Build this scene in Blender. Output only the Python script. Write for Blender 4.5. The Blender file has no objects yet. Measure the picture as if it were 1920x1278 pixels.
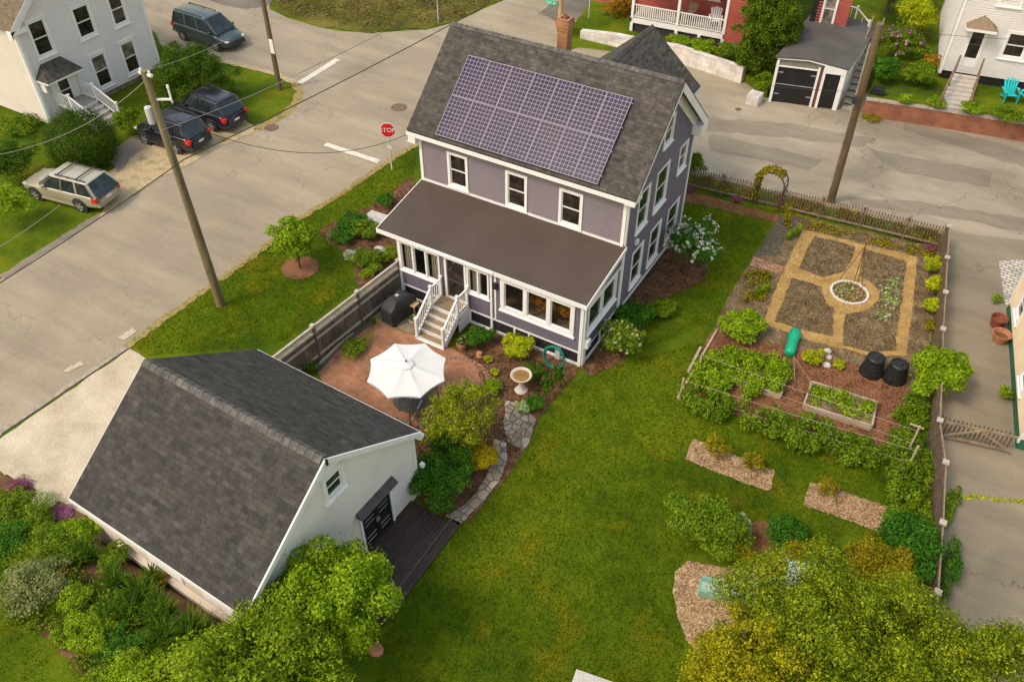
import bpy, math, random
import numpy as np
from mathutils import Vector, Matrix
from mathutils.geometry import tessellate_polygon
R = math.radians
SC = bpy.context.scene
C = SC.collection
# ------------------------------------------------------------------ camera, sky, sun, exposure
CAM_LOC = (18.6368, -24.3223, 22.8619)
CAM_ROT = (0.820825, -0.000494, 0.532971)
FPX = 1599.92
cd = bpy.data.cameras.new("camera"); cam = bpy.data.objects.new("camera", cd); C.objects.link(cam)
cam.location = CAM_LOC; cam.rotation_euler = CAM_ROT
cd.sensor_width = 36.0; cd.lens = 36.0 * FPX / 1920.0; cd.clip_start = 0.2; cd.clip_end = 2000
SC.camera = cam
w = bpy.data.worlds.new("World"); SC.world = w; w.use_nodes = True
nt = w.node_tree; bg = nt.nodes["Background"]
sky = nt.nodes.new("ShaderNodeTexSky"); sky.sky_type = 'NISHITA'; sky.sun_disc = False
SUN_EL = R(52); SUN_AZ = R(238)          # azimuth the light comes FROM, counter-clockwise from +X
sky.sun_elevation = SUN_EL; sky.sun_rotation = R(90) - SUN_AZ
sky.air_density = 2.2; sky.dust_density = 2.5; sky.ozone_density = 0.3
hz_ = nt.nodes.new("ShaderNodeMix"); hz_.data_type = 'RGBA'; hz_.blend_type = 'MULTIPLY'; hz_.inputs[0].default_value = 1.0
hz_.inputs[7].default_value = (1.0, 0.90, 0.83, 1)       # milky, slightly warm haze over the whole sky
nt.links.new(sky.outputs[0], hz_.inputs[6]); nt.links.new(hz_.outputs[2], bg.inputs[0]); bg.inputs[1].default_value = 0.15
sl = bpy.data.lights.new("sun", 'SUN'); sl.energy = 1.05; sl.angle = R(12); sl.color = (1.0, 0.91, 0.78)
so = bpy.data.objects.new("sun", sl); C.objects.link(so)
sd = Vector((math.cos(SUN_AZ) * math.cos(SUN_EL), math.sin(SUN_AZ) * math.cos(SUN_EL), math.sin(SUN_EL)))
so.rotation_euler = sd.to_track_quat('Z', 'Y').to_euler()
SC.view_settings.view_transform = 'Standard'; SC.view_settings.look = 'None'
SC.view_settings.exposure = 0.72; SC.view_settings.gamma = 1.0
SC.render.engine = 'CYCLES'

# ------------------------------------------------------------------ survey helpers: where a sight line meets a plane
_c = np.array(CAM_LOC)
def _rot(rx, ry, rz):
    cx, sx, cy, sy, cz, sz = math.cos(rx), math.sin(rx), math.cos(ry), math.sin(ry), math.cos(rz), math.sin(rz)
    return np.array([[cz,-sz,0],[sz,cz,0],[0,0,1]]) @ np.array([[cy,0,sy],[0,1,0],[-sy,0,cy]]) @ np.array([[1,0,0],[0,cx,-sx],[0,sx,cx]])
_R = _rot(*CAM_ROT)
def on(ax, val, u, v):
    d = _R @ np.array([(u - 960) / FPX, (639 - v) / FPX, -1.0]); t = (val - _c[ax]) / d[ax]
    return tuple(_c + d * t)
def G(u, v, z=0.0): return on(2, z, u, v)
def G2(u, v, z=0.0): return on(2, z, u, v)[:2]
def sm(t): t = max(0.0, min(1.0, t)); return t * t * (3 - 2 * t)
def hz(x, y):
    return 2.0 * sm((-17.3 - y) / 1.2) * sm((9.4 - x) / 2.0) * sm((x + 2.5) / 4.0)
def GB(u, v, h=0.0):
    x, y, z = G(u, v, h)
    for _ in range(6): x, y, z = G(u, v, hz(x, y) + h)
    return x, y, hz(x, y)

# ------------------------------------------------------------------ materials
MATS = {}
def _new(name):
    m = bpy.data.materials.new(name); m.use_nodes = True; MATS[name] = m
    return m, m.node_tree, m.node_tree.nodes["Principled BSDF"]
def ramp(nt, cols, pos=None):
    r = nt.nodes.new("ShaderNodeValToRGB"); e = r.color_ramp.elements
    n = len(cols)
    if pos is None: pos = [0.32 + 0.36 * i / (n - 1) for i in range(n)] if n > 1 else [0]
    while len(e) < n: e.new(0.5)
    for i in range(n): e[i].position = pos[i]; e[i].color = (*cols[i], 1)
    return r
def coord(nt, kind='pos', scale=(1,1,1), rot=(0,0,0)):
    if kind == 'pos': o = nt.nodes.new("ShaderNodeNewGeometry").outputs['Position']
    else:
        t = nt.nodes.new("ShaderNodeTexCoord"); o = t.outputs['UV' if kind == 'uv' else 'Object']
    mp = nt.nodes.new("ShaderNodeMapping"); mp.inputs['Scale'].default_value = scale; mp.inputs['Rotation'].default_value = rot
    nt.links.new(o, mp.inputs[0]); return mp.outputs[0]
def noise(nt, vec, scale, detail=4, rough=0.55, dist=0.0):
    n = nt.nodes.new("ShaderNodeTexNoise"); n.inputs['Scale'].default_value = scale
    n.inputs['Detail'].default_value = detail; n.inputs['Roughness'].default_value = rough; n.inputs['Distortion'].default_value = dist
    nt.links.new(vec, n.inputs['Vector']); return n.outputs['Fac']
def mixc(nt, a, b, fac, mode='MIX'):
    m = nt.nodes.new("ShaderNodeMix"); m.data_type = 'RGBA'; m.blend_type = mode
    for sock, val in ((m.inputs[0], fac), (m.inputs[6], a), (m.inputs[7], b)):
        if isinstance(val, (int, float)): sock.default_value = val
        elif isinstance(val, tuple): sock.default_value = (*val, 1)
        else: nt.links.new(val, sock)
    return m.outputs[2]
def math_(nt, op, a, b=None):
    m = nt.nodes.new("ShaderNodeMath"); m.operation = op
    for i, v in enumerate((a, b)):
        if v is None: continue
        if isinstance(v, (int, float)): m.inputs[i].default_value = v
        else: nt.links.new(v, m.inputs[i])
    return m.outputs[0]
def bump(nt, bs, h, strength=0.3, dist=0.02):
    b = nt.nodes.new("ShaderNodeBump"); b.inputs['Strength'].default_value = strength; b.inputs['Distance'].default_value = dist
    nt.links.new(h, b.inputs['Height']); nt.links.new(b.outputs[0], bs.inputs['Normal'])
def mat(name, cols, scale=3.0, rough=0.7, fine=25.0, fineamt=0.25, bmp=0.2, kind='pos', stretch=(1,1,1), metal=0.0, spec=0.4, coat=0.0, detail=5, rot=(0,0,0), pos=None):
    """base colour broken up by two sizes of noise, with a fine relief"""
    if name in MATS: return MATS[name]
    m, nt, bs = _new(name)
    v = coord(nt, kind, stretch, rot)
    n = noise(nt, v, scale, detail); r = ramp(nt, cols if len(cols) > 1 else [cols[0], cols[0]], pos); nt.links.new(n, r.inputs[0])
    f = noise(nt, v, fine, 3, 0.7)
    g = ramp(nt, [(1 - fineamt,) * 3, (1 + fineamt,) * 3], [0.3, 0.7]); nt.links.new(f, g.inputs[0])
    col = mixc(nt, r.outputs[0], g.outputs[0], 1.0, 'MULTIPLY')
    nt.links.new(col, bs.inputs['Base Color'])
    bs.inputs['Roughness'].default_value = rough; bs.inputs['Metallic'].default_value = metal
    bs.inputs['Specular IOR Level'].default_value = spec; bs.inputs['Coat Weight'].default_value = coat
    if bmp: bump(nt, bs, f, bmp)
    return m
LEAFK = 2.0
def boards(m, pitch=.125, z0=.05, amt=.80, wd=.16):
    """lap shadow painted as a darker lower edge on every siding board"""
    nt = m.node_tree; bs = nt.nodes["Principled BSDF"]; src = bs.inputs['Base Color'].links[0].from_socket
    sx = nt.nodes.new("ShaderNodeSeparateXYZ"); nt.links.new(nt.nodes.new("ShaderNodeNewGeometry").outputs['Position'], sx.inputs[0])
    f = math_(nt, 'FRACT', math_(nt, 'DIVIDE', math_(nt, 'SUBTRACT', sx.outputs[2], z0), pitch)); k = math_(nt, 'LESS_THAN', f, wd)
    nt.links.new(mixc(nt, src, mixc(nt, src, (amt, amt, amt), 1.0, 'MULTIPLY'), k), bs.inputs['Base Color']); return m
def leafmat(name, cols, transl=0.38, rough=0.55, raw=False):
    if name in MATS: return MATS[name]
    m, nt, bs = _new(name)
    g = nt.nodes.new("ShaderNodeNewGeometry")
    cols = [(min(.8, q[0] * LEAFK * 1.08), min(.8, q[1] * LEAFK), q[2] * (LEAFK if q[2] > .2 else .8)) for q in cols] if not raw and max(max(q) for q in cols) < .45 else cols
    r = ramp(nt, cols, [.06 + .9 * i / (len(cols) - 1) for i in range(len(cols))])
    n = noise(nt, coord(nt, 'pos'), 2.2, 3)
    fac = math_(nt, 'ADD', math_(nt, 'MULTIPLY', g.outputs['Random Per Island'], 0.62), math_(nt, 'MULTIPLY', math_(nt, 'SUBTRACT', n, 0.3), 0.9))
    nt.links.new(fac, r.inputs[0])
    nt.links.new(r.outputs[0], bs.inputs['Base Color']); bs.inputs['Roughness'].default_value = rough
    bs.inputs['Specular IOR Level'].default_value = 0.15
    t = nt.nodes.new("ShaderNodeBsdfTranslucent"); nt.links.new(r.outputs[0], t.inputs[0])
    mx = nt.nodes.new("ShaderNodeMixShader"); mx.inputs[0].default_value = transl
    out = nt.nodes["Material Output"]
    nt.links.new(bs.outputs[0], mx.inputs[1]); nt.links.new(t.outputs[0], mx.inputs[2]); nt.links.new(mx.outputs[0], out.inputs[0])
    return m
def shingle(name, cols, tw=0.33, th=0.145, mortar=(0.02,0.018,0.017)):
    m, nt, bs = _new(name)
    v = coord(nt, 'uv')
    def lay(w, off, sq, sh):
        b = nt.nodes.new("ShaderNodeTexBrick"); b.inputs['Scale'].default_value = 1.0
        b.inputs['Brick Width'].default_value = w; b.inputs['Row Height'].default_value = th
        b.inputs['Mortar Size'].default_value = 0.006; b.inputs['Mortar Smooth'].default_value = 0.6
        b.inputs['Color1'].default_value = (0,0,0,1); b.inputs['Color2'].default_value = (1,1,1,1); b.inputs['Mortar'].default_value = (0.4,0.4,0.4,1)
        b.offset = off; b.squash = sq; b.squash_frequency = 3
        mp = nt.nodes.new("ShaderNodeMapping"); mp.inputs['Location'].default_value = (sh, 0, 0); nt.links.new(v, mp.inputs[0]); nt.links.new(mp.outputs[0], b.inputs['Vector'])
        return b
    b = lay(tw * .62, 0.37, 1.35, 0); b2 = lay(tw * 1.3, 0.61, 0.8, 3.3)
    n1 = noise(nt, v, 0.45, 4); n2 = noise(nt, v, 4.5, 4, .6)
    f = math_(nt, 'ADD', math_(nt, 'ADD', math_(nt, 'MULTIPLY', b.outputs['Color'], 0.17), math_(nt, 'MULTIPLY', b2.outputs['Color'], 0.15)), math_(nt, 'ADD', math_(nt, 'MULTIPLY', n1, 0.20), math_(nt, 'MULTIPLY', n2, 0.50)))
    r = ramp(nt, cols, [0.26 + 0.50 * i / (len(cols) - 1) for i in range(len(cols))]); nt.links.new(f, r.inputs[0])
    col = mixc(nt, r.outputs[0], mortar, math_(nt, 'MULTIPLY', b.outputs['Fac'], 0.45))
    fn = noise(nt, v, 22, 3, 0.8)
    g = ramp(nt, [(0.75,) * 3, (1.25,) * 3], [0.3, 0.7]); nt.links.new(fn, g.inputs[0])
    nt.links.new(mixc(nt, col, g.outputs[0], 1.0, 'MULTIPLY'), bs.inputs['Base Color'])
    bs.inputs['Roughness'].default_value = 0.85; bs.inputs['Specular IOR Level'].default_value = 0.25
    hh = math_(nt, 'SUBTRACT', math_(nt, 'MULTIPLY', b.outputs['Color'], 0.7), b.outputs['Fac'])
    bump(nt, bs, hh, 0.5, 0.02)
    return m
def brickmat(name, c1, c2, mort, bw=0.21, bh=0.07, ms=0.008, kind='uv', rot=(0,0,0)):
    m, nt, bs = _new(name)
    v = coord(nt, kind, (1,1,1), rot)
    b = nt.nodes.new("ShaderNodeTexBrick"); b.inputs['Scale'].default_value = 1.0
    b.inputs['Brick Width'].default_value = bw; b.inputs['Row Height'].default_value = bh; b.inputs['Mortar Size'].default_value = ms
    b.inputs['Color1'].default_value = (*c1,1); b.inputs['Color2'].default_value = (*c2,1); b.inputs['Mortar'].default_value = (*mort,1)
    nt.links.new(v, b.inputs['Vector'])
    n = noise(nt, v, 1.3, 5); g = ramp(nt, [(0.65,) * 3, (1.25,) * 3], [0.3, 0.7]); nt.links.new(n, g.inputs[0])
    nt.links.new(mixc(nt, b.outputs['Color'], g.outputs[0], 1.0, 'MULTIPLY'), bs.inputs['Base Color'])
    bs.inputs['Roughness'].default_value = 0.85
    bump(nt, bs, math_(nt, 'SUBTRACT', 1.0, b.outputs['Fac']), 0.4, 0.01)
    return m

# ------------------------------------------------------------------ mesh builder
class MB:
    def __init__(s): s.v = []; s.f = []; s.uv = []; s.mi = []
    def face(s, pts, uv=None, mi=0):
        i = len(s.v); s.v += [tuple(p) for p in pts]; s.f.append(tuple(range(i, i + len(pts)))); s.mi.append(mi)
        if uv is None:
            a, b, c = Vector(pts[0]), Vector(pts[1]), Vector(pts[-1])
            n = (b - a).cross(c - a)
            if n.length < 1e-9: uv = [(0,0)] * len(pts)
            else:
                n.normalize()
                if abs(n.z) > 0.7: uv = [(p[0], p[1]) for p in pts]
                elif abs(n.x) > abs(n.y): uv = [(p[1], p[2]) for p in pts]
                else: uv = [(p[0], p[2]) for p in pts]
        s.uv.append(uv)
    def box(s, x0, x1, y0, y1, z0, z1, M=None, mi=0):
        P = [Vector(p) for p in ((x0,y0,z0),(x1,y0,z0),(x1,y1,z0),(x0,y1,z0),(x0,y0,z1),(x1,y0,z1),(x1,y1,z1),(x0,y1,z1))]
        if M is not None: P = [M @ p for p in P]
        for q in ((3,2,1,0),(4,5,6,7),(0,1,5,4),(1,2,6,5),(2,3,7,6),(3,0,4,7)): s.face([P[k] for k in q], mi=mi)
        return s
    def beam(s, a, b, wd, ht, up=(0,0,1), mi=0):
        a, b = Vector(a), Vector(b); d = (b - a); L = d.length; d.normalize()
        u = Vector(up); r = d.cross(u)
        if r.length < 1e-4: r = d.cross(Vector((1,0,0)))
        r.normalize(); u = r.cross(d)
        M = Matrix((( d.x, r.x, u.x, a.x),( d.y, r.y, u.y, a.y),( d.z, r.z, u.z, a.z),(0,0,0,1)))
        return s.box(0, L, -wd/2, wd/2, -ht/2, ht/2, M, mi)
    def prism(s, poly, z0, z1, M=None, mi=0):
        n = len(poly); ar = sum(poly[i][0]*poly[(i+1)%n][1]-poly[(i+1)%n][0]*poly[i][1] for i in range(n))
        if ar < 0: poly = poly[::-1]
        A = [Vector((p[0], p[1], z0)) for p in poly]; B = [Vector((p[0], p[1], z1)) for p in poly]
        if M is not None: A = [M @ p for p in A]; B = [M @ p for p in B]
        s.face(B, mi=mi); s.face(A[::-1], mi=mi)
        for i in range(n): j = (i + 1) % n; s.face([A[i], A[j], B[j], B[i]], mi=mi)
        return s
    def tube(s, pts, rad, n=8, mi=0, cap=True):
        pts = [Vector(p) for p in pts]; rad = rad if isinstance(rad, (list, tuple)) else [rad] * len(pts)
        rings = []
        for i, p in enumerate(pts):
            d = (pts[min(i + 1, len(pts) - 1)] - pts[max(i - 1, 0)]).normalized()
            a = d.cross(Vector((0, 0, 1)));
            if a.length < 0.05: a = d.cross(Vector((1, 0, 0)))
            a.normalize(); b = d.cross(a)
            base = len(s.v)
            for k in range(n):
                t = 2 * math.pi * k / n; s.v.append(tuple(p + (a * math.cos(t) + b * math.sin(t)) * rad[i]))
            rings.append(base)
        for i in range(len(pts) - 1):
            for k in range(n):
                q = (rings[i] + k, rings[i] + (k + 1) % n, rings[i + 1] + (k + 1) % n, rings[i + 1] + k)
                s.f.append(q[::-1]); s.mi.append(mi); s.uv.append([(k / n, i), ((k + 1) / n, i), ((k + 1) / n, i + 1), (k / n, i + 1)][::-1])
        if cap:
            for base, rev in ((rings[0], False), (rings[-1], True)):
                q = tuple(base + k for k in range(n)); q = q[::-1] if rev else q
                s.f.append(q); s.mi.append(mi); s.uv.append([(0, 0)] * n)
        return s
    def lathe(s, prof, n=20, c=(0,0,0), mi=0, M=None):
        base = len(s.v)
        for r, z in prof:
            for k in range(n):
                t = 2 * math.pi * k / n; p = Vector((c[0] + r * math.cos(t), c[1] + r * math.sin(t), c[2] + z))
                if M is not None: p = M @ p
                s.v.append(tuple(p))
        for i in range(len(prof) - 1):
            for k in range(n):
                a = base + i * n + k; b = base + i * n + (k + 1) % n
                s.f.append((a, b, b + n, a + n)); s.mi.append(mi); s.uv.append([(k / n, prof[i][1]), ((k + 1) / n, prof[i][1]), ((k + 1) / n, prof[i+1][1]), (k / n, prof[i+1][1])])
        return s
    def build(s, name, mats, parent=None, smooth=False, bevel=0.0):
        me = bpy.data.meshes.new(name); me.from_pydata(s.v, [], s.f)
        uvl = me.uv_layers.new(name="UVMap")
        flat = [c for u in s.uv for p in u for c in (p[0], p[1])]
        uvl.data.foreach_set("uv", flat)
        mats = mats if isinstance(mats, (list, tuple)) else [mats]
        for m in mats: me.materials.append(m)
        if len(mats) > 1: me.polygons.foreach_set("material_index", s.mi)
        if smooth: me.polygons.foreach_set("use_smooth", [True] * len(me.polygons))
        me.update()
        o = bpy.data.objects.new(name, me); C.objects.link(o)
        if parent is not None: o.parent = parent
        if bevel:
            b = o.modifiers.new("bevel", 'BEVEL'); b.width = bevel; b.segments = 2; b.limit_method = 'ANGLE'
            wl = o.modifiers.new("weld", 'WELD'); wl.merge_threshold = 0.0005
            o.modifiers.move(1, 0)
        return o
def tag(o, label=None, cat=None, group=None, kind=None):
    if label: o['label'] = label
    if cat: o['category'] = cat
    if group: o['group'] = group
    if kind: o['kind'] = kind
    return o
def thing(name, label, cat, loc=(0,0,0), rz=0.0, group=None):
    o = bpy.data.objects.new(name, None); C.objects.link(o); o.empty_display_size = 0.3
    o.location = loc; o.rotation_euler = (0, 0, rz); return tag(o, label, cat, group)
def copy_tree(o, parent=None):
    c = o.copy(); C.objects.link(c); c.parent = parent
    for ch in list(o.children): copy_tree(ch, c)
    return c
rng = random.Random(7)
def refine(poly, step=0.5, jit=0.05, seed=1):
    r = random.Random(seed); out = []
    n = len(poly)
    for i in range(n):
        a, b = poly[i], poly[(i + 1) % n]; L = math.hypot(b[0]-a[0], b[1]-a[1]); k = max(1, int(L / step))
        for j in range(k):
            t = j / k; out.append((a[0] + (b[0]-a[0]) * t + r.uniform(-jit, jit), a[1] + (b[1]-a[1]) * t + r.uniform(-jit, jit)))
    return out
def sheet(name, poly, z, m, jit=0.05, step=0.5, thick=0.0, kind='structure', drape=False):
    """flat ground covering laid at height z (poly = world x,y)"""
    p = refine(poly, step, jit, len(poly) * 7 + int(abs(poly[0][0]) * 10)) if jit else list(poly)
    if sum(p[i][0]*p[(i+1)%len(p)][1]-p[(i+1)%len(p)][0]*p[i][1] for i in range(len(p))) < 0: p = p[::-1]
    if drape: return draped(name, poly, z, m, kind)
    tris = tessellate_polygon([[Vector((x, y, 0)) for x, y in p]])
    me = bpy.data.meshes.new(name); vs = [(x, y, z + (hz(x, y) if drape else 0)) for x, y in p]
    fs = []
    for t in tris:
        a, b, c = (Vector(vs[i]) for i in t)
        fs.append(tuple(t) if (b - a).cross(c - a).z > 0 else tuple(t)[::-1])
    if thick:
        n = len(vs); vs += [(x, y, zz - thick) for x, y, zz in vs]
        for i in range(n): j = (i + 1) % n; fs.append((i, i + n, j + n, j))
    me.from_pydata(vs, [], fs); me.materials.append(m)
    uv = me.uv_layers.new(name="UVMap")
    for l in me.loops: uv.data[l.index].uv = vs[l.vertex_index][:2]
    me.update(); o = bpy.data.objects.new(name, me); C.objects.link(o)
    if kind: o['kind'] = kind
    return o
def draped(name, poly, z, m, kind, s=.10):
    xs = [p[0] for p in poly]; ys = [p[1] for p in poly]; vs = []; fs = []; idx = {}
    def vid(i, j):
        if (i, j) not in idx: x, y = min(xs) + i * s, min(ys) + j * s; idx[(i, j)] = len(vs); vs.append((x, y, z + hz(x, y)))
        return idx[(i, j)]
    for i in range(int((max(xs) - min(xs)) / s) + 1):
        for j in range(int((max(ys) - min(ys)) / s) + 1):
            if inside((min(xs) + (i + .5) * s, min(ys) + (j + .5) * s), poly): fs.append((vid(i, j), vid(i+1, j), vid(i+1, j+1), vid(i, j+1)))
    me = bpy.data.meshes.new(name); me.from_pydata(vs, [], fs); me.materials.append(m); me.polygons.foreach_set("use_smooth", [True] * len(fs)); me.update()
    o = bpy.data.objects.new(name, me); C.objects.link(o); o['kind'] = kind; return o
def inside(p, poly):
    c = False; n = len(poly)
    for i in range(n):
        a, b = poly[i], poly[i-1]
        if (a[1] > p[1]) != (b[1] > p[1]) and p[0] < (b[0]-a[0]) * (p[1]-a[1]) / (b[1]-a[1]) + a[0]: c = not c
    return c
def P(*uv, z=0.0): return [G2(u, v, z) for u, v in uv]

# ------------------------------------------------------------------ foliage
def leaf_arrays(cent, nrm, size, asp, rs):
    n = len(cent)
    t = rs.normal(size=(n, 3)); t -= nrm * (t * nrm).sum(1)[:, None]; t /= np.linalg.norm(t, axis=1)[:, None] + 1e-9
    b = np.cross(nrm, t)
    s = size * rs.uniform(0.6, 1.35, n)[:, None]
    fold = nrm * s * 0.12
    v = np.stack([cent - t * s * .5, cent + b * s * asp * .5 + fold, cent + t * s * .5, cent - b * s * asp * .5 + fold], 1).reshape(-1, 3)
    return v
def quads_object(name, V, mats, mi=None, parent=None):
    n = len(V) // 4
    me = bpy.data.meshes.new(name); me.vertices.add(len(V)); me.vertices.foreach_set("co", V.astype(np.float32).ravel())
    me.loops.add(4 * n); me.loops.foreach_set("vertex_index", np.arange(4 * n, dtype=np.int32))
    me.polygons.add(n); me.polygons.foreach_set("loop_start", np.arange(0, 4 * n, 4, dtype=np.int32)); me.polygons.foreach_set("loop_total", np.full(n, 4, dtype=np.int32))
    for m in (mats if isinstance(mats, (list, tuple)) else [mats]): me.materials.append(m)
    if mi is not None: me.polygons.foreach_set("material_index", mi.astype(np.int32))
    me.update(calc_edges=True); me.validate()
    o = bpy.data.objects.new(name, me); C.objects.link(o)
    if parent is not None: o.parent = parent
    return o
def blob_points(blobs, n, rs, shell=0.35, down=0.25, jit=0.55, stray=.05):
    """points in the outer layer of each blob, normals roughly outward"""
    blobs = np.array(blobs, float); wgt = (blobs[:, 3] * blobs[:, 4]) ** 1.0; wgt /= wgt.sum()
    idx = rs.choice(len(blobs), n, p=wgt); B = blobs[idx]
    d = rs.normal(size=(n, 3)); d[:, 2] = np.where(d[:, 2] < 0, d[:, 2] * np.where(rs.uniform(size=n) < down, 1, -1), d[:, 2])
    d /= np.linalg.norm(d, axis=1)[:, None]
    r = 1 - shell * rs.uniform(size=n) ** 1.3
    r *= 1 + 0.10 * rs.normal(size=n); r = np.where(rs.uniform(size=n) < stray, r * rs.uniform(1.05, 1.40, n), r)
    c = B[:, :3] + d * r[:, None] * B[:, 3:6]
    nr = d / B[:, 3:6]; nr /= np.linalg.norm(nr, axis=1)[:, None]
    nr = nr + jit * rs.normal(size=(n, 3)); nr[:, 2] += 0.35; nr /= np.linalg.norm(nr, axis=1)[:, None]
    return c, nr
def lumpy(rx, ry, rzz, k, rs, zc=None, sub=0.42, low=-0.15):
    """a crown made of many leaf masses of different size"""
    zc = rzz if zc is None else zc; out = [(0, 0, zc, rx * .72, ry * .72, rzz * .72)]
    ph = rs.uniform(0, 6.28, 3)
    for _ in range(int(k * 1.7)):
        d = rs.normal(size=3); d /= np.linalg.norm(d)
        if d[2] < low: d[2] = -d[2]
        az = math.atan2(d[1], d[0]); wob = 1 + .13 * math.sin(2 * az + ph[0]) + .10 * math.sin(3 * az + ph[1]) + .08 * math.sin(5 * az + ph[2])
        q = rs.uniform(.5, .92) * wob; s = sub * rs.uniform(.32, 1.0)
        out.append((d[0]*rx*q, d[1]*ry*q, zc + d[2]*rzz*q, rx*s, ry*s, rzz*s*.9))
    return out
def shrub(name, label, cat, loc, r, h, n, leaf, m, k=14, asp=0.55, group=None, flower=None, fmat=None, seed=None, ry=None, sub=.42, shell=.35, rz=0, fsize=0.1, tall=None):
    seed = seed if seed is not None else int(abs(loc[0] * 31 + loc[1] * 57) * 10) % 99991
    rs = np.random.RandomState(seed); ry = ry or r
    bl = lumpy(r, ry, h / 2, k, rs, h * .5, sub); n = int(n * 1.7); leaf *= .76
    c, nr = blob_points(bl, n, rs, shell)
    c[:, 2] = np.maximum(c[:, 2], 0.02)
    o = quads_object(name, leaf_arrays(c, nr, leaf, asp, rs), m)
    o.location = loc; o.rotation_euler = (0, 0, rz); tag(o, label, cat, group)
    if flower:
        cc, nn = blob_points(bl, flower, rs, 0.02, 0.05, .3)
        V = []
        for i in range(flower):
            q = cc[i] + rs.normal(size=(7, 3)) * fsize * .4; nn2 = nn[i] + .5 * rs.normal(size=(7, 3)); nn2 /= np.linalg.norm(nn2, axis=1)[:, None]
            V.append(leaf_arrays(q, nn2, fsize, 0.9, rs))
        quads_object('flowers', np.concatenate(V), fmat, parent=o)
    return o
def tufts(name, label, cat, loc, spots, m, blades=40, length=0.6, width=0.03, lean=0.9, group=None, flower=None, fmat=None, kind=None):
    """strap-leaved clump: arching blades in three segments each"""
    rs = np.random.RandomState(int(abs(loc[0] * 91 + loc[1] * 17) * 10) % 99991); V = []
    for sx, sy, sc in spots:
        for _ in range(blades):
            a = rs.uniform(0, 2 * math.pi); L = length * sc * rs.uniform(.6, 1.15); ln = lean * rs.uniform(.25, 1.1)
            d = np.array([math.cos(a), math.sin(a), 0]); side = np.array([-math.sin(a), math.cos(a), 0]) * width * sc * rs.uniform(.7, 1.3)
            p = np.array([sx, sy, 0.0]) + d * rs.uniform(0, .06) * sc; pts = [p]
            for q in range(3):
                th = ln * (q + .4) / 2.2; p = p + (d * math.sin(th) + np.array([0, 0, math.cos(th)])) * L / 3; pts.append(p)
            ws = [.7, 1, .8, .1]
            for q in range(3): V += [pts[q] - side * ws[q], pts[q] + side * ws[q], pts[q+1] + side * ws[q+1], pts[q+1] - side * ws[q+1]]
    o = quads_object(name, np.array(V), m); o.location = loc
    if kind: o['kind'] = kind
    else: tag(o, label, cat, group)
    return o
# ------------------------------------------------------------------ ground materials
def lawnmat(name, dark, mid, light, dry):
    m, nt, bs = _new(name); v = coord(nt, 'pos')
    big = noise(nt, v, 0.22, 3, 0.5, 0.6); med = noise(nt, v, 1.7, 5, 0.65, 0.3)
    vs = coord(nt, 'pos', (1.0, 2.2, 1.0), (0, 0, 0.5)); fi = noise(nt, vs, 7, 5, 0.8)
    f = math_(nt, 'ADD', math_(nt, 'MULTIPLY', big, 0.52), math_(nt, 'ADD', math_(nt, 'MULTIPLY', med, 0.26), math_(nt, 'MULTIPLY', fi, 0.22)))
    r = ramp(nt, [dark, mid, light], [0.40, 0.50, 0.60]); nt.links.new(f, r.inputs[0])
    dn = noise(nt, v, 0.55, 5, 0.6, 0.5); dr = ramp(nt, [(0,0,0), (1,1,1)], [0.52, 0.70]); nt.links.new(dn, dr.inputs[0])
    col = mixc(nt, r.outputs[0], dry, math_(nt, 'MULTIPLY', dr.outputs[0], 0.55))
    ff = noise(nt, v, 26, 3, 0.8); g = ramp(nt, [(0.70,)*3, (1.30,)*3], [0.32, 0.68]); nt.links.new(ff, g.inputs[0])
    nt.links.new(mixc(nt, col, g.outputs[0], 1.0, 'MULTIPLY'), bs.inputs['Base Color'])
    bs.inputs['Roughness'].default_value = 0.95; bs.inputs['Specular IOR Level'].default_value = 0.1
    bump(nt, bs, math_(nt, 'ADD', ff, fi), 0.7, 0.05)
    return m
M_lawn = lawnmat('lawn', (0.040,0.080,0.003), (0.082,0.132,0.004), (0.135,0.180,0.006), (0.24,0.19,0.006))
M_rough = lawnmat('rough_grass', (0.05,0.062,0.008), (0.10,0.10,0.012), (0.20,0.165,0.04), (0.34,0.23,0.08))
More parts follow.
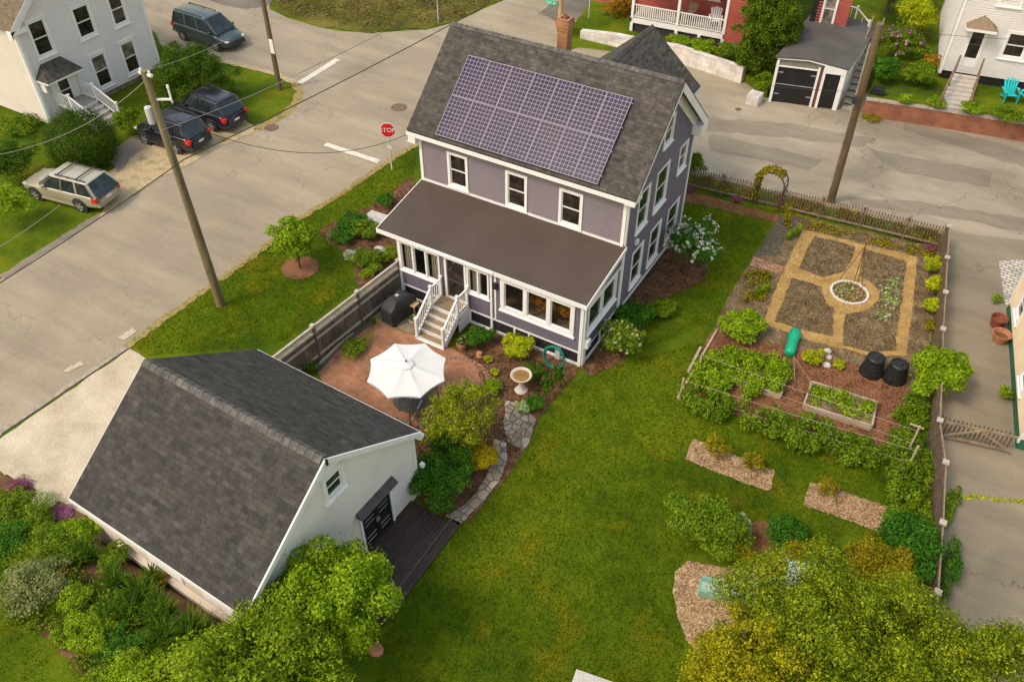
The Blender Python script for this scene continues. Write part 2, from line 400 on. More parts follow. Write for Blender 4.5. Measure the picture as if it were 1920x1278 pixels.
def roadmat(name, a, b, c, crack=1.0):
    m, nt, bs = _new(name); v = coord(nt, 'pos')
    n = noise(nt, v, 0.16, 6, 0.6, 0.8); r = ramp(nt, [a, b, c], [0.36, 0.5, 0.66]); nt.links.new(n, r.inputs[0])
    st = noise(nt, coord(nt, 'pos', (0.16, 1.0, 1.0), (0, 0, -0.1)), 0.9, 5, 0.6)
    g1 = ramp(nt, [(0.86,)*3, (1.1,)*3], [0.35, 0.65]); nt.links.new(st, g1.inputs[0])
    f = noise(nt, v, 30, 3, 0.8); g = ramp(nt, [(0.74,)*3, (1.26,)*3], [0.3, 0.7]); nt.links.new(f, g.inputs[0])
    col = mixc(nt, mixc(nt, r.outputs[0], g1.outputs[0], 1.0, 'MULTIPLY'), g.outputs[0], 1.0, 'MULTIPLY')
    if crack:
        vo = nt.nodes.new("ShaderNodeTexVoronoi"); vo.feature = 'DISTANCE_TO_EDGE'; vo.inputs['Scale'].default_value = 0.17
        wv = nt.nodes.new("ShaderNodeVectorMath"); wv.operation = 'ADD'
        nn = nt.nodes.new("ShaderNodeTexNoise"); nn.inputs['Scale'].default_value = 0.8; nn.inputs['Detail'].default_value = 6; nt.links.new(v, nn.inputs['Vector'])
        sc = nt.nodes.new("ShaderNodeVectorMath"); sc.operation = 'SCALE'; sc.inputs['Scale'].default_value = 2.6; nt.links.new(nn.outputs['Color'], sc.inputs[0])
        nt.links.new(v, wv.inputs[0]); nt.links.new(sc.outputs[0], wv.inputs[1]); nt.links.new(wv.outputs[0], vo.inputs['Vector'])
        cr = ramp(nt, [(1,1,1), (0,0,0)], [0.0, 0.0045]); nt.links.new(vo.outputs['Distance'], cr.inputs[0])
        gate = noise(nt, v, 0.11, 2); gr = ramp(nt, [(0,0,0), (1,1,1)], [0.42, 0.54]); nt.links.new(gate, gr.inputs[0])
        col = mixc(nt, col, (0.10,0.085,0.06), math_(nt, 'MULTIPLY', math_(nt, 'MULTIPLY', cr.outputs[0], gr.outputs[0]), 0.7 * crack))
    nt.links.new(col, bs.inputs['Base Color']); bs.inputs['Roughness'].default_value = 0.9; bs.inputs['Specular IOR Level'].default_value = 0.25
    bump(nt, bs, f, 0.25, 0.02)
    return m
def flagmat():
    m, nt, bs = _new('laid_flagstones'); v = coord(nt, 'pos'); vo = nt.nodes.new("ShaderNodeTexVoronoi"); vo.feature = 'DISTANCE_TO_EDGE'; vo.inputs['Scale'].default_value = 3.2; vo.inputs['Randomness'].default_value = .9
    vc = nt.nodes.new("ShaderNodeTexVoronoi"); vc.inputs['Scale'].default_value = 3.2; vc.inputs['Randomness'].default_value = .9
    nt.links.new(v, vo.inputs['Vector']); nt.links.new(v, vc.inputs['Vector'])
    sp = nt.nodes.new("ShaderNodeSeparateColor"); nt.links.new(vc.outputs['Color'], sp.inputs[0])
    r = ramp(nt, [(0.20,0.165,0.12), (0.29,0.24,0.18), (0.38,0.325,0.25)], [0, .5, 1]); nt.links.new(sp.outputs[0], r.inputs[0])
    n = noise(nt, v, 14, 4, .7); g = ramp(nt, [(0.75,)*3, (1.25,)*3], [.3,.7]); nt.links.new(n, g.inputs[0])
    e = ramp(nt, [(0,0,0), (1,1,1)], [.035, .07]); nt.links.new(math_(nt, 'ADD', vo.outputs['Distance'], math_(nt, 'MULTIPLY', math_(nt, 'SUBTRACT', n, .5), .06)), e.inputs[0])
    nt.links.new(mixc(nt, (0.15,0.105,0.065), mixc(nt, r.outputs[0], g.outputs[0], 1.0, 'MULTIPLY'), e.outputs[0]), bs.inputs['Base Color'])
    bs.inputs['Roughness'].default_value = .9; bump(nt, bs, e.outputs[0], .8, .04); return m
M_road = roadmat('old_asphalt', (0.285,0.237,0.168), (0.318,0.265,0.188), (0.350,0.292,0.208))
M_road2 = roadmat('worn_asphalt', (0.235,0.20,0.145), (0.30,0.255,0.185), (0.375,0.32,0.235), 1.3)
M_patch = roadmat('patched_asphalt', (0.19,0.163,0.12), (0.23,0.195,0.145), (0.27,0.23,0.17))
M_drive = roadmat('drive_asphalt', (0.19,0.163,0.115), (0.24,0.203,0.145), (0.285,0.24,0.17), 1.3)
M_dark_road = roadmat('darker_asphalt', (0.13,0.115,0.09), (0.17,0.145,0.115), (0.21,0.175,0.135), 0)
M_gravel = mat('pale_gravel', [(0.42,0.35,0.24),(0.50,0.42,0.30),(0.57,0.49,0.36)], 0.9, 0.95, 22, 0.22, 0.5)
M_sand = mat('dusty_verge', [(0.36,0.27,0.15),(0.47,0.36,0.21),(0.30,0.24,0.10)], 1.4, 0.95, 16, 0.3, 0.5)
M_mulch = mat('bark_mulch', [(0.095,0.045,0.02),(0.155,0.075,0.035),(0.20,0.10,0.05)], 2.2, 0.95, 30, 0.5, 0.7)
M_redmulch = mat('reddish_mulch', [(0.15,0.06,0.026),(0.21,0.09,0.04),(0.25,0.115,0.055)], 1.6, 0.95, 28, 0.4, 0.6)
M_soil = mat('garden_soil', [(0.095,0.062,0.030),(0.165,0.112,0.055),(0.235,0.172,0.092)], 1.7, 0.95, 14, 0.5, 0.8)
M_darksoil = mat('dark_path_soil', [(0.085,0.07,0.05),(0.12,0.10,0.075)], 1.7, 0.95, 18, 0.35, 0.6)
M_straw = mat('straw_path', [(0.30,0.18,0.055),(0.39,0.24,0.078),(0.45,0.29,0.105)], 1.8, 0.95, 20, 0.3, 0.6)
M_chips = mat('wood_chips', [(0.30,0.19,0.085),(0.45,0.31,0.165),(0.58,0.43,0.26)], 5, 0.95, 34, 0.45, 0.8)
M_brickpave = brickmat('patio_brick', (0.30,0.125,0.06), (0.40,0.185,0.095), (0.24,0.14,0.08), 0.21, 0.105, 0.008)
M_stone = mat('grey_stone', [(0.25,0.21,0.16),(0.42,0.36,0.29)], 5, 0.9, 30, 0.25, 0.4)
M_flagfield = flagmat()
M_granite = mat('granite', [(0.40,0.37,0.33),(0.62,0.58,0.53)], 12, 0.85, 50, 0.25, 0.3)
M_paint = mat('road_paint', [(0.55,0.50,0.42),(0.72,0.67,0.58)], 3, 0.8, 20, 0.25, 0.1)

# ------------------------------------------------------------------ the setting
def ground():
    xs = [-420,-250,-150,-90] + [-60 + 2 * i for i in range(27)] + [-6 + .6 * i for i in range(31)] + [14 + 2 * i for i in range(14)] + [60, 120, 250, 420]
    ys = [-420,-250,-120,-70] + [-50 + 2 * i for i in range(11)] + [-28 + .5 * i for i in range(25)] + [-14 + 2 * i for i in range(40)] + [80, 140, 250, 420]
    me = bpy.data.meshes.new('ground'); vs = [(x, y, hz(x, y)) for y in ys for x in xs]; nx = len(xs)
    fs = [(j*nx+i, j*nx+i+1, (j+1)*nx+i+1, (j+1)*nx+i) for j in range(len(ys)-1) for i in range(nx-1)]
    me.from_pydata(vs, [], fs); me.materials.append(M_lawn); me.polygons.foreach_set("use_smooth", [True]*len(fs)); me.update()
    o = bpy.data.objects.new('ground', me); C.objects.link(o); o['kind'] = 'structure'
ground()
# the street past the house, the cross street and their junction: one paved sheet
near = P((-420,1085),(0,815),(120,733),(235,652),(300,603),(400,533),(480,477),(560,411),(629,371),(700,322),(745,292),(786,268))
road_poly = near + [(-5.3,8.6),(-4.4,10.2),(-2.0,11.2),(3,11.6),(7.8,11.9),(12.4,12.3),(19.6,12.9),(22.5,13.0),(26,13.3),(60,17.5),(60,28.0)] + \
    P((1925,268),(1800,246),(1700,232),(1612,222),(1570,207),(1535,203),(1440,190),(1424,186),(1400,150),(1300,118),(1180,100),(1085,90),(1064,96),(1062,60),(1090,32),(1142,-4),(1185,-40)) + \
    P((1000,-45),(960,-6),(905,18),(855,42),(800,56),(700,62),(640,60),(590,50),(540,34),(505,18),(512,-10),(470,-60),(330,-45),(120,-90),(200,20),(292,62),(300,85),(330,100),(430,118),(450,120),(520,140),(553,156),(563,172),(556,192),(535,215),(480,243),(420,268),(360,300),(300,330),(230,372),(190,402),(100,460),(0,524),(-420,800))
sheet('street', road_poly, 0.012, M_road, 0.05, 0.7)
sheet('cross_street', [(-3,11.6),(3,12.0),(12.4,12.5),(21.6,13.3),(60,18)] + [(60,23.0)] + P((1920,232),(1700,200),(1600,168),(1500,196),(1400,175)) + [(2,20.0),(-3,19.5)], 0.018, M_road2, 0.12, 0.8)
sheet('road', P((375,-4),(430,-40),(520,-10),(500,14),(460,18),(420,10)), 0.020, M_dark_road, 0.1, 0.8)
sheet('road_surface', P((1010,24),(1100,-30),(1142,-3),(1088,32),(1060,50),(1040,40)), 0.022, M_dark_road, 0.15, 0.8)
# repaired strips of asphalt on the cross street
for q in (((1632,282),(1860,322),(1856,352),(1790,340),(1700,326),(1655,308)), ((1330,250),(1480,285),(1540,300),(1520,318),(1420,300),(1330,282)), ((1300,220),(1480,232),(1640,262),(1620,276),(1460,256),(1310,246)),
          ((1590,372),(1720,378),(1930,412),(1930,440),(1790,408),(1690,396),(1600,388)), ((1690,222),(1930,285),(1930,318),(1780,270),(1690,244))):
    sheet('road_patch', P(*q), 0.026, M_patch, 0.12, 0.5)
sheet('verge', P((186,408),(236,374),(300,334),(362,304),(422,272),(470,252),(478,244),(460,222),(372,240),(270,278),(205,322),(196,372)), 0.03, M_sand, 0.12, 0.5)
sheet('front_walk', P((192,290),(262,252),(300,262),(240,300),(225,325)), 0.034, M_patch, 0.1, 0.4)
sheet('rough_verge', P((508,-8),(560,-60),(900,-60),(962,-8),(905,16),(855,40),(800,54),(700,60),(640,58),(590,48),(540,32),(512,14)), 0.03, M_rough, 0.25, 0.6)
# driveway of the barn, right hand driveway, patio
sheet('driveway', [(-6.75,-17.6),(-6.35,-11.15),(-5.4,-11.2),(-2,-11.15),(2,-11.2),(2,-17.25),(-1.6,-17.25),(-3.9,-17.45)], 0.030, M_gravel, 0.04, 0.4)
sheet('side_drive', P((1778,432),(1870,446),(1960,456)) + [(34,11),(30,-20),(30,-30),(22.9,-30),(22.85,-7),(22.0,-2.5),(21.55,0),(20.6,5),(20.0,9)], 0.030, M_drive, 0.08, 0.5)
sheet('patio', P((596,700),(640,655),(706,607),(780,630),(850,655),(884,676),(903,700),(909,725),(903,757),(880,785),(845,800),(815,830),(790,880),(735,840),(640,780)), 0.034, M_brickpave, 0.01, 0.5)
sheet('gravel_strip', P((745,560),(800,600),(780,628),(706,607),(700,585)), 0.030, mat('dirt_strip', [(0.20,0.15,0.09),(0.30,0.23,0.15)], 3, .95, 25, .4, .5), 0.03, 0.4)
def fringe(name, pts, w0, z, m):
    a = [Vector(p) for p in pts]; L = []; Rr = []
    for i, p in enumerate(a):
        d = (a[min(i+1,len(a)-1)] - a[max(i-1,0)]).normalized(); n = Vector((-d.y, d.x)); L.append(tuple(p + n * w0)); Rr.append(tuple(p - n * w0))
    sheet(name, L + Rr[::-1], z, m, .07, .22)
M_fringe = mat('dry_edge', [(0.20,0.15,0.04),(0.33,0.24,0.09),(0.15,0.16,0.03)], 2.5, .95, 16, .35, .5)
fringe('verge', near[3:], .17, .026, M_fringe); fringe('verge', P((553,156),(563,172),(556,192),(535,215),(480,243)), .25, .026, M_fringe)
fringe('verge', P((0,522),(100,458),(190,401)), .16, .026, M_patch); fringe('verge', P((330,100),(430,118),(520,140),(553,156)), .2, .026, M_sand)
def annulus(name, c, r0, r1, z, m, a0=0, a1=2*math.pi, n=48):
    mb = MB()
    for i in range(n):
        t0, t1 = a0 + (a1-a0)*i/n, a0 + (a1-a0)*(i+1)/n
        mb.face([(c[0]+r0*math.cos(t0),c[1]+r0*math.sin(t0),z),(c[0]+r1*math.cos(t0),c[1]+r1*math.sin(t0),z),(c[0]+r1*math.cos(t1),c[1]+r1*math.sin(t1),z),(c[0]+r0*math.cos(t1),c[1]+r0*math.sin(t1),z)], [(i*.12,0),(i*.12,.2),(i*.12+.12,.2),(i*.12+.12,0)])
    o = mb.build(name, m); o['kind'] = 'structure'
M_border = brickmat('border_brick', (0.24,0.10,0.055), (0.33,0.155,0.085), (0.34,0.22,0.14), .11, .21, .012)
pc = G2(846, 722); annulus('brick_border', pc, 1.32, 1.52, .040, M_border); annulus('brick_border', pc, .55, .66, .040, M_border)
sheet('brick_border', P((694,612),(703,606),(640,664),(605,704),(598,700),(632,660)), .040, M_border, 0)
# planting beds
sheet('planting_bed', P((852,655),(884,606),(930,612),(1083,690),(1078,706),(1040,748),(1010,785),(985,835),(962,880),(935,912),(880,975),(862,984),(780,935),(780,830),(845,795),(880,785),(903,757),(909,725),(903,700),(884,676)), 0.022, M_mulch, 0.04, 0.3)
sheet('planting_bed', P((1083,690),(1160,560),(1215,480),(1250,440),(1300,470),(1330,500),(1320,528),(1255,555),(1215,600),(1190,655),(1150,688),(1110,705)), 0.026, M_mulch, 0.06, 0.3)
sheet('planting_bed', P((590,438),(640,408),(700,385),(745,350),(775,330),(780,400),(745,470),(744,492),(690,540),(672,540),(664,500),(640,468)), 0.022, M_mulch, 0.06, 0.3)
sheet('planting_bed', [(7.6,10.3),(13,10.55),(12.6,9.9),(8.0,9.3)], 0.022, M_redmulch, 0.05, 0.4)
sheet('planting_bed', P((596,700),(620,672),(700,612),(690,585),(640,620),(585,670),(560,690)), 0.030, M_darksoil, 0.04, 0.4)
def disc(name, u, v, r, m, z=0.03, ry=None):
    x, y = G2(u, v); return sheet(name, [(x + r * math.cos(t * .35), y + (ry or r) * math.sin(t * .35)) for t in range(18)], z, m, 0.03, 0.3)
disc('mulch_ring', 563, 503, 0.82, M_redmulch)
sheet('wood_chip_bed', P((1300,824),(1452,884),(1443,922),(1284,862)), 0.022, M_chips, 0.05, 0.25)
sheet('wood_chip_bed', P((1520,905),(1560,915),(1690,960),(1686,1000),(1650,998),(1505,946)), 0.022, M_chips, 0.05, 0.25)
sheet('play_area', P((1290,1052),(1268,1072),(1264,1110),(1270,1155),(1290,1205),(1340,1260),(1480,1290),(1640,1200),(1600,1090),(1440,1060),(1360,1066)), 0.022, M_chips, 0.04, 0.3)
sheet('planting_bed', P((1392,978),(1445,978),(1500,1010),(1530,1040),(1490,1060),(1430,1040),(1380,1030)), 0.026, M_redmulch, 0.06, 0.3)
# kitchen garden
def Q(*pts): return [G2(1380 + a / 4.7325, 380 + b / 4.7325) for a, b in pts]
sheet('garden_soil', P((1466,400),(1762,466),(1745,640),(1722,705),(1640,690),(1560,660),(1430,620),(1345,600),(1365,560),(1415,480)), 0.020, M_soil, 0.05, 0.4)
sheet('garden_path', P((1462,405),(1500,412),(1480,440),(1455,480),(1415,480),(1440,440)), 0.026, M_darksoil, 0.04, 0.4)
ring = P((1504,431),(1719,482),(1712,570),(1699,668),(1634,668),(1507,636),(1428,606),(1462,525))
sheet('straw_path', ring, 0.026, M_straw, 0.05, 0.3)
for q in (Q((700,305),(880,345),(1055,395),(1035,500),(960,610),(880,640),(770,660),(560,590),(620,430)),
          Q((1130,415),(1510,520),(1480,800),(1430,1100),(1410,1310),(1180,1330),(940,1265),(965,1000),(1150,960),(1255,880),(1275,790),(1210,715),(1105,655),(1120,500)),
          Q((495,670),(750,745),(760,800),(800,890),(870,950),(850,1185),(590,1130),(340,1055),(420,860))):
    sheet('garden_bed', q, 0.032, M_soil, 0.05, 0.3)
cx_, cy_ = 16.83, 6.5
sheet('garden_bed', [(cx_ + .70 * math.cos(t * .3), cy_ + .70 * math.sin(t * .3)) for t in range(21)], 0.034, M_mulch, 0.01, 0.3)
sheet('garden_soil', P((1425,600),(1720,680),(1712,740),(1640,705),(1560,672),(1430,640),(1335,625),(1345,596)), 0.023, M_soil, 0.04, 0.4)
sheet('garden_bed', P((1335,622),(1430,640),(1560,668),(1640,698),(1700,730),(1715,760),(1706,860),(1690,870),(1560,820),(1420,790),(1268,752)), 0.026, M_redmulch, 0.06, 0.3)
sheet('brick_walk', Q((150,480),(430,575),(395,640),(120,565)), 0.034, brickmat('walk_brick', (0.36,0.16,0.09), (0.45,0.24,0.15), (0.25,0.16,0.10), .2, .1, .01), 0.01, 0.5)
# bank of earth along the barn, and its beds
sheet('planting_bed', [(-6.2,-17.9),(-4.9,-17.5),(-1.7,-17.3),(.5,-17.6),(.5,-18.2),(7.6,-18.2),(9.4,-19.6),(9.8,-24)] + [GB(u, v)[:2] for u, v in ((215,1300),(150,1262),(100,1205),(62,1168),(0,1142),(-120,1060))], 0.03, M_mulch, 0.05, 0.35, drape=True)
# painted lines, kerbs, manholes
def line(u0, v0, u1, v1, wd):
    a, b = Vector(G2(u0, v0)), Vector(G2(u1, v1)); d = (b - a).normalized(); n = Vector((-d.y, d.x)) * wd / 2
    o = sheet('stop_line', [tuple(a - n), tuple(b - n), tuple(b + n), tuple(a + n)], 0.032, M_paint, 0.02, 0.35)
line(610, 271, 711, 304, 0.34); line(562, 157, 634, 112, 0.42)
def kerb(name, pts, wd, h, m):
    mb = MB()
    for a, b in zip(pts, pts[1:]): mb.beam((*a, h / 2), (*b, h / 2), wd, h)
    o = mb.build(name, m); o['kind'] = 'structure'
kerb('kerb', P((0,812),(60,772),(120,731),(180,691),(238,652)), 0.20, 0.05, M_stone)
for q in (((222,632),(250,616),(258,622),(232,640)), ((118,694),(152,678),(158,684),(124,700))):
    sheet('concrete_scrap', P(*q), 0.030, mat('tan_scrap', [(0.40,0.33,0.22),(0.55,0.47,0.34)], 9, .9, 30, .3, .4), 0.05, 0.12)
for (u, v, r, lb) in ((748,202,.42,'rusty round manhole cover beside the grey roof corner'), (509,240,.36,'dark round manhole cover near the grass corner'), (1384,206,.16,'tiny round valve cover on the cross street')):
    x, y = G2(u, v)
    o = MB().lathe([(0.001,.05),(r*.3,.052),(r*.3,.046),(r*.62,.046),(r*.62,.052),(r*.8,.052),(r*.82,.044),(r,.05),(r*1.06,.04)], 28).build('manhole_cover', mat('rusty_iron', [(0.12,0.075,0.05),(0.20,0.13,0.09)], 6, .8, 30, .2))
    o.location = (x, y, -0.008); tag(o, lb, 'manhole cover')
# flagstones
M_flag = mat('flagstone', [(0.26,0.21,0.155),(0.40,0.33,0.25)], 3, .9, 22, .25, .4)
rs_ = random.Random(5)
def inside(p, poly):
    c = False; n = len(poly)
    for i in range(n):
        a, b = poly[i], poly[i-1]
        if (a[1] > p[1]) != (b[1] > p[1]) and p[0] < (b[0]-a[0]) * (p[1]-a[1]) / (b[1]-a[1]) + a[0]: c = not c
    return c
def flags(name, poly, s, label):
    xs = [p[0] for p in poly]; ys = [p[1] for p in poly]; pts = []
    y = min(ys); k = 0
    mb = MB()
    while y < max(ys):
        x = min(xs) + (s * .5 if k % 2 else 0)
        while x < max(xs):
            c = (x + rs_.uniform(-.2, .2) * s, y + rs_.uniform(-.2, .2) * s)
            if inside(c, poly):
                n = rs_.choice((5, 6, 7)); a0 = rs_.uniform(0, 6)
                pr = [(c[0] + s * .46 * rs_.uniform(.75, 1.12) * math.cos(a0 + 2*math.pi*i/n), c[1] + s * .46 * rs_.uniform(.75, 1.12) * math.sin(a0 + 2*math.pi*i/n)) for i in range(n)]
                mb.prism(pr, 0.0, 0.05 + rs_.uniform(0, .02))
            x += s
        y += s * .87; k += 1
    o = mb.build(name, M_flag); o['kind'] = 'structure'
sheet('stone_path', P((950,752),(978,762),(1006,790),(998,812),(984,843),(966,838),(950,828),(942,795)), 0.06, M_flagfield, .05, .25, thick=.06)
sheet('stone_edging', P((925,825),(948,832),(950,868),(935,905),(905,945),(860,985),(836,968),(872,948),(902,912),(922,872)), 0.07, M_flagfield, .04, .25, thick=.07)
# big pale stone slab by the porch end
o = MB().prism([G2(672,413,.1), G2(697,394,.1), G2(742,408,.1), G2(716,434,.1)], 0, 0.12).build('stone_slab', M_granite, bevel=.02); tag(o, 'pale granite step slab at the left end of the brown porch roof', 'stone slab')
# ------------------------------------------------------------------ building kit
M_capsh = mat('ridge_shingle', [(0.065,0.060,0.055),(0.10,0.093,0.085),(0.15,0.14,0.128)], 4, .9, 30, .25, .3, kind='pos')
M_white = mat('white_trim', [(0.76,0.74,0.73),(0.83,0.81,0.80)], 2.5, .55, 30, .04, .03)
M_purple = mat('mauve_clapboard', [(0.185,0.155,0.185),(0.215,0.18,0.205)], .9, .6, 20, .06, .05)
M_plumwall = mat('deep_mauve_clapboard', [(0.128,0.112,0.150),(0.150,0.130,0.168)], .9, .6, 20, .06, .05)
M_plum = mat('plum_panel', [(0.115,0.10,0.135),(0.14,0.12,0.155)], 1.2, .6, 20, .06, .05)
M_roof = shingle('grey_shingles', [(0.028,0.026,0.025),(0.055,0.049,0.044),(0.088,0.078,0.067),(0.135,0.118,0.10)])
M_roof2 = shingle('weathered_shingles', [(0.022,0.021,0.020),(0.042,0.039,0.036),(0.063,0.059,0.053),(0.098,0.092,0.083)], .36, .155)
M_membrane = mat('brown_roof_membrane', [(0.064,0.044,0.033),(0.080,0.057,0.043)], .5, .75, 8, .05, .05)
M_glass = None
def glassmat(name, tint, rough=.06, var=(0.5, 1.6)):
    m, nt, bs = _new(name); n = noise(nt, coord(nt, 'pos'), 2.2, 3, .6, .6)
    r = ramp(nt, [tuple(c * var[0] for c in tint), tint, tuple(c * var[1] for c in tint)], [.38, .5, .62]); nt.links.new(n, r.inputs[0])  # noise patches paint uneven reflections into the pane colour
    nt.links.new(r.outputs[0], bs.inputs['Base Color']); bs.inputs['Roughness'].default_value = rough; bs.inputs['Specular IOR Level'].default_value = .5
    return m
M_glass = glassmat('dark_window_glass', (0.028,0.022,0.018))
M_glassg = glassmat('tree_reflection_glass', (0.018,0.030,0.018), .05)  # green reflection of trees painted into the pane colour
M_blind = glassmat('glass_over_pale_curtain', (0.17,0.15,0.12), .12)
M_clear, _nt, _bs = _new('clear_glass')
_bs.inputs['Base Color'].default_value = (.02,.02,.02,1); _bs.inputs['Roughness'].default_value = .03
_tr = _nt.nodes.new("ShaderNodeBsdfTransparent"); _tr.inputs[0].default_value = (.85,.85,.82,1)
_mx = _nt.nodes.new("ShaderNodeMixShader"); _fr = _nt.nodes.new("ShaderNodeLayerWeight"); _fr.inputs[0].default_value = .5
_nt.links.new(math_(_nt, 'ADD', math_(_nt, 'MULTIPLY', math_(_nt, 'POWER', _fr.outputs['Facing'], 3.0), .6), .08), _mx.inputs[0]); _nt.links.new(_tr.outputs[0], _mx.inputs[1]); _nt.links.new(_bs.outputs[0], _mx.inputs[2])
_nt.links.new(_mx.outputs[0], _nt.nodes["Material Output"].inputs[0])
M_black = mat('black_opening', [(0.012,0.011,0.012),(0.02,0.018,0.018)], 3, .7, 20, .1)
M_shadowroom = mat('dim_interior', [(0.05,0.04,0.035),(0.09,0.07,0.055)], 2, .8, 8, .2)

boards(M_purple); boards(M_plumwall); boards(M_plum, z0=.095)  # lap shadow lines painted into the siding colours
class Wall:
    """a wall frame: o = origin, u = unit along the wall, n = unit outwards"""
    def __init__(s, o, u, n): s.o = Vector(o); s.u = Vector(u).normalized(); s.n = Vector(n).normalized()
    def p(s, a, z, d=0.0): q = s.o + s.u * a + s.n * d; return (q.x, q.y, q.z + z)
    def box(s, mb, a0, a1, z0, z1, d0, d1, mi=0):
        P = [s.p(a0,z0,d0), s.p(a1,z0,d0), s.p(a1,z0,d1), s.p(a0,z0,d1), s.p(a0,z1,d0), s.p(a1,z1,d0), s.p(a1,z1,d1), s.p(a0,z1,d1)]
        flip = s.u.cross(Vector((0,0,1))).dot(s.n) > 0       # keep faces outward
        for q in ((3,2,1,0),(4,5,6,7),(0,1,5,4),(1,2,6,5),(2,3,7,6),(3,0,4,7)):
            f = [P[k] for k in q]; mb.face(f[::-1] if flip else f, mi=mi)
    def poly(s, mb, pts, d0, d1, mi=0):
        A = [s.p(a, z, d1) for a, z in pts]; B = [s.p(a, z, d0) for a, z in pts]; n = len(pts)
        mb.face(A, mi=mi); mb.face(B[::-1], mi=mi)
        for i in range(n): j = (i + 1) % n; mb.face([A[i], B[i], B[j], A[j]], mi=mi)
def clapboards(mb, W, width, z0, z1, holes=(), board=0.125, tilt=0.042, lim=None):
    """siding boards laid one over another, with real openings; lim(z) -> (a0, a1)"""
    lim = lim or (lambda z: (0.0, width)); cuts = set()
    k = 0; z = z0
    while z < z1 - 1e-6: cuts.add(round(z, 4)); z += board
    cuts.add(round(z1, 4)); base = sorted(cuts)
    for h in holes: cuts.add(round(h[2], 4)); cuts.add(round(h[3], 4))
    cs = sorted(c for c in cuts if z0 - 1e-6 <= c <= z1 + 1e-6)
    def off(z):
        b = max(x for x in base if x <= z + 1e-6); return tilt * (1 - min(1, (z - b) / board))
    for a, b in zip(cs, cs[1:]):
        if b - a < .003: continue
        l0, r0 = lim(a); l1, r1 = lim(b)
        if r0 - l0 < .02: continue
        if r1 < l1: l1 = r1 = (l1 + r1) / 2
        ivs = [(0.0, 1.0)]
        hs = sorted((h[0], h[1]) for h in holes if h[2] < (a + b) / 2 < h[3])
        segs = []; cur = (l0, l1)
        for h in hs: segs.append((cur, (h[0], h[0]))); cur = (h[1], h[1])
        segs.append((cur, (r0, r1)))
        d0, d1 = off(a), (0.0 if round(b, 4) in base else off(b))
        for (x0, x1), (y0, y1) in segs:
            if y0 - x0 < .003: continue
            q = [W.p(x0, a, d0), W.p(y0, a, d0), W.p(y1, b, d1), W.p(x1, b, d1)]
            lo = [W.p(x0, a, 0), W.p(y0, a, 0), W.p(y0, a, d0), W.p(x0, a, d0)]
            if W.u.cross(Vector((0,0,1))).dot(W.n) < 0: q = q[::-1]; lo = lo[::-1]
            mb.face(q); mb.face(lo)
def window(W, parent, a0, a1, z0, z1, casing=.10, mats=None, units=1, style='hung', trim=None, pane=None, name='window', proud=.065, depth=.05, head=0.0, sill=.05):
    """casing (the window object) > sash, pane, sill; a0..z1 is the outside of the casing"""
    trim = trim or M_white; pane = pane or M_glass
    mb = MB(); c = casing
    W.box(mb, a0, a0 + c, z0, z1, -.06, proud); W.box(mb, a1 - c, a1, z0, z1, -.06, proud)
    W.box(mb, a0 + c, a1 - c, z1 - c, z1, -.06, proud); W.box(mb, a0 + c, a1 - c, z0, z0 + c, -.06, proud)
    if head: W.box(mb, a0 - .04, a1 + .04, z1, z1 + head, -.02, proud + .04)
    uw = (a1 - a0 - c) / units
    for i in range(1, units): W.box(mb, a0 + i * uw, a0 + i * uw + c, z0 + c, z1 - c, -.06, proud)
    o = mb.build(name, trim, parent)
    sb = MB(); gb = MB()
    for i in range(units):
        x0, x1 = a0 + c + i * uw, a0 + i * uw + uw; b0, b1 = z0 + c, z1 - c; t = .035; zm = (b0 + b1) / 2
        for (q0, q1, e) in (((b0, zm, .0), (zm, b1, .02)) if style == 'hung' else ((b0, b1, .0),)):
            W.box(sb, x0, x0 + t, q0, q1, -.04, .0 + e); W.box(sb, x1 - t, x1, q0, q1, -.04, .0 + e)
            W.box(sb, x0 + t, x1 - t, q1 - t, q1, -.04, .0 + e); W.box(sb, x0 + t, x1 - t, q0, q0 + t, -.04, .0 + e)
            W.box(gb, x0 + t - .005, x1 - t + .005, q0 + t - .005, q1 - t + .005, -.032, -.018 + e, mi=(1 if e and mats else 0))
    sb.build('sash', trim, o); gb.build('pane', mats if mats else pane, o)
    if sill:
        s2 = MB(); W.box(s2, a0 - .05, a1 + .05, z0 - sill, z0, -.02, proud + .05); s2.build('sill', trim, o)
    return o
def slope(mb, a, b, c, d, th=.1, mi=0):
    """roof slab: a,b along the eave (left to right seen from outside), c,d along the ridge above b,a; uv in metres"""
    a, b, c, d = (Vector(p) for p in (a, b, c, d)); n = (b - a).cross(d - a).normalized()
    L = (b - a).length; H = (d - a).length; u = (b - a).normalized()
    def uv(p): q = p - a; x = q.dot(u); return (x, (q - u * x).length)
    mb.face([a, b, c, d], [uv(p) for p in (a, b, c, d)], mi)
    A, B, Cc, D = (p - n * th for p in (a, b, c, d))
    mb.face([A, D, Cc, B], mi=mi)
    for p, q, P_, Q_ in ((a,b,A,B),(b,c,B,Cc),(c,d,Cc,D),(d,a,D,A)): mb.face([P_, Q_, q, p], [(0,0),(.2,0),(.2,.05),(0,.05)], mi)
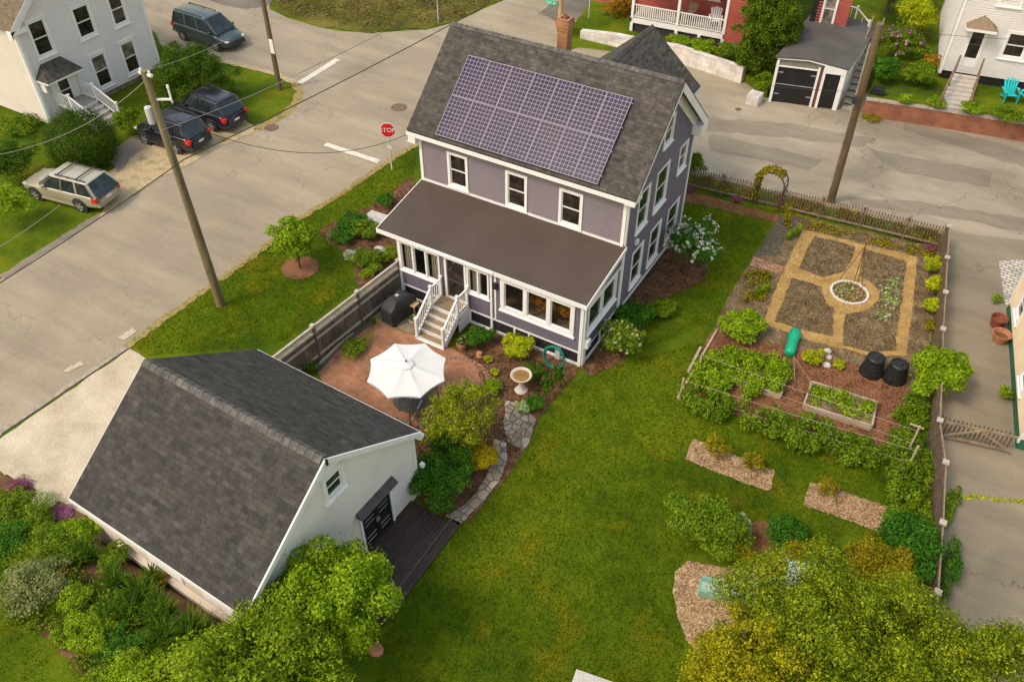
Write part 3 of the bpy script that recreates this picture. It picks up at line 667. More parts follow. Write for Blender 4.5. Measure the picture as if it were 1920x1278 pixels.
def railing(mb, p0, p1, h=.85, gap=.12, post=.09, bal=.03, ends=(1,1), base=.10):
    p0, p1 = Vector(p0), Vector(p1); L = math.hypot(p1.x-p0.x, p1.y-p0.y)
    mb.beam(p0 + Vector((0,0,h)), p1 + Vector((0,0,h)), .07, .045); mb.beam(p0 + Vector((0,0,base)), p1 + Vector((0,0,base)), .05, .045)
    n = max(2, int(L / gap))
    for i in range(1, n):
        q = p0.lerp(p1, i / n); mb.box(q.x-bal/2, q.x+bal/2, q.y-bal/2, q.y+bal/2, q.z + base, q.z + h)
    for e, q in zip(ends, (p0, p1)):
        if e: mb.box(q.x-post/2, q.x+post/2, q.y-post/2, q.y+post/2, q.z - .02, q.z + h + .1); mb.box(q.x-post*.7, q.x+post*.7, q.y-post*.7, q.y+post*.7, q.z + h + .1, q.z + h + .14)

# ------------------------------------------------------------------ the purple house
W_, D_, HE, HR, OV, OG = 9.14, 6.46, 5.87, 8.93, .296, .383
PIT = (HR - HE) / (D_ / 2 + OV)
house = thing('clapboard_house', 'two-storey mauve clapboard house with grey shingle roof and brown-roofed sunroom', 'house')
Wf = Wall((0,0,0), (1,0,0), (0,-1,0)); Wg = Wall((W_,0,0), (0,1,0), (1,0,0)); Wb = Wall((W_,D_,0), (-1,0,0), (0,1,0)); Wl = Wall((0,D_,0), (0,-1,0), (-1,0,0))
topz = lambda y: HE + PIT * (min(y, D_ - y) + OV) - .12
def gl(z):
    if z <= HE + PIT * OV - .12: return (0.0, D_)
    t = (z - (HE + PIT * OV - .12)) / PIT; return (t, D_ - t)
fwin = [(1.34,2.30,3.84,5.42),(4.03,5.0,3.80,5.40),(6.38,7.38,3.80,5.38)]
gwin = [(.95,2.03,3.62,5.42),(2.62,3.85,3.60,5.45),(4.88,5.78,4.15,5.42),(2.82,3.72,6.35,7.55),(.95,2.05,.92,2.72),(2.70,3.84,.86,2.70),(4.55,5.78,.84,2.68)]
mb = MB()
sh = lambda h, c=.05: (h[0]+c, h[1]-c, h[2]+c, h[3]-c)
clapboards(mb, Wf, W_, 0.55, HE + .1, [sh(h) for h in fwin] + [(3.15,4.0,.9,2.9)])
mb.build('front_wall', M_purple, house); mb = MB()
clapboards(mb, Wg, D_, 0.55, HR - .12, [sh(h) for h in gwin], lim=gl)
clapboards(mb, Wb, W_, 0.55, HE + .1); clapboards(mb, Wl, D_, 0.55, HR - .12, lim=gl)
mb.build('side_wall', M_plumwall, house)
mb = MB(); mb.box(.04, W_ - .04, .04, D_ - .04, 0, .56); mb.box(W_-.06, W_-.02, 1.2, 2.0, .12, .5)
mb.build('foundation', mat('dark_foundation', [(0.05,0.045,0.05),(0.085,0.075,0.075)], 3, .9, 20, .3), house)
mb = MB()
for f_ in range(2): mb.box(.12, W_ - .12, .12, D_ - .12, .6 + 3.0 * f_, .62 + 3.0 * f_)
mb.box(.3, W_-.3, .3, .34, .6, HE); mb.box(W_-.34, W_-.3, .3, D_-.3, .6, HE); mb.box(W_-.34, W_-.3, 2.3, D_-2.3, HE, HR - 1.6)
mb.build('interior', M_shadowroom, house)
for (a0,a1,z0,z1) in fwin: window(Wf, house, a0, a1, z0, z1, .11, sill=.03)
for i, (a0,a1,z0,z1) in enumerate(gwin): window(Wg, house, a0, a1, z0, z1, .085, pane=M_glassg, sill=.04, proud=.06)
# corner boards, water table, frieze and cornice
for Wq, a in ((Wf, 0), (Wf, W_ - .13), (Wg, 0), (Wg, D_ - .13)):
    mb = MB(); Wq.box(mb, a, a + .13, .5, HE + (.12 if Wq is Wg else .0), -.01, .062); mb.build('corner_board', M_white, house)
mb = MB(); Wg.box(mb, .13, D_ - .13, .45, .57, -.01, .07); mb.build('water_table', M_white, house)
mb = MB(); Wf.box(mb, .13, W_ - .13, HE - .28, HE + .02, -.01, .06); mb.build('frieze_board', M_white, house)
sof = HE - .04
for q in ((-OG, W_ + OG, -OV, .0, sof - .02, sof + .02, -OV - .02, -OV + .01), (-OG, W_ + OG, D_, D_ + OV, sof - .02, sof + .02, D_ + OV - .01, D_ + OV + .02)):
    mb = MB(); mb.box(*q[:6]); mb.box(q[0], q[1], q[6], q[7], sof - .08, HE + .05); mb.build('eave_trim', M_white, house)
def rake(W, parent, D, he, ov, pit, og, hr, th=.20, fr=.34):
    yr = D / 2
    for s in (0, 1):
        A, B = (-ov, he), (yr, hr)
        if s: A, B = (D + ov, he), (yr, hr)
        th, fr, up_ = (.36, .50, .03) if s else (.16, .30, -.02)
        mb = MB(); q = [(A[0], A[1] + up_), (B[0], B[1] + up_), (B[0], B[1] - th), (A[0], A[1] - th)]
        W.poly(mb, q if not s else q[::-1], og - .03, og + .012)
        q = [(max(0, min(D, A[0])), A[1] + pit * ov - .14), (B[0], B[1] - .14), (B[0], B[1] - .14 - fr), (max(0, min(D, A[0])), A[1] + pit * ov - .14 - fr)]
        W.poly(mb, q if not s else q[::-1], -.01, .065)
        x0, x1 = (-ov, .45) if not s else (D - .45, D + ov)
        W.box(mb, x0, x1, he - (.42 if s else .18), he - (.05 if s else 0), -.01, og - (.04 if not s else -.03))
        mb.build('rake_board', M_white, parent)
rake(Wg, house, D_, HE, OV, PIT, OG, HR); rake(Wl, house, D_, HE, OV, PIT, OG, HR)
XE, YE, ZE, HW = 5.47, 9.97, 7.74, 2.55
mb = MB(); e = .10
slope(mb, (-OG,-OV,HE+e), (W_+OG,-OV,HE+e), (W_+OG,D_/2,HR+e), (-OG,D_/2,HR+e))
slope(mb, (W_+OG,D_+OV,HE+e), (-OG,D_+OV,HE+e), (-OG,D_/2,HR+e), (W_+OG,D_/2,HR+e))
rf = mb.build('roof', M_roof, house)
mb = MB(); slope(mb, (XE+HW,4.2,ZE-.86*HW), (XE+HW,YE,ZE-.86*HW), (XE,YE,ZE), (XE,4.2,ZE)); slope(mb, (XE-HW,YE,ZE-.86*HW), (XE-HW,4.2,ZE-.86*HW), (XE,4.2,ZE), (XE,YE,ZE))
mb.build('rear_wing_roof', M_roof, house)
We = Wall((XE-2.3,D_,0), (1,0,0), (0,1,0))
mb = MB(); Wx = Wall((XE+2.3,D_,0), (0,1,0), (1,0,0)); Wy = Wall((XE-2.3,9.75,0), (0,-1,0), (-1,0,0)); Wz = Wall((XE+2.3,9.75,0), (-1,0,0), (0,1,0))
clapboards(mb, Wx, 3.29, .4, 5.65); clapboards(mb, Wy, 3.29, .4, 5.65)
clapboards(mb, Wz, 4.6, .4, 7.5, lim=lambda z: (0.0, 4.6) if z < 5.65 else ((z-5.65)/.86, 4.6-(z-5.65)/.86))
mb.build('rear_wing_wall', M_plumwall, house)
mb = MB(); Wr = Wall((XE+HW-2.3-.25, YE, 0), (1,0,0), (0,1,0))
mb.box(XE+HW-.05, XE+HW+.02, 6.9, YE, ZE-.86*HW-.22, ZE-.86*HW-.04)
mb.build('rear_wing_trim', M_white, house)
# ridge caps
def ridge_caps(a, b, m, parent, wd=.26, st=.24, drop=.85):
    a, b = Vector(a), Vector(b); d = (b - a).normalized(); L = (b - a).length; n = int(L / st); mb = MB(); s = Vector((-d.y, d.x, 0))
    for i in range(n):
        p, q = a + d * (i * st), a + d * ((i + 1) * st + .04); lift = .025
        for sg in (1, -1):
            e1 = s * sg * wd / 2 - Vector((0,0,wd/2*drop))
            pts = [p + Vector((0,0,.005)), q + Vector((0,0,lift)), q + e1 + Vector((0,0,lift)), p + e1 + Vector((0,0,.005))]
            o_ = random.Random(i * 3 + sg).uniform(0, 9)
            uv = [(o_, .02), (o_ + .2, .02), (o_ + .2, .12), (o_, .12)]
            mb.face(pts if sg < 0 else pts[::-1], uv)
    return mb.build('ridge_cap', m, parent)
ridge_caps((-OG,D_/2,HR+e+.012), (W_+OG,D_/2,HR+e+.012), M_capsh, house, drop=PIT)
ridge_caps((XE,4.4,ZE+.01), (XE,YE,ZE+.01), M_roof, house, drop=.86)
# chimney
M_chim = brickmat('chimney_brick', (0.30,0.095,0.035), (0.40,0.15,0.06), (0.33,0.22,0.13), .21, .075, .012)
mb = MB(); mb.box(3.97,4.40,3.95,4.37,7.2,9.40); mb.box(3.94,4.43,3.92,4.40,9.40,9.52); mb.box(3.91,4.46,3.89,4.43,9.52,9.72)
mb.box(3.94,4.43,3.92,4.01,9.72,9.84); mb.box(3.94,4.43,4.31,4.40,9.72,9.84); mb.box(3.94,4.03,4.01,4.31,9.72,9.84); mb.box(4.34,4.43,4.01,4.31,9.72,9.84)
ch = mb.build('chimney', M_chim, house)
MB().lathe([(.10,9.7),(.10,9.93),(.08,9.93),(.08,9.7)], 12, (4.185,4.16,0)).build('flue', mat('flue_clay', [(0.35,0.14,0.07),(0.25,0.1,0.06)], 5), ch)
# --- sunroom
PD, PL = 3.07, .86
Ws = Wall((PL,-PD,0), (1,0,0), (0,-1,0)); Wd = Wall((W_,-PD,0), (0,1,0), (1,0,0)); Wq = Wall((PL,0,0), (0,-1,0), (-1,0,0)); SW = W_ - PL
def s2(a): return a - PL
sw = [(.93,2.87,1.46,2.88),(4.12,5.12,1.60,2.86),(5.62,8.78,1.38,2.92)]
dr = (3.08,4.08,.93,2.93)
mb = MB()
clapboards(mb, Ws, SW, .72, 3.0, [(s2(a)+.05, s2(b)-.05, c+.05, d-.05) for a,b,c,d in sw] + [(s2(dr[0])+.05, s2(dr[1])-.05, .8, dr[3]-.05)])
ptop = lambda y: 3.02 + .165 * y
clapboards(mb, Wd, PD, .72, 3.50, [(.22,2.68,1.45,2.78)], lim=lambda z: (0.0 if z < 3.02 else (z-3.02)/.165, PD))
clapboards(mb, Wq, PD, .72, 3.50, lim=lambda z: (0.0, PD if z < 3.02 else PD - (z-3.02)/.165))
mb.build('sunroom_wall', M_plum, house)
mb = MB(); mb.box(PL+.1, W_-.1, -PD+.1, -.02, .86, .92); mb.box(PL+.1, W_-.1, -.12, -.06, .92, 3.3)
mb.build('sunroom_interior', mat('sunroom_boards', [(0.34,0.24,0.15),(0.46,0.35,0.24)], 2, .6, 10, .25), house)
window(Ws, house, s2(.93), s2(2.87), 1.46, 2.88, .07, units=3, style='slide', pane=M_clear, sill=.04)
window(Ws, house, s2(4.12), s2(5.12), 1.60, 2.86, .07, units=2, style='slide', pane=M_clear, sill=.04)
window(Ws, house, s2(5.62), s2(8.78), 1.38, 2.92, .17, units=3, style='one', pane=M_clear, sill=.06)
window(Wd, house, .22, 2.68, 1.45, 2.78, .10, units=2, style='one', pane=M_glassg, sill=.06)
# door
mb = MB(); c = .09
for q in ((s2(dr[0]), s2(dr[0])+c, dr[2], dr[3]), (s2(dr[1])-c, s2(dr[1]), dr[2], dr[3]), (s2(dr[0])+c, s2(dr[1])-c, dr[3]-c, dr[3]), (s2(dr[0])+c, s2(dr[1])-c, dr[2], dr[2]+.05)): Ws.box(mb, *q, -.06, .05)
mb2 = MB()
for q in ((3.17,3.24,.98,2.84),(3.92,3.99,.98,2.84),(3.24,3.92,2.77,2.84),(3.24,3.92,.98,1.08),(3.24,3.92,1.78,1.86)): Ws.box(mb2, s2(q[0]), s2(q[1]), q[2], q[3], -.05, -.01)
d_ = mb.build('storm_door', M_white, house); mb2.build('door_frame', mat('dark_door_frame', [(0.06,0.045,0.04),(0.09,0.07,0.06)], 3), d_)
mb = MB(); Ws.box(mb, s2(3.24), s2(3.92), 1.08, 2.77, -.035, -.025); mb.build('pane', M_glass, d_)
# corner posts, header, fascia, skirt
for a in (0, SW - .12): mb = MB(); Ws.box(mb, a, a + .12, 0, 3.0, -.01, .062); mb.build('corner_post', M_white, house)
mb = MB(); Ws.box(mb, s2(5.17), s2(5.26), 0, 3.0, -.01, .065); mb.build('corner_post', M_white, house)
mb = MB(); Ws.box(mb, s2(5.36), s2(5.43), .72, 3.0, .0, .05); mb.build('downpipe', M_white, house)
for a in (0, PD - .12): mb = MB(); Wd.box(mb, a, a + .12, 0 if a == 0 else .5, 3.0 + (.45 if a else 0), -.01, .062); mb.build('corner_post', M_white, house)
mb = MB(); Ws.box(mb, .12, SW - .12, 2.92, 3.06, -.01, .075); Wd.box(mb, .12, PD - .12, 2.78, 2.87, -.01, .06)
mb.build('header_board', M_white, house)
x0, x1 = -.0, W_ + .13
M_skirt = mat('dark_lattice', [(0.022,0.018,0.024),(0.045,0.038,0.045)], 8, .8, 30, .4)
mb = MB()
for Wn, L in ((Ws, SW), (Wd, PD)):
    Wn.box(mb, .12, L - .12, .66, .74, -.01, .05); Wn.box(mb, .12, L - .12, .02, .12, -.01, .05)
    for a in ([1.3, 2.2, 3.3, 4.35 + 1.0, 6.0] if Wn is Ws else [1.5]): Wn.box(mb, a, a + .08, .12, .66, -.01, .05)
mb.build('skirt_frame', M_white, house)
mb = MB()
for Wn, L in ((Ws, SW), (Wd, PD)):
    Wn.box(mb, .12, L - .12, .12, .66, -.04, -.02)
    k = 0
    while k * .09 < L - .3: Wn.box(mb, .14 + k * .09, .17 + k * .09, .13, .65, -.02, .0); k += 1
mb.build('lattice_panel', M_skirt, house)
mb = MB(); yf, zf, zb = -PD - .14, 3.06, 3.60
slope(mb, (x0,yf,zf+.1), (x1,yf,zf+.1), (x1,.0,zb+.1), (x0,.0,zb+.1), .1)
mb.build('sunroom_roof', M_membrane, house)
mb = MB(); mb.box(x0-.02, x1+.02, yf-.035, yf-.005, zf-.07, zf+.115); mb.box(x0, x1, yf, -PD+.02, zf-.06, zf-.02)
mb.beam((x1+.012,yf,zf+.02), (x1+.012,0,zb+.02), .03, .2); mb.beam((x0-.012,yf,zf+.02), (x0-.012,0,zb+.02), .03, .2)
mb.build('fascia', M_white, house)
mb = MB(); Wf.box(mb, 0, W_, zb+.10, zb+.20, -.01, .065); mb.build('flashing_board', M_white, house)
mb = MB(); mb.beam((2.0,yf-.06,zf+.05),(5.4,yf-.06,zf+.05),.05,.10); mb.build('gutter', M_white, house)
# lantern, meter box
mb = MB(); Ws.box(mb, s2(5.36), s2(5.52), 2.35, 2.6, .05, .17); mb.build('wall_lantern', M_black, house)
mb = MB(); Wd.box(mb, .03, .30, .95, 1.30, .04, .22); Wd.box(mb, .12, .17, .1, .95, .04, .09); mb.build('meter_box', mat('pale_grey_box', [(0.55,0.55,0.55),(0.66,0.66,0.66)], 3), house)
mb = MB(); Wg.box(mb, 1.05, 1.25, 3.1, 3.3, .0, .14); mb.build('vent_hood', M_white, house)
# porch steps
st = thing('porch_steps', 'weathered wooden steps with white railings up to the sunroom door', 'steps')
M_deckwood = mat('weathered_tread', [(0.20,0.145,0.08),(0.31,0.235,0.14)], 3, .8, 20, .25, .3, stretch=(1,6,1))
SX0, SX1 = 2.85, 4.18; zt = .93
tops = [(-PD-.04, -PD-.78, zt)] + [(-PD-.78-.27*i, -PD-.78-.27*(i+1)-.02, zt-.19*(i+1)) for i in range(4)]
for (ya, yb, z) in tops:
    mb = MB(); n = max(2, int(round((ya - yb) / .14))); wd = (ya - yb) / n
    for k in range(n): mb.box(SX0+.05, SX1-.05, ya - (k+1)*wd + .006, ya - k*wd, z-.035, z)
    t = mb.build('tread', M_deckwood, st)
mb = MB()
for (ya, yb, z) in tops: mb.box(SX0, SX1, yb-.0, yb+.02, z-.19, z-.036); mb.box(SX0+.02, SX1-.02, yb-.022, yb-.002, z-.05, z+.002)
mb.box(SX0, SX1, -PD-1.95, -PD-1.86, 0, .05)
for x in (SX0, SX1-.04):
    mb.box(x, x+.04, -PD-.8, -PD-.05, 0.05, zt-.036); mb.beam((x+.02,-PD-.78,zt-.14),(x+.02,-PD-1.9,.06),.04,.26)
mb.build('riser', M_white, st)
for x in (SX0+.045, SX1-.045):
    mb = MB(); railing(mb, (x,-PD-.1,zt), (x,-PD-.8,zt), ends=(1,1)); railing(mb, (x,-PD-.8,zt), (x,-PD-1.88,.08), ends=(0,1), gap=.11)
    mb.build('railing', M_white, st)
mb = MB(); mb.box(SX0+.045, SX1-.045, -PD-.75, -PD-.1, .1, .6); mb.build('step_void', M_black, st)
# solar array: fourteen modules in two rows
arr = thing('solar_array', 'fourteen framed solar modules in two rows on the front roof slope', 'solar panels')
m, nt, bs = _new('solar_cells')
v = coord(nt, 'uv'); sx = nt.nodes.new("ShaderNodeSeparateXYZ"); nt.links.new(v, sx.inputs[0])
def cellco(o): f = math_(nt, 'FRACT', o); return math_(nt, 'ABSOLUTE', math_(nt, 'SUBTRACT', f, .5))
cxn, cyn = cellco(sx.outputs[0]), cellco(sx.outputs[1])
edge = math_(nt, 'GREATER_THAN', math_(nt, 'MAXIMUM', cxn, cyn), .462)
dia = math_(nt, 'GREATER_THAN', math_(nt, 'ADD', cxn, cyn), .86)
bus = math_(nt, 'LESS_THAN', math_(nt, 'ABSOLUTE', math_(nt, 'SUBTRACT', cxn, .17)), .014)
n = noise(nt, coord(nt, 'pos'), .35, 2); r = ramp(nt, [(0.012,0.010,0.034),(0.020,0.015,0.045),(0.034,0.022,0.046)]); nt.links.new(n, r.inputs[0])
c1 = mixc(nt, r.outputs[0], (0.24,0.21,0.28), math_(nt, 'MULTIPLY', bus, .4)); c2 = mixc(nt, c1, (0.36,0.32,0.40), math_(nt, 'MAXIMUM', edge, dia))
nt.links.new(c2, bs.inputs['Base Color']); bs.inputs['Roughness'].default_value = .3; bs.inputs['Specular IOR Level'].default_value = .12; bs.inputs['Coat Weight'].default_value = .0; bs.inputs['Coat Roughness'].default_value = .05
M_cells = m; M_alu = mat('aluminium_frame', [(0.30,0.27,0.33),(0.37,0.34,0.40)], 3, .6, 20, .05, .02, metal=0, spec=.2)
L_ = math.hypot(D_/2 + OV, HR - HE); dv = Vector((0, (D_/2 + OV)/L_, (HR-HE)/L_)); nn = Vector((0, -dv.z, dv.y))
b0 = Vector((0, -OV, HE + .15 + .10)) + Vector((.999, 0, 0)) + dv * (.046) + nn * .02
for j in range(2):
    for i in range(7):
        Mx = Matrix(((1, 0, 0, b0.x + i*1.0), (0, dv.y, nn.y, b0.y + dv.y*j*1.69), (0, dv.z, nn.z, b0.z + dv.z*j*1.69), (0,0,0,1)))
        mb = MB(); g = .006; w1, h1 = 1.0 - g, 1.67
        for q in ((g,.022,0,h1),(w1-.016,w1,0,h1),(.022,w1-.016,0,.018),(.022,w1-.016,h1-.018,h1)): mb.box(*q, -.035, .008, Mx)
        o = mb.build('solar_panel', M_alu, arr)
        cb = MB(); pts = [Mx @ Vector(p) for p in ((.020,.016,0),(w1-.014,.016,0),(w1-.014,h1-.016,0),(.020,h1-.016,0))]
        cb.face(pts, [(0,0),(6,0),(6,10),(0,10)]); cb.build('cell_sheet', M_cells, o)
mb = MB()
for j in range(4):
    z = .35 + .95 * j; a = b0 + dv * z - nn * .06; mb.beam(a + Vector((-.05,0,0)), a + Vector((7.05,0,0)), .04, .04)
mb.build('mounting_rail', M_alu, arr)
# ------------------------------------------------------------------ the barn (garage) in the foreground
barn = thing('shingled_garage', 'large dark-shingled pale garage with black double doors at its gable end', 'garage', (7.30,-18.30,0), -0.030)
M_pale = mat('pale_shingle_wall', [(0.72,0.67,0.64),(0.79,0.74,0.71)], 1.2, .8, 22, .10, .1)
M_sunwhite = mat('sunwarmed_white_wall', [(0.60,0.52,0.42),(0.68,0.60,0.50)], 1.2, .8, 22, .05, .05)  # same white as the gable, warmth of sunlight painted into the colour
GL, YR, ZL, ZRg, ZA = 6.86, 7.36, 3.2, 3.07, 5.70; YA = 3.58
Gg = Wall((-.22,.12,0), (0,1,0), (1,0,0)); gw = YR - .24
def zroof(y): return (ZL + (ZA-ZL) * y / YA) if y < YA else (ZRg + (ZA-ZRg) * (YR - y) / (YR - YA))
def lim(z):
    lo = 0.0 if z < zroof(.12) - .1 else (z + .1 - ZL) / (ZA-ZL) * YA - .12
    hi = gw if z < zroof(YR-.12) - .1 else YR - (z + .1 - ZRg) / (ZA-ZRg) * (YR-YA) - .12
    return (lo, hi)
gwd = (3.30, 4.14, 3.80, 4.78); gdr = (4.32, 5.80, .10, 2.0)
mb = MB(); clapboards(mb, Gg, gw, .0, ZA - .1, [(gwd[0]+.05,gwd[1]-.05,gwd[2]+.05,gwd[3]-.05),(gdr[0]+.05,gdr[1]-.05,gdr[2],gdr[3]-.05)], board=.16, tilt=.008, lim=lim)
mb.build('gable_wall', M_pale, barn)
mb = MB(); Gs = Wall((-GL+.25,.12,0), (1,0,0), (0,-1,0)); L = GL - .47
clapboards(mb, Gs, L, .0, ZL - .02, board=.25, tilt=.006)
Gr = Wall((-.22,YR-.12,0), (-1,0,0), (0,1,0)); clapboards(mb, Gr, L, .0, ZRg, board=.25, tilt=.006)
Gf = Wall((-GL+.25,YR-.12,0), (0,-1,0), (-1,0,0)); clapboards(mb, Gf, gw, .0, ZA - .1, board=.25, tilt=.006, lim=lambda z: (gw - lim(z)[1], gw - lim(z)[0]))
mb.build('side_wall', M_sunwhite, barn)
mb = MB(); Gs.box(mb, 1.2, L, 1.86, 2.08, .0, .16); mb.build('stone_ledge', M_sunwhite, barn)
for a in (2.65, 4.8): mb = MB(); Gs.box(mb, a, a+1.35, 2.30, 2.95, .0, .035); mb.build('shutter', M_white, barn)
window(Gg, barn, gwd[0], gwd[1], gwd[2], gwd[3], .13, pane=M_glassg, style='hung', sill=.06, head=.05)
for a in (0, gw - .12): mb = MB(); Gg.box(mb, a, a+.12, 0, 2.95, -.01, .035); mb.build('corner_board', M_white, barn)
mb = MB(); Gg.box(mb, gdr[0], gdr[0]+.09, .1, gdr[3], -.05, .05); Gg.box(mb, gdr[1]-.09, gdr[1], .1, gdr[3], -.05, .05); Gg.box(mb, gdr[0]+.09, gdr[1]-.09, gdr[3]-.09, gdr[3], -.05, .05)
mb.build('door_frame', M_white, barn)
M_blackdoor = mat('black_paint', [(0.010,0.010,0.011),(0.018,0.017,0.018)], 3, .45, 20, .1)
mid = (gdr[0] + gdr[1]) / 2
for a0, a1 in ((gdr[0]+.09, mid-.006), (mid+.006, gdr[1]-.09)):
    mb = MB(); Gg.box(mb, a0, a1, .12, gdr[3]-.09, -.04, -.01)
    for q in ((a0,a0+.08,.12,1.91),(a1-.08,a1,.12,1.91),(a0+.08,a1-.08,.12,.26),(a0+.08,a1-.08,.92,1.02),(a0+.08,a1-.08,1.82,1.91)): Gg.box(mb, *q, -.01, .02)
    o = mb.build('barn_door', M_blackdoor, barn)
    m2 = MB()
    for zz in (.40,.62,1.20,1.42,1.64): Gg.box(m2, a0+.1, a1-.1, zz, zz+.022, .0, .016)
    m2.build('door_batten', mat('grey_metal', [(0.25,0.25,0.26),(0.36,0.36,0.37)], 4, .4), o)
    hx = a1 - .05 if a0 < mid - .2 else a0 + .02
    m3 = MB(); Gg.box(m3, hx, hx+.03, .95, 1.15, .02, .06); m3.build('handle', M_alu, o)
mb = MB(); Gg.poly(mb, [(gdr[0]-.06,2.0),(gdr[1]+.12,2.0),(gdr[1]+.12,2.06),(gdr[0]-.06,2.06)], .0, .24)
a, b, c, d = Gg.p(gdr[0]-.08,2.06,.26), Gg.p(gdr[1]+.14,2.06,.26), Gg.p(gdr[1]+.14,2.2,.0), Gg.p(gdr[0]-.08,2.2,.0)
slope(mb, a, b, c, d, .03); mb.build('door_hood', mat('dark_hood', [(0.05,0.045,0.045),(0.09,0.08,0.075)], 3, .7, 20, .2), barn)
mb = MB()
slope(mb, (-GL,0,ZL), (0,0,ZL), (0,YA,ZA), (-GL,YA,ZA), .1)
slope(mb, (0,YR,ZRg), (-GL,YR,ZRg), (-GL,YA,ZA), (0,YA,ZA), .1)
mb.build('roof', M_roof2, barn)
ridge_caps((-GL,YA,ZA+.01), (0,YA,ZA+.01), M_capsh, barn, .34, .27, .69)
for s in (0, 1):
    A, B = ((0, ZL), (YA, ZA)) if not s else ((YR, ZRg), (YA, ZA))
    for xx in (-.0, -GL):
        mb = MB(); Wk = Wall((xx,0,0), (0,1,0), (1,0,0)); up_ = .010 if xx > -1 else -.03; q = [(A[0], A[1]+up_), (B[0], B[1]+up_), (B[0], B[1]-.19), (A[0], A[1]-.19)]
        Wk.poly(mb, q if not s else q[::-1], -.02 if xx > -1 else -.035, .028 if xx > -1 else -.0)
        if xx > -1:
            q = [(A[0], A[1]-.12), (B[0], B[1]-.12), (B[0], B[1]-.24), (A[0], A[1]-.24)]; Wk.poly(mb, q if not s else q[::-1], -.21, -.021)
        mb.build('rake_board', M_white, barn)
for y_, z_ in ((-.02, ZL), (YR-.01, ZRg)): mb = MB(); mb.box(-GL, 0, y_, y_+.03, z_-.17, z_-.01); mb.build('eave_board', M_white, barn)
mb = MB(); mb.box(-1.2, 0.02, YR-.1, YR+.12, ZRg-.3, ZRg-.18); mb.build('gutter', M_white, barn)
mb = MB(); Gg.box(mb, 3.42, 3.48, ZA-.2, ZA+.02, .23, .29); mb.build('gable_lamp', M_black, barn)
mb = MB(); mb.box(-.10,.04,YR-.12,YR+.0,1.45,1.6); mb.build('wall_lamp', M_white, barn)
# dark deck
deck = thing('timber_deck', 'dark stained wooden deck outside the black barn doors', 'deck')
M_deck = mat('dark_deck_boards', [(0.030,0.020,0.018),(0.062,0.040,0.034)], 1.5, .6, 22, .25, .2, stretch=(5,1,1))
mb = MB(); rr = random.Random(3)
for k in range(11): x = 7.16 + k * .148; mb.box(x, x+.14, -15.55, -11.55, .10, .15 + rr.uniform(0,.003))
mb.build('deck_board', M_deck, deck)
mb = MB(); mb.box(8.795,8.83,-15.55,-11.5,.0,.152); mb.build('edge_board', mat('edge_board', [(0.09,0.065,0.055),(0.13,0.10,0.085)], 3), deck)
mb = MB()
for k in range(2): mb.box(8.84+k*.16, 8.99+k*.16, -15.45, -11.4, .03, .07)
mb.build('step_board', M_deck, deck)

# ------------------------------------------------------------------ neighbouring houses
def box_house(name, label, loc, rz, wd, dp, he, hr, wallm, roofm, ridge='x', ov=.3, foundation=None, trim=None):
    """local x along the front (front wall at y=0, facing -y), ridge along x or y"""
    t = thing(name, label, 'house', loc, rz); trim = trim or M_white
    F = Wall((0,0,0), (1,0,0), (0,-1,0)); Rt = Wall((wd,0,0), (0,1,0), (1,0,0)); B = Wall((wd,dp,0), (-1,0,0), (0,1,0)); Lf = Wall((0,dp,0), (0,-1,0), (-1,0,0))
    return t, F, Rt, B, Lf
# grey gable-fronted house at the left
LX, LY0, LY1 = -23.84, -1.15, 6.65; LW = LY1 - LY0; LHE, LHR = 5.45, 8.6; LL = 9.5
gh = thing('gable_house', 'pale grey two-storey house with a cream side wall and a small hooded front door', 'house')
Wg2 = Wall((LX,LY0,0), (0,1,0), (1,0,0)); Wc2 = Wall((LX-LL,LY0,0), (1,0,0), (0,-1,0)); Wn2 = Wall((LX,LY1,0), (-1,0,0), (0,1,0)); Wk2 = Wall((LX-LL,LY1,0), (0,-1,0), (-1,0,0))
M_lgrey = mat('pale_grey_siding', [(0.66,0.61,0.61),(0.72,0.67,0.67)], 1.2, .65, 20, .05, .05)
M_lcream = mat('cream_siding', [(0.56,0.51,0.455),(0.62,0.57,0.51)], 1, .65, 20, .04, .04)
pit2 = (LHR - LHE) / (LW / 2)
hl = [(.68,1.82,3.42,5.36),(3.30,4.50,3.42,5.20),(5.55,6.62,3.30,5.15),(3.40,4.52,.55,2.50),(5.42,6.52,.55,2.48),(.95,1.75,.3,2.25)]
def l2(z): t = max(0, (z - LHE) / pit2); return (t, LW - t)
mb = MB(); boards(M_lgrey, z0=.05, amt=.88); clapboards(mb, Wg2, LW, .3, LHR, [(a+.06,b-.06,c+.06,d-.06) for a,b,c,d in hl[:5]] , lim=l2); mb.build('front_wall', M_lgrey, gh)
mb = MB(); clapboards(mb, Wc2, LL, .1, LHE); clapboards(mb, Wn2, LL, .3, LHE); clapboards(mb, Wk2, LW, .3, LHR, lim=l2); mb.build('side_wall', M_lcream, gh)
M_rubble = brickmat('rubble_foundation', (0.20,0.10,0.06), (0.33,0.27,0.22), (0.20,0.17,0.14), .35, .16, .02)
mb = MB(); mb.box(LX-LL+.05, LX-.03, LY0+.05, LY1-.05, 0, .3); mb.build('foundation', M_rubble, gh)
for i, (a,b,c,d) in enumerate(hl[:5]): window(Wg2, gh, a, b, c, d, .14, head=.08, sill=.06, mats=[M_glass, M_blind if i in (3,4) else M_glass])
for a in (0, LW-.16): mb = MB(); Wg2.box(mb, a, a+.16, .1, LHE, -.01, .065); mb.build('corner_board', M_white, gh)
mb = MB(); Wc2.box(mb, LL-.16, LL, .1, LHE, -.01, .045); mb.build('corner_board', M_white, gh)
M_brnroof = shingle('brown_shingles', [(0.10,0.08,0.05),(0.16,0.125,0.08),(0.22,0.175,0.12)])
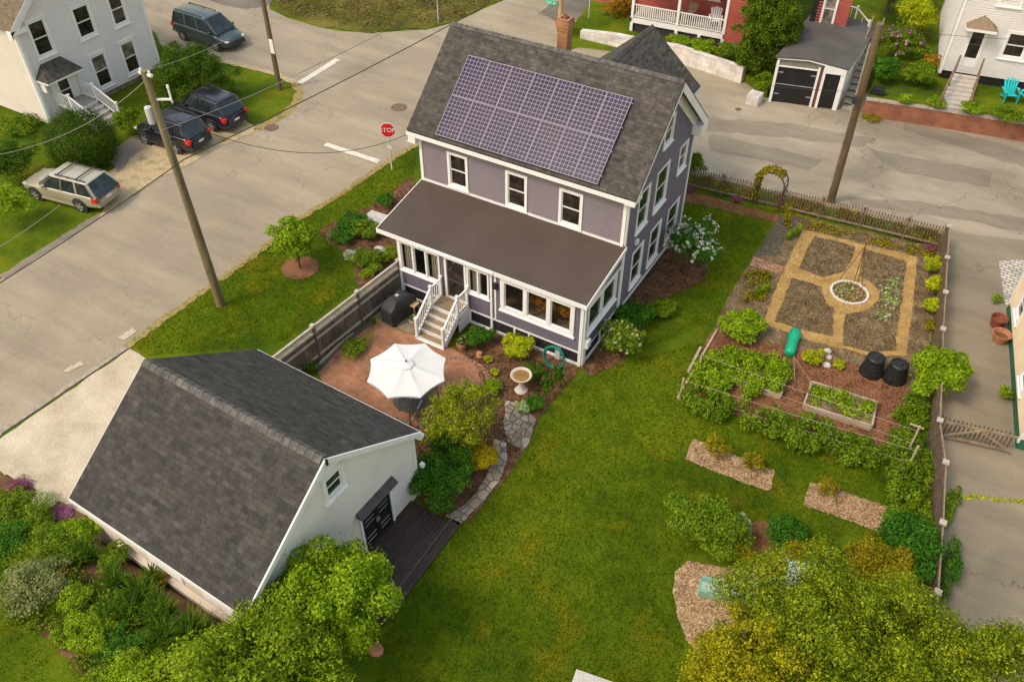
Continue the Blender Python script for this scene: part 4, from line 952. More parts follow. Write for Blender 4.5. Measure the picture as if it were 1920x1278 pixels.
mb = MB(); xe = LX + .35
slope(mb, (LX-LL,LY0-.35,LHE-.1), (xe,LY0-.35,LHE-.1), (xe,LY0+LW/2,LHR+.2), (LX-LL,LY0+LW/2,LHR+.2)); slope(mb, (xe,LY1+.35,LHE-.1), (LX-LL,LY1+.35,LHE-.1), (LX-LL,LY0+LW/2,LHR+.2), (xe,LY0+LW/2,LHR+.2))
mb.build('roof', M_brnroof, gh)
mb = MB()
for s in (0, 1):
    A, B = (-.35 if not s else LW+.35, LHE-.1), (LW/2, LHR+.2); q = [A, B, (B[0],B[1]-.28), (A[0],A[1]-.28)]
    Wg2.poly(mb, q if not s else q[::-1], .30, .36); q = [(A[0]*1.0,A[1]-.05), (B[0],B[1]-.05), (B[0],B[1]-.5), (A[0],A[1]-.5)]; Wg2.poly(mb, q if not s else q[::-1], .0, .30)
Wg2.box(mb, -.36, .55, LHE-.38, LHE-.16, .0, .36)
mb.build('gable_trim', M_white, gh)
mb = MB(); q_ = Wall((LX,LY0,0),(0,1,0),(1,0,0)); Mq = Matrix.Translation((LX+.03, LY0+1.05, 5.9)) @ Matrix.Rotation(R(90),4,'Y')
mb.lathe([(.0,.02),(.16,.02),(.18,0)], 16, M=Mq); mb.build('vent', M_lgrey, gh)
# its door, hood and steps
mb = MB(); Wg2.box(mb, .72, .92, .35, 2.5, .0, .10); Wg2.box(mb, 2.05, 2.25, .35, 2.5, .0, .10); Wg2.box(mb, .92, 2.05, 2.3, 2.5, .0, .10); Wg2.box(mb, .92, 1.05, .35, 2.3, .02, .08); Wg2.box(mb, 1.92, 2.05, .35, 2.3, .02, .08)
o = mb.build('front_door', M_white, gh)
mb = MB(); Wg2.box(mb, 1.05, 1.92, .35, 2.3, .02, .06); mb.build('door_leaf', M_white, o); mb = MB(); Wg2.box(mb, 1.2, 1.78, .75, 1.42, .06, .07); Wg2.box(mb, 1.2, 1.78, 1.48, 2.15, .06, .07); mb.build('pane', M_glass, o)
mb = MB(); hx0, hx1 = .12, 2.35
A, B, Cc, D = Wg2.p(hx0,2.55,1.0), Wg2.p(hx1,2.55,1.0), Wg2.p(1.85,3.2,.0), Wg2.p(.7,3.2,.0)
mb.face([A,B,Cc,D]); mb.face([B, Wg2.p(hx1,2.55,0), Cc]); mb.face([Wg2.p(hx0,2.55,0), A, D]); mb.face([A, Wg2.p(hx0,2.55,0), Wg2.p(hx1,2.55,0), B])
mb.build('door_hood', M_roof, gh)
mb = MB(); Wg2.box(mb, hx0, hx1, 2.44, 2.545, .02, .98); Wg2.box(mb, hx0+.08, hx0+.16, 1.9, 2.44, .0, .5); Wg2.box(mb, hx1-.16, hx1-.08, 1.9, 2.44, .0, .5); mb.build('hood_trim', M_white, gh)
mb = MB(); Wg2.box(mb, 2.5, 2.85, 1.05, 1.2, .0, .2); mb.build('mailbox', M_white, gh)
s3 = thing('entry_steps', 'pale wooden entry steps with white railing beside the round bush', 'steps')
M_greytread = mat('grey_tread', [(0.26,0.23,0.20),(0.38,0.34,0.30)], 4, .8, 20, .2)
zb_ = .95; y0, y1 = LY0 + .72, LY0 + 2.25
for k in range(5):
    mb = MB(); xa = LX + .1 + (0 if k == 0 else 1.3 + .38 * (k-1)); xb = LX + .1 + 1.3 + .38 * k; z = .36 - .0 + .0
    zz = .35 + .0 if False else .86 - .17 * k; mb.box(xa, xb+.02, y0, y1, zz-.05, zz); mb.build('tread', M_greytread, s3)
mb = MB()
for k in range(5): xb = LX + .1 + 1.3 + .38 * k; zz = .86 - .17 * k; mb.box(xb-.03, xb, y0, y1, max(.0,zz-.22), zz-.051); mb.box(xb+.02, xb+.045, y0, y1, zz-.05, zz+.003)
mb.build('riser', M_white, s3)
for y in (y0, y1):
    mb = MB(); railing(mb, (LX+.2,y,.86), (LX+1.4,y,.86), ends=(0,1)); railing(mb, (LX+1.4,y,.86), (LX+2.95,y,.16), ends=(0,1)); mb.build('railing', M_white, s3)

# red house with the white porch, behind the whitewashed wall
ry0 = 26.4
rh = thing('red_house', 'red clapboard house with a white-railed raised porch behind the white stone wall', 'house')
M_red = mat('red_siding', [(0.30,0.055,0.04),(0.38,0.085,0.06)], 1.4, .6, 20, .06, .05)
pa, pb = on(2, .5, 1183, 56), on(2, .5, 1352, 88)
u_ = Vector((pb[0]-pa[0], pb[1]-pa[1], 0)); Lp = u_.length; u_.normalize(); n_ = Vector((u_.y, -u_.x, 0))
Wp = Wall((pa[0],pa[1],0), u_, n_)
Wr_ = Wall(Vector(pa) * 1 + Vector((0,0,-.5)) - n_ * 2.2 - u_ * 3.5, u_, n_)
mb = MB(); clapboards(mb, Wr_, 3.5 + Lp + .2, 1.0, 7.5, [(4.4,5.4,2.4,4.2),(7.3,8.3,2.4,4.2)], board=.16)
Wr2 = Wall(Wr_.p(3.7+Lp, 0), -n_ * -1, u_)
mb.build('porch_back_wall', M_red, rh)
We_ = Wall(Vector(Wp.p(Lp + .05, 0, .0)), u_, n_); mb = MB(); clapboards(mb, We_, 1.45, .9, 7.5, board=.16); Wside = Wall(Vector(We_.p(1.45, 0, 0)), -n_, u_); clapboards(mb, Wside, 10, .9, 7.5, board=.16)
mb.build('wall', M_red, rh)
mb = MB(); We_.box(mb, 0, 1.43, 0, .9, -1, -.03); mb.build('foundation', M_stone, rh)
mb = MB(); Wp.box(mb, 0, Lp, .98, 1.28, -.05, .03); Wp.box(mb, 0, Lp, .28, .38, -.03, .03)
for k in range(5): a = Lp * k / 4; Wp.box(mb, a - .09, a + .09, 0, .98, -.05, .05)
mb.build('porch_frame', M_white, rh)
mb = MB(); Wp.box(mb, .05, Lp-.05, .3, .97, -.12, -.08); mb.build('lattice_panel', M_skirt, rh)
mb = MB(); Wp.box(mb, 0, Lp, 1.2, 1.28, -2.15, -.06); mb.build('porch_floor', mat('porch_floor', [(0.33,0.30,0.27),(0.42,0.38,0.34)], 3), rh)
for k in (0, 2, 4): mb = MB(); a = Lp * k / 4; Wp.box(mb, a-.08, a+.08, 1.28, 4.0, -.1, .06); mb.build('porch_post', M_white, rh)
mb = MB(); railing(mb, Wp.p(.1,1.28,0), Wp.p(Lp/2-.1,1.28,0), ends=(0,0), bal=.045, gap=.13); railing(mb, Wp.p(Lp/2+.1,1.28,0), Wp.p(Lp-.1,1.28,0), ends=(0,0), bal=.045, gap=.13); mb.build('railing', M_white, rh)
mb = MB(); Wp.box(mb, -.3, Lp+.1, 4.0, 4.15, -2.2, .3); mb.build('porch_roof', M_roof, rh)
for a in (4.4, 7.3): window(Wr_, rh, a-.05, a+1.05, 2.35, 4.25, .12, pane=M_blind)
mb = MB(); Vq = [Wr_.p(0,7.5,0), Wr_.p(5.2+Lp,7.5,2.2), Wr_.p(5.2+Lp,10.0,-3), Wr_.p(0,10,-3)]
slope(mb, *Vq); mb.build('roof', M_roof, rh)
# porch clutter
def lounge_chair(loc, rz, m, label, scale=1.0, group=None, cat='chair'):
    """slatted garden armchair: fanned back, wide arms, sloping seat, four legs"""
    t = thing('garden_chair', label, cat, loc, rz, group); t.scale = (scale,)*3
    mb = MB()
    for k in range(5): x = -.24 + k * .12; mb.beam((x*.85,.30,.30), (x*1.25,.62,1.0 - abs(k-2)*.05), .10, .02, up=(0,1,0))
    mb.build('backrest', m, t)
    mb = MB()
    for k in range(5): y = -.28 + k * .13; mb.box(-.27, .27, y, y+.11, .40 - k*.03, .42 - k*.03)
    mb.build('seat', m, t)
    for s in (-1, 1):
        mb = MB(); mb.box(s*.36-.07, s*.36+.07, -.34, .40, .56, .585); mb.build('armrest', m, t)
        mb = MB(); mb.box(s*.31-.02, s*.31+.02, -.30, -.20, 0, .56); mb.build('leg', m, t)
        mb = MB(); mb.beam((s*.29,-.28,.36), (s*.29,.62,.06), .03, .10); mb.build('leg', m, t)
    return t
q = Wp.p(5.0, 1.28, -.9); lounge_chair(q, .3, M_white, 'white armchair on the red house porch near its right end')
q = Wp.p(3.2, 1.28, -1.0); lounge_chair(q, -.3, M_deckwood, 'brown wooden armchair on the red house porch near the middle post')
# black-doored garage next to it
gq = on(2, 0, 1441, 190); ge = on(2, 0, 1568, 207)
u_ = Vector((ge[0]-gq[0], ge[1]-gq[1], 0)); Lg = u_.length; u_.normalize(); n_ = Vector((.0,-1,0)); Wv = Wall((gq[0],gq[1],0), u_, n_)
gg = thing('small_garage', 'low flat-roofed garage with black doors in white frames on the cross street', 'garage')
mb = MB(); Wv.box(mb, 0, .14, 0, 2.45, -.05, .08); Wv.box(mb, Lg-.24, Lg, 0, 2.3, -.05, .08); Wv.box(mb, Lg*.68, Lg*.68+.14, 0, 2.3, -.05, .08); Wv.box(mb, Lg*.60, Lg*.60+.12, 0, 2.3, -.05, .08)
Wv.poly(mb, [(0,2.52),(Lg*.45,2.60),(Lg*.68,2.46),(Lg*.68+.05,2.05),(Lg,2.05),(Lg,2.35),(Lg*.68,2.60),(Lg*.45,2.70),(0,2.62)], -.02, .10)
Wv.box(mb, .14, Lg*.6, 2.12, 2.17, .0, .09)
mb.build('door_frame', M_white, gg)
mb = MB(); Wv.box(mb, .14, Lg*.66, 2.17, 2.52, -.05, .0); mb.build('gable_panel', mat('grey_panel', [(0.16,0.15,0.13),(0.21,0.20,0.17)], 3), gg)
mb = MB(); Wv.box(mb, .14, Lg*.60, .05, 2.12, -.08, -.02); o = mb.build('garage_door', M_blackdoor, gg)
mb = MB(); Wv.box(mb, .14, Lg*.6, 1.08, 1.12, -.02, .0)
for zz in (.5, 1.75): Wv.box(mb, .18, .45, zz, zz+.05, -.02, .01); Wv.box(mb, Lg*.6-.3, Lg*.6-.04, zz, zz+.05, -.02, .01)
mb.build('strap_hinge', M_alu, o)
mb = MB(); Wv.box(mb, Lg*.68+.14, Lg-.30, .05, 2.05, -.08, -.02); mb.build('side_door', M_blackdoor, gg)
mb = MB(); Wv.box(mb, Lg*.6+.12, Lg*.68, 0, 2.3, -.04, .02); mb.build('jamb_wall', mat('dull_red_jamb', [(0.12,0.05,0.04),(0.16,0.07,0.055)], 3), gg)
mb = MB(); GD = 6.6
for a in (.05, Lg-.1): Wv.box(mb, a, a+.08, 0, 2.3, -GD, -.06)
Wv.box(mb, .13, Lg-.1, 0, 2.3, -GD, -GD+.1); mb.build('side_wall', M_white, gg)
mb = MB(); a, b, c, d = Wv.p(-.12,2.66,.12), Wv.p(Lg*.45,2.76,.12), Wv.p(Lg*.45,2.76,-GD), Wv.p(-.12,2.66,-GD); slope(mb, a, b, c, d, .08)
a, b, c, d = Wv.p(Lg*.45,2.76,.12), Wv.p(Lg+.1,2.45,.12), Wv.p(Lg+.1,2.45,-GD), Wv.p(Lg*.45,2.76,-GD); slope(mb, a, b, c, d, .08)
mb.build('roof', mat('grey_felt', [(0.072,0.066,0.060),(0.105,0.096,0.085)], .9, .85, 10, .12, .2), gg)
# rear part of the red house, seen beyond that garage
rr_ = thing('red_annexe', 'red wall with tall white-framed door above the flat garage roof', 'house', group=None)
q0 = on(2, 2.6, 1535, 52); Wt = Wall((q0[0]-.4,q0[1]+.5,0), (1,.08,0), (.08,-1,0))
mb = MB(); clapboards(mb, Wt, 1.75, 2.2, 6.0, [(.29,1.01,2.49,4.56)], board=.16); mb.build('wall', M_red, rr_)
window(Wt, rr_, .25, 1.05, 2.45, 4.6, .1, pane=M_blind, sill=.03, style='hung', name='door')
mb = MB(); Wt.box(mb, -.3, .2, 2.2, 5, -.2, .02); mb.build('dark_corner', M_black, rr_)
sp = thing('stair_rail', 'white stair railing at the back right of the flat garage roof', 'railing')
q = on(2, 2.5, 1600, 42); q2 = on(2, 2.5, 1622, 48)
mb = MB(); railing(mb, (q[0]-.9,q[1]+.4,2.4), (q[0],q[1]+.2,2.4), gap=.3); mb.build('level_rail', M_white, sp)
mb = MB(); railing(mb, (q[0],q[1]+.2,2.4), (q2[0]+.2,q2[1]-.1,1.9), gap=.4, ends=(0,1)); mb.build('sloping_rail', M_white, sp)
# whitewashed stone wall
def wall_run(name, label, pts, wd, m, cat='wall', z1=None):
    mb = MB()
    for (a, ha), (b, hb) in zip(pts, pts[1:]):
        a3, b3 = Vector((*a,0)), Vector((*b,0)); d = (b3-a3).normalized(); n = Vector((-d.y,d.x,0)) * wd/2
        P_ = [a3-n, b3-n, b3+n, a3+n]; T = [P_[0]+Vector((0,0,ha)), P_[1]+Vector((0,0,hb)), P_[2]+Vector((0,0,hb)), P_[3]+Vector((0,0,ha))]
        mb.face(T)
        for i in range(4): j = (i+1)%4; mb.face([P_[i],P_[j],T[j],T[i]])
    o = mb.build(name, m); return tag(o, label, cat)
M_wash = brickmat('whitewashed_stone', (0.62,0.57,0.53), (0.70,0.66,0.62), (0.56,0.51,0.47), .55, .3, .02)
wall_run('stone_wall', 'low whitewashed stone retaining wall below the red house', [((-4.4,23.4),.5),((-2.2,23.4),.75),((2.2,23.3),1.0),((6.5,22.6),.95)], .35, M_wash)
wall_run('stone_block', 'short whitewashed block at the corner left of the black garage doors', [(G2(1402,190),.55),(G2(1424,196),.55)], .8, M_wash)
for nm, poly, z in (('lawn', [(-5.2,23.6),(-2.2,23.6),(2.2,23.5),(6.5,22.8),(8.3,21.6),(8.2,40),(-9,44)], .45),):
    sheet('raised_lawn', poly, z, M_lawn, 0, 1, thick=.6)
# brick retaining wall and lawn of the white house
M_redbrick = brickmat('red_brick_wall', (0.29,0.095,0.05), (0.35,0.13,0.07), (0.25,0.12,0.07), .21, .07, .01)
bl = [G2(1615,216), G2(1690,227), G2(1760,238), G2(1815,247), G2(1920,264), G2(2100,296)]
wall_run('brick_wall', 'long low red brick retaining wall in front of the white house lawn', [(p, .95) for p in bl], .28, M_redbrick)
o = MB();
for a, b in zip(bl, bl[1:]): o.beam((*a,.98),(*b,.98),.36,.06)
o.build('wall_cap', M_stone, bpy.data.objects['brick_wall'])
sheet('raised_lawn', [(p[0], p[1]+.1) for p in bl] + [(40,30),(40,45),(13.2,45),(13.1,27)], .90, M_lawn, 0, 1, thick=.9)
# white house
bx, by = 16.9, 27.9
wh = thing('white_house', 'white clapboard house with a hooded front door and paired windows at top right', 'house')
M_wsid = mat('white_siding', [(0.60,0.57,0.55),(0.68,0.65,0.63)], 1.2, .6, 20, .04, .04)
qa = on(2, 1.45, 1762, 128); qb = on(2, 1.45, 1920, 152)
u_ = Vector((qb[0]-qa[0], qb[1]-qa[1], 0)).normalized(); n_ = Vector((u_.y,-u_.x,0)); Wh = Wall((qa[0],qa[1],0), u_, n_)
def wz(u, v):
    """point on the front wall of the white house"""
    d = _R @ np.array([(u - 960) / FPX, (639 - v) / FPX, -1.0]); o_ = np.array([qa[0],qa[1],0]); nn_ = np.array([n_.x,n_.y,0])
    t = ((o_ - _c) @ nn_) / (d @ nn_); p = _c + d * t; return float((p - o_) @ np.array([u_.x,u_.y,0])), float(p[2])
wa0, wz1 = wz(1883, 55); wa1, wz0 = wz(1870, 108); wr = wz(1930, 118)
d0, dz0 = wz(1796, 122); d1 = wz(1828, 127)[0]; dz1 = wz(1812, 46)[1]
up0 = wz(1868, 10)
mb = MB(); clapboards(mb, Wh, 12, 1.4, 7.5, [(wa1+.06, wa1+2.3, wz0+.06, wz1-.06), (d0+.06,d1-.06,dz0,dz1-.06)]); Wh3 = Wall(Vector(Wh.p(0,0,0)) - n_*9, n_, -u_); clapboards(mb, Wh3, 9, 1.2, 7.5); mb.build('wall', M_wsid, wh)
mb = MB(); Wh.box(mb, .1, 12, .3, 1.4, -.3, -.04); mb.build('foundation', M_black, wh)
window(Wh, wh, wa1, wa1 + 2.36, wz0, wz1, .16, units=2)
window(Wh, wh, up0[0], up0[0]+1.2, up0[1], up0[1]+1.8, .16)
mb = MB(); Wh.box(mb, d0, d0+.14, dz0, dz1, -.05, .05); Wh.box(mb, d1-.14, d1, dz0, dz1, -.05, .05); Wh.box(mb, d0+.14, d1-.14, dz1-.14, dz1, -.05, .05); Wh.box(mb, d0+.14, d1-.14, dz0, dz0+.5, -.04, .0); o = mb.build('front_door', M_white, wh)
mb = MB(); Wh.box(mb, d0+.14, d1-.14, dz0+.5, (dz0+dz1)/2+.1, -.03, .01); Wh.box(mb, d0+.14, d1-.14, (dz0+dz1)/2+.16, dz1-.14, -.03, .01); mb.build('pane', M_glass, o)
mb = MB(); h0, h1 = d0 - .35, d1 + .30; zt_ = dz1 + .1
mb.face([Wh.p(h0,zt_,.75), Wh.p(h1,zt_,.75), Wh.p((h0+h1)/2,zt_+.5,0.0)]); mb.face([Wh.p(h0,zt_,0), Wh.p(h0,zt_,.75), Wh.p((h0+h1)/2,zt_+.5,0)]); mb.face([Wh.p(h1,zt_,.75), Wh.p(h1,zt_,0), Wh.p((h0+h1)/2,zt_+.5,0)])
mb.build('door_hood', mat('tan_shingles', [(0.20,0.14,0.09),(0.28,0.20,0.13)], 6, .9, 20, .2), wh)
mb = MB(); Wh.box(mb, h0, h1, zt_-.16, zt_-.005, 0.0, .74); mb.build('hood_trim', M_white, wh)
mb = MB(); Wh.box(mb, 0, .15, 1.2, 7.5, -.01, .065); mb.build('corner_board', M_white, wh)
mb = MB(); slope(mb, Wh.p(-.4,7.4,.4), Wh.p(12,7.4,.4), Wh.p(12,10,-4.5), Wh.p(-.4,10,-4.5)); mb.build('roof', M_brnroof, wh)
# its stairs
ws = thing('entry_steps', 'long pale concrete steps with brown handrails up to the white house door', 'steps')
pb0, pb1 = Vector(on(2,1.0,1758,203)), Vector(on(2,1.0,1812,211)); top0, top1 = Vector(Wh.p(d0-.15,0,.9)), Vector(Wh.p(d1+.15,0,.9))
N = 9; zt0, zb0 = dz0 - .1, .75
M_conc = mat('pale_concrete', [(0.40,0.36,0.31),(0.52,0.47,0.41)], 3, .9, 20, .15)
for k in range(N):
    t0, t1 = k / N, (k + 1) / N; z = zb0 + (zt0 - zb0) * (k + 1) / N; mb = MB()
    A, B, Cc, D = pb0.lerp(top0, t0), pb1.lerp(top1, t0), pb1.lerp(top1, t1), pb0.lerp(top0, t1)
    T = [Vector((p.x,p.y,z)) for p in (A,B,Cc,D)]; L4 = [Vector((p.x,p.y,max(.4, z-.35))) for p in (A,B,Cc,D)]
    mb.face(T)
    for i in range(4): j = (i+1)%4; mb.face([L4[i],L4[j],T[j],T[i]])
    mb.build('tread', M_conc, ws)
M_brail = mat('brown_rail', [(0.15,0.10,0.06),(0.22,0.15,0.09)], 3)
for A, B in ((pb0, top0), (pb1, top1)):
    mb = MB(); a = Vector((A.x,A.y,zb0+.9)); b = Vector((B.x,B.y,zt0+1.0)); mb.beam(a, b, .08, .08)
    for t in (0, .33, .66, 1): p = A.lerp(B, t); z = zb0 + (zt0-zb0)*t; mb.box(p.x-.05,p.x+.05,p.y-.05,p.y+.05,z-.1,z+.98)
    mb.build('handrail', M_brail, ws)
M_turq = mat('turquoise_plastic', [(0.01,0.42,0.45),(0.02,0.50,0.53)], 2, .4, 20, .04)
q = on(2, .92, 1890, 190); lounge_chair(q, R(20), M_turq, 'turquoise garden armchair on the white house lawn, the whole one', 1.05)
q = on(2, .92, 1923, 194); lounge_chair(q, R(-30), M_turq, 'turquoise garden armchair cut off by the right edge of the view', 1.05)
# yellow house at the right edge
yh = thing('cream_house', 'cream clapboard house with green foundation at the right edge', 'house')
ya, yb = Vector((22.62,8.75,0)), Vector((23.95,.96,0)); u_ = (ya - yb).normalized(); n_ = Vector((-u_.y,u_.x,0)); n_ = n_ if n_.x < 0 else -n_
Wyl = Wall(yb, u_, n_); Wyb = Wall(yb + (-n_)*8, n_, -u_); LYw = (ya-yb).length; Wyc = Wall(ya, -n_, u_)
M_ycr = mat('warm_cream_siding', [(0.66,0.52,0.34),(0.74,0.60,0.42)], 1, .65, 20, .03, .04)
def wy(u, v):
    d = _R @ np.array([(u - 960) / FPX, (639 - v) / FPX, -1.0]); o_ = np.array(yb); nn_ = np.array(n_); t = ((o_ - _c) @ nn_) / (d @ nn_); p = _c + d * t
    return float((p - o_) @ np.array(u_)), float(p[2])
hs = [wy(1908,612) + wy(1925,575), wy(1916,745) + wy(1935,710)]
hh = [(min(a,c), min(a,c)+1.1, min(b,d), min(b,d)+1.2) for a,b,c,d in hs]
mb = MB(); clapboards(mb, Wyl, LYw, .55, 6.0, [(a+.05,b-.05,c+.05,d-.05) for a,b,c,d in hh]); clapboards(mb, Wyb, 8, .55, 6.0); clapboards(mb, Wyc, 8, .55, 6); mb.build('wall', M_ycr, yh)
for h in hh: window(Wyl, yh, *h, .12)
mb = MB(); Wyl.box(mb, 0, LYw, 0, .56, -.2, -.01); Wyb.box(mb, 0, 7.8, 0, .56, -.2, -.01); mb.build('foundation', mat('green_foundation', [(0.02,0.10,0.055),(0.03,0.14,0.075)], 2), yh)
mb = MB(); Wyl.box(mb, LYw-.12, LYw, .3, 6, -.01, .05); Wyl.box(mb, 0, .12, .3, 6, -.01, .05); mb.build('corner_board', M_white, yh)
mb = MB(); slope(mb, Wyl.p(-.3,5.9,.3), Wyl.p(LYw+.3,5.9,.3), Wyl.p(LYw+.3,8,-4), Wyl.p(-.3,8,-4)) ; mb.build('roof', M_brnroof, yh)
sheet('paved_pad', P((1872,490),(1960,486),(1960,570),(1884,572)), .036, brickmat('pale_blocks', (0.50,0.46,0.40), (0.60,0.56,0.49), (0.25,0.22,0.17), .3, .2, .03), 0)
# ------------------------------------------------------------------ vehicles
M_tyre = mat('tyre_rubber', [(0.015,0.015,0.015),(0.028,0.027,0.026)], 6, .8, 30, .1)
M_rim = mat('alloy_rim', [(0.35,0.34,0.33),(0.48,0.47,0.46)], 6, .35, 20, .05, metal=.5)
M_cglass = glassmat('car_glass', (0.022,0.030,0.034), .04, (.7,1.5))
M_lamp_r = mat('red_tail_lamp', [(0.55,0.02,0.02),(0.65,0.03,0.03)], 4, .2, 20, .05)
M_lamp_w = mat('clear_headlamp', [(0.6,0.6,0.6),(0.75,0.75,0.75)], 4, .15, 20, .05)
M_plast = mat('dark_trim_plastic', [(0.03,0.03,0.032),(0.05,0.05,0.052)], 5, .6, 30, .1)
def carpaint(name, a, b): return mat(name, [a, b], .8, .28, 15, .03, .02, coat=.8, metal=.25)
def car(name, label, loc, rz, paint, L=4.75, Wd=1.78, H=1.5, hood=1.0, belt=.92, ws=(1.15,1.95), rear=(4.72,4.15), cat='car', rack=False, clad=None, rail=True, hatch=True):
    """nose at -x side ... local x runs from the nose (0) to the tail (L); centre at origin"""
    t = thing(name, label, cat, loc, rz); hw = Wd / 2
    def X(x): return x - L / 2
    # body lofted from cross-sections: (x, half width, bottom, side top, crown)
    S = [(0.0,.60,.34,.60,.64),(.08,.74,.26,.66,.72),(.30,.84,.22,.74,.82),(.75,.97,.2,.80,.90),(ws[0]+.02,1.0,.2,belt-.05,belt+.04),(1.9,1.0,.2,belt,belt+.04),(3.2,1.0,.2,belt+.01,belt+.05),(L-.95,.99,.22,belt+.03,belt+.06),(L-.35,.95,.26,belt+.02,belt+.05),(L-.08,.88,.3,belt-.06,belt-.01),(L,.80,.36,belt-.16,belt-.12)]
    prof = lambda s: [(0,s[2]),(s[1]*hw*.86,s[2]),(s[1]*hw*.985,s[2]+.10),(s[1]*hw,(s[2]+s[3])*.5),(s[1]*hw*.975,s[3]-.04),(s[1]*hw*.92,s[3]),(s[1]*hw*.5,s[4]),(0,s[4]+.01)]
    mb = MB(); rings = []
    for s in S:
        p = prof(s); full = p + [(-y, z) for y, z in p[-2:0:-1]]; rings.append([(X(s[0]), y, z) for y, z in full])
    n = len(rings[0])
    for a, b in zip(rings, rings[1:]):
        for k in range(n): j = (k+1) % n; mb.face([a[k], b[k], b[j], a[j]][::-1], uv=[(0,0)]*4)
    mb.face(rings[0][::-1][::-1], uv=[(0,0)]*n); mb.face(rings[-1][::-1], uv=[(0,0)]*n)
    body = mb.build('body', paint, t); wd_ = body.modifiers.new('weld','WELD'); wd_.merge_threshold = .001; sb = body.modifiers.new('sub','SUBSURF'); sb.levels = sb.render_levels = 2
    body.data.polygons.foreach_set("use_smooth", [True]*len(body.data.polygons))
    # cabin
    bw, tw = hw*.90, hw*.70; zb, zt = belt + .01, H - .035
    x0, x1, x2, x3 = X(ws[0]), X(ws[1]), X(rear[1]), X(rear[0])
    g = MB(); Bq = [(x0,-bw*.86,zb),(x0,bw*.86,zb),(x3,bw*.84,zb),(x3,-bw*.84,zb)]; 
    bot = [(x0,-bw*.88),(x0+.35,-bw),(x3-.35,-bw),(x3,-bw*.88),(x3,bw*.88),(x3-.35,bw),(x0+.35,bw),(x0,bw*.88)]
    top = [(x1,-tw*.92),(x1+.2,-tw),(x2-.15,-tw),(x2,-tw*.92),(x2,tw*.92),(x2-.15,tw),(x1+.2,tw),(x1,tw*.92)]
    for k in range(8): j = (k+1) % 8; g.face([(*bot[k],zb),(*bot[j],zb),(*top[j],zt),(*top[k],zt)])
    g.face([(*p,zt) for p in top]); g.build('window', M_cglass, t, bevel=.05)
    rf = MB(); tp = [(x*1.0 + (0.04 if x > 0 else -.03), y*1.05) for x, y in top]; mid_ = [(x*.93, y*.6) for x, y in top]
    for k in range(8): j = (k+1) % 8; rf.face([(*tp[k],zt-.02),(*tp[j],zt-.02),(*tp[j],zt+.012),(*tp[k],zt+.012)], uv=[(0,0)]*4); rf.face([(*tp[k],zt+.012),(*tp[j],zt+.012),(*mid_[j],zt+.045),(*mid_[k],zt+.045)], uv=[(0,0)]*4)
    rf.face([(*p,zt+.045) for p in mid_]); rf_o = rf.build('roof', paint, t, bevel=.03); rf_o.data.polygons.foreach_set('use_smooth', [True]*len(rf_o.data.polygons))
    def pillar(a, b, w=.07): pl = MB(); pl.beam((a[0],a[1],zb-.03), (b[0],b[1],zt), w, .035); pl.build('pillar', paint, t)
    for s in (-1, 1):
        pillar((x0+.12,s*bw*.93), (x1+.06,s*tw*.98), .08); pillar((x0+(x3-x0)*.40,s*(bw+.005)), (x1+(x2-x1)*.33,s*(tw+.01)), .06)
        pillar((x0+(x3-x0)*.66,s*(bw+.005)), (x1+(x2-x1)*.68,s*(tw+.01)), .07); pillar((x3-.12,s*bw*.95), (x2-.03,s*tw*.97), .13)
    # wheels
    wr = .34; wx = (.90, L - 1.05)
    for x in wx:
        for s in (-1, 1):
            arch = MB(); Mw = Matrix.Translation((X(x), s*(hw-.015), wr)) @ Matrix.Rotation(R(90), 4, 'X')
            pr = [(.0,-.02),(.405,-.02),(.405,.02),(.0,.02)] ; arch.lathe(pr, 24, M=Mw); arch.build('wheel_arch', M_plast, t)
            Mw = Matrix.Translation((X(x), s*(hw-.08), wr)) @ Matrix.Rotation(R(-90*s), 4, 'X')
            wmb = MB(); wmb.lathe([(.2,-.1),(.30,-.1),(wr,-.07),(wr,.08),(.30,.105),(.235,.105)], 28, M=Mw); wo = wmb.build('wheel', M_tyre, t, smooth=True)
            rm = MB(); rm.lathe([(.24,.10),(.22,.07),(.07,.085),(.05,.10),(.0,.10)], 20, M=Mw)
            for k in range(6):
                a = k * math.pi / 3; c1 = Mw @ Vector((.05*math.cos(a), .05*math.sin(a), .10)); c2 = Mw @ Vector((.23*math.cos(a), .23*math.sin(a), .10)); rm.beam(c1, c2, .05, .02, up=(0,1,0))
            rm.build('rim', M_rim, wo)
    # lamps, bumpers, mirrors, plate
    zl = belt - .16
    for s in (-1, 1):
        mb = MB(); mb.box(X(L)-.30, X(L)+.0, s*hw*.80-.12, s*hw*.80+.10, zl-.12, zl+.13); mb.build('tail_lamp', M_lamp_r, t, bevel=.04)
        mb = MB(); mb.box(X(0)+.06, X(0)+.34, s*hw*.68-.11, s*hw*.68+.11, .60, .70); mb.build('headlight', M_lamp_w, t, bevel=.04)
        mb = MB(); mb.box(X(ws[0])+.42, X(ws[0])+.56, s*(hw+.02)-.08, s*(hw+.02)+.10, zb-.02, zb+.13); mb.build('mirror', paint, t, bevel=.03)
    mb = MB(); mb.box(X(L)-.16, X(L)+.05, -hw*.84, hw*.84, .36, .52); mb.build('rear_bumper', clad or M_plast, t, bevel=.04)
    mb = MB(); mb.box(X(0)-.04, X(0)+.14, -hw*.70, hw*.70, .32, .50); mb.box(X(0)-.02, X(0)+.1, -hw*.4, hw*.4, .52, .64); mb.build('front_bumper', clad or M_plast, t, bevel=.03)
    mb = MB(); mb.box(X(L)-.0, X(L)+.015, -.17, .17, .60, .70); mb.build('plate', M_white, t)
    mb = MB()
    for s in (-1, 1): mb.box(X(ws[0])+.1, X(L)-.9, s*hw*.99-.02, s*hw*.99+.02, .22, .34)
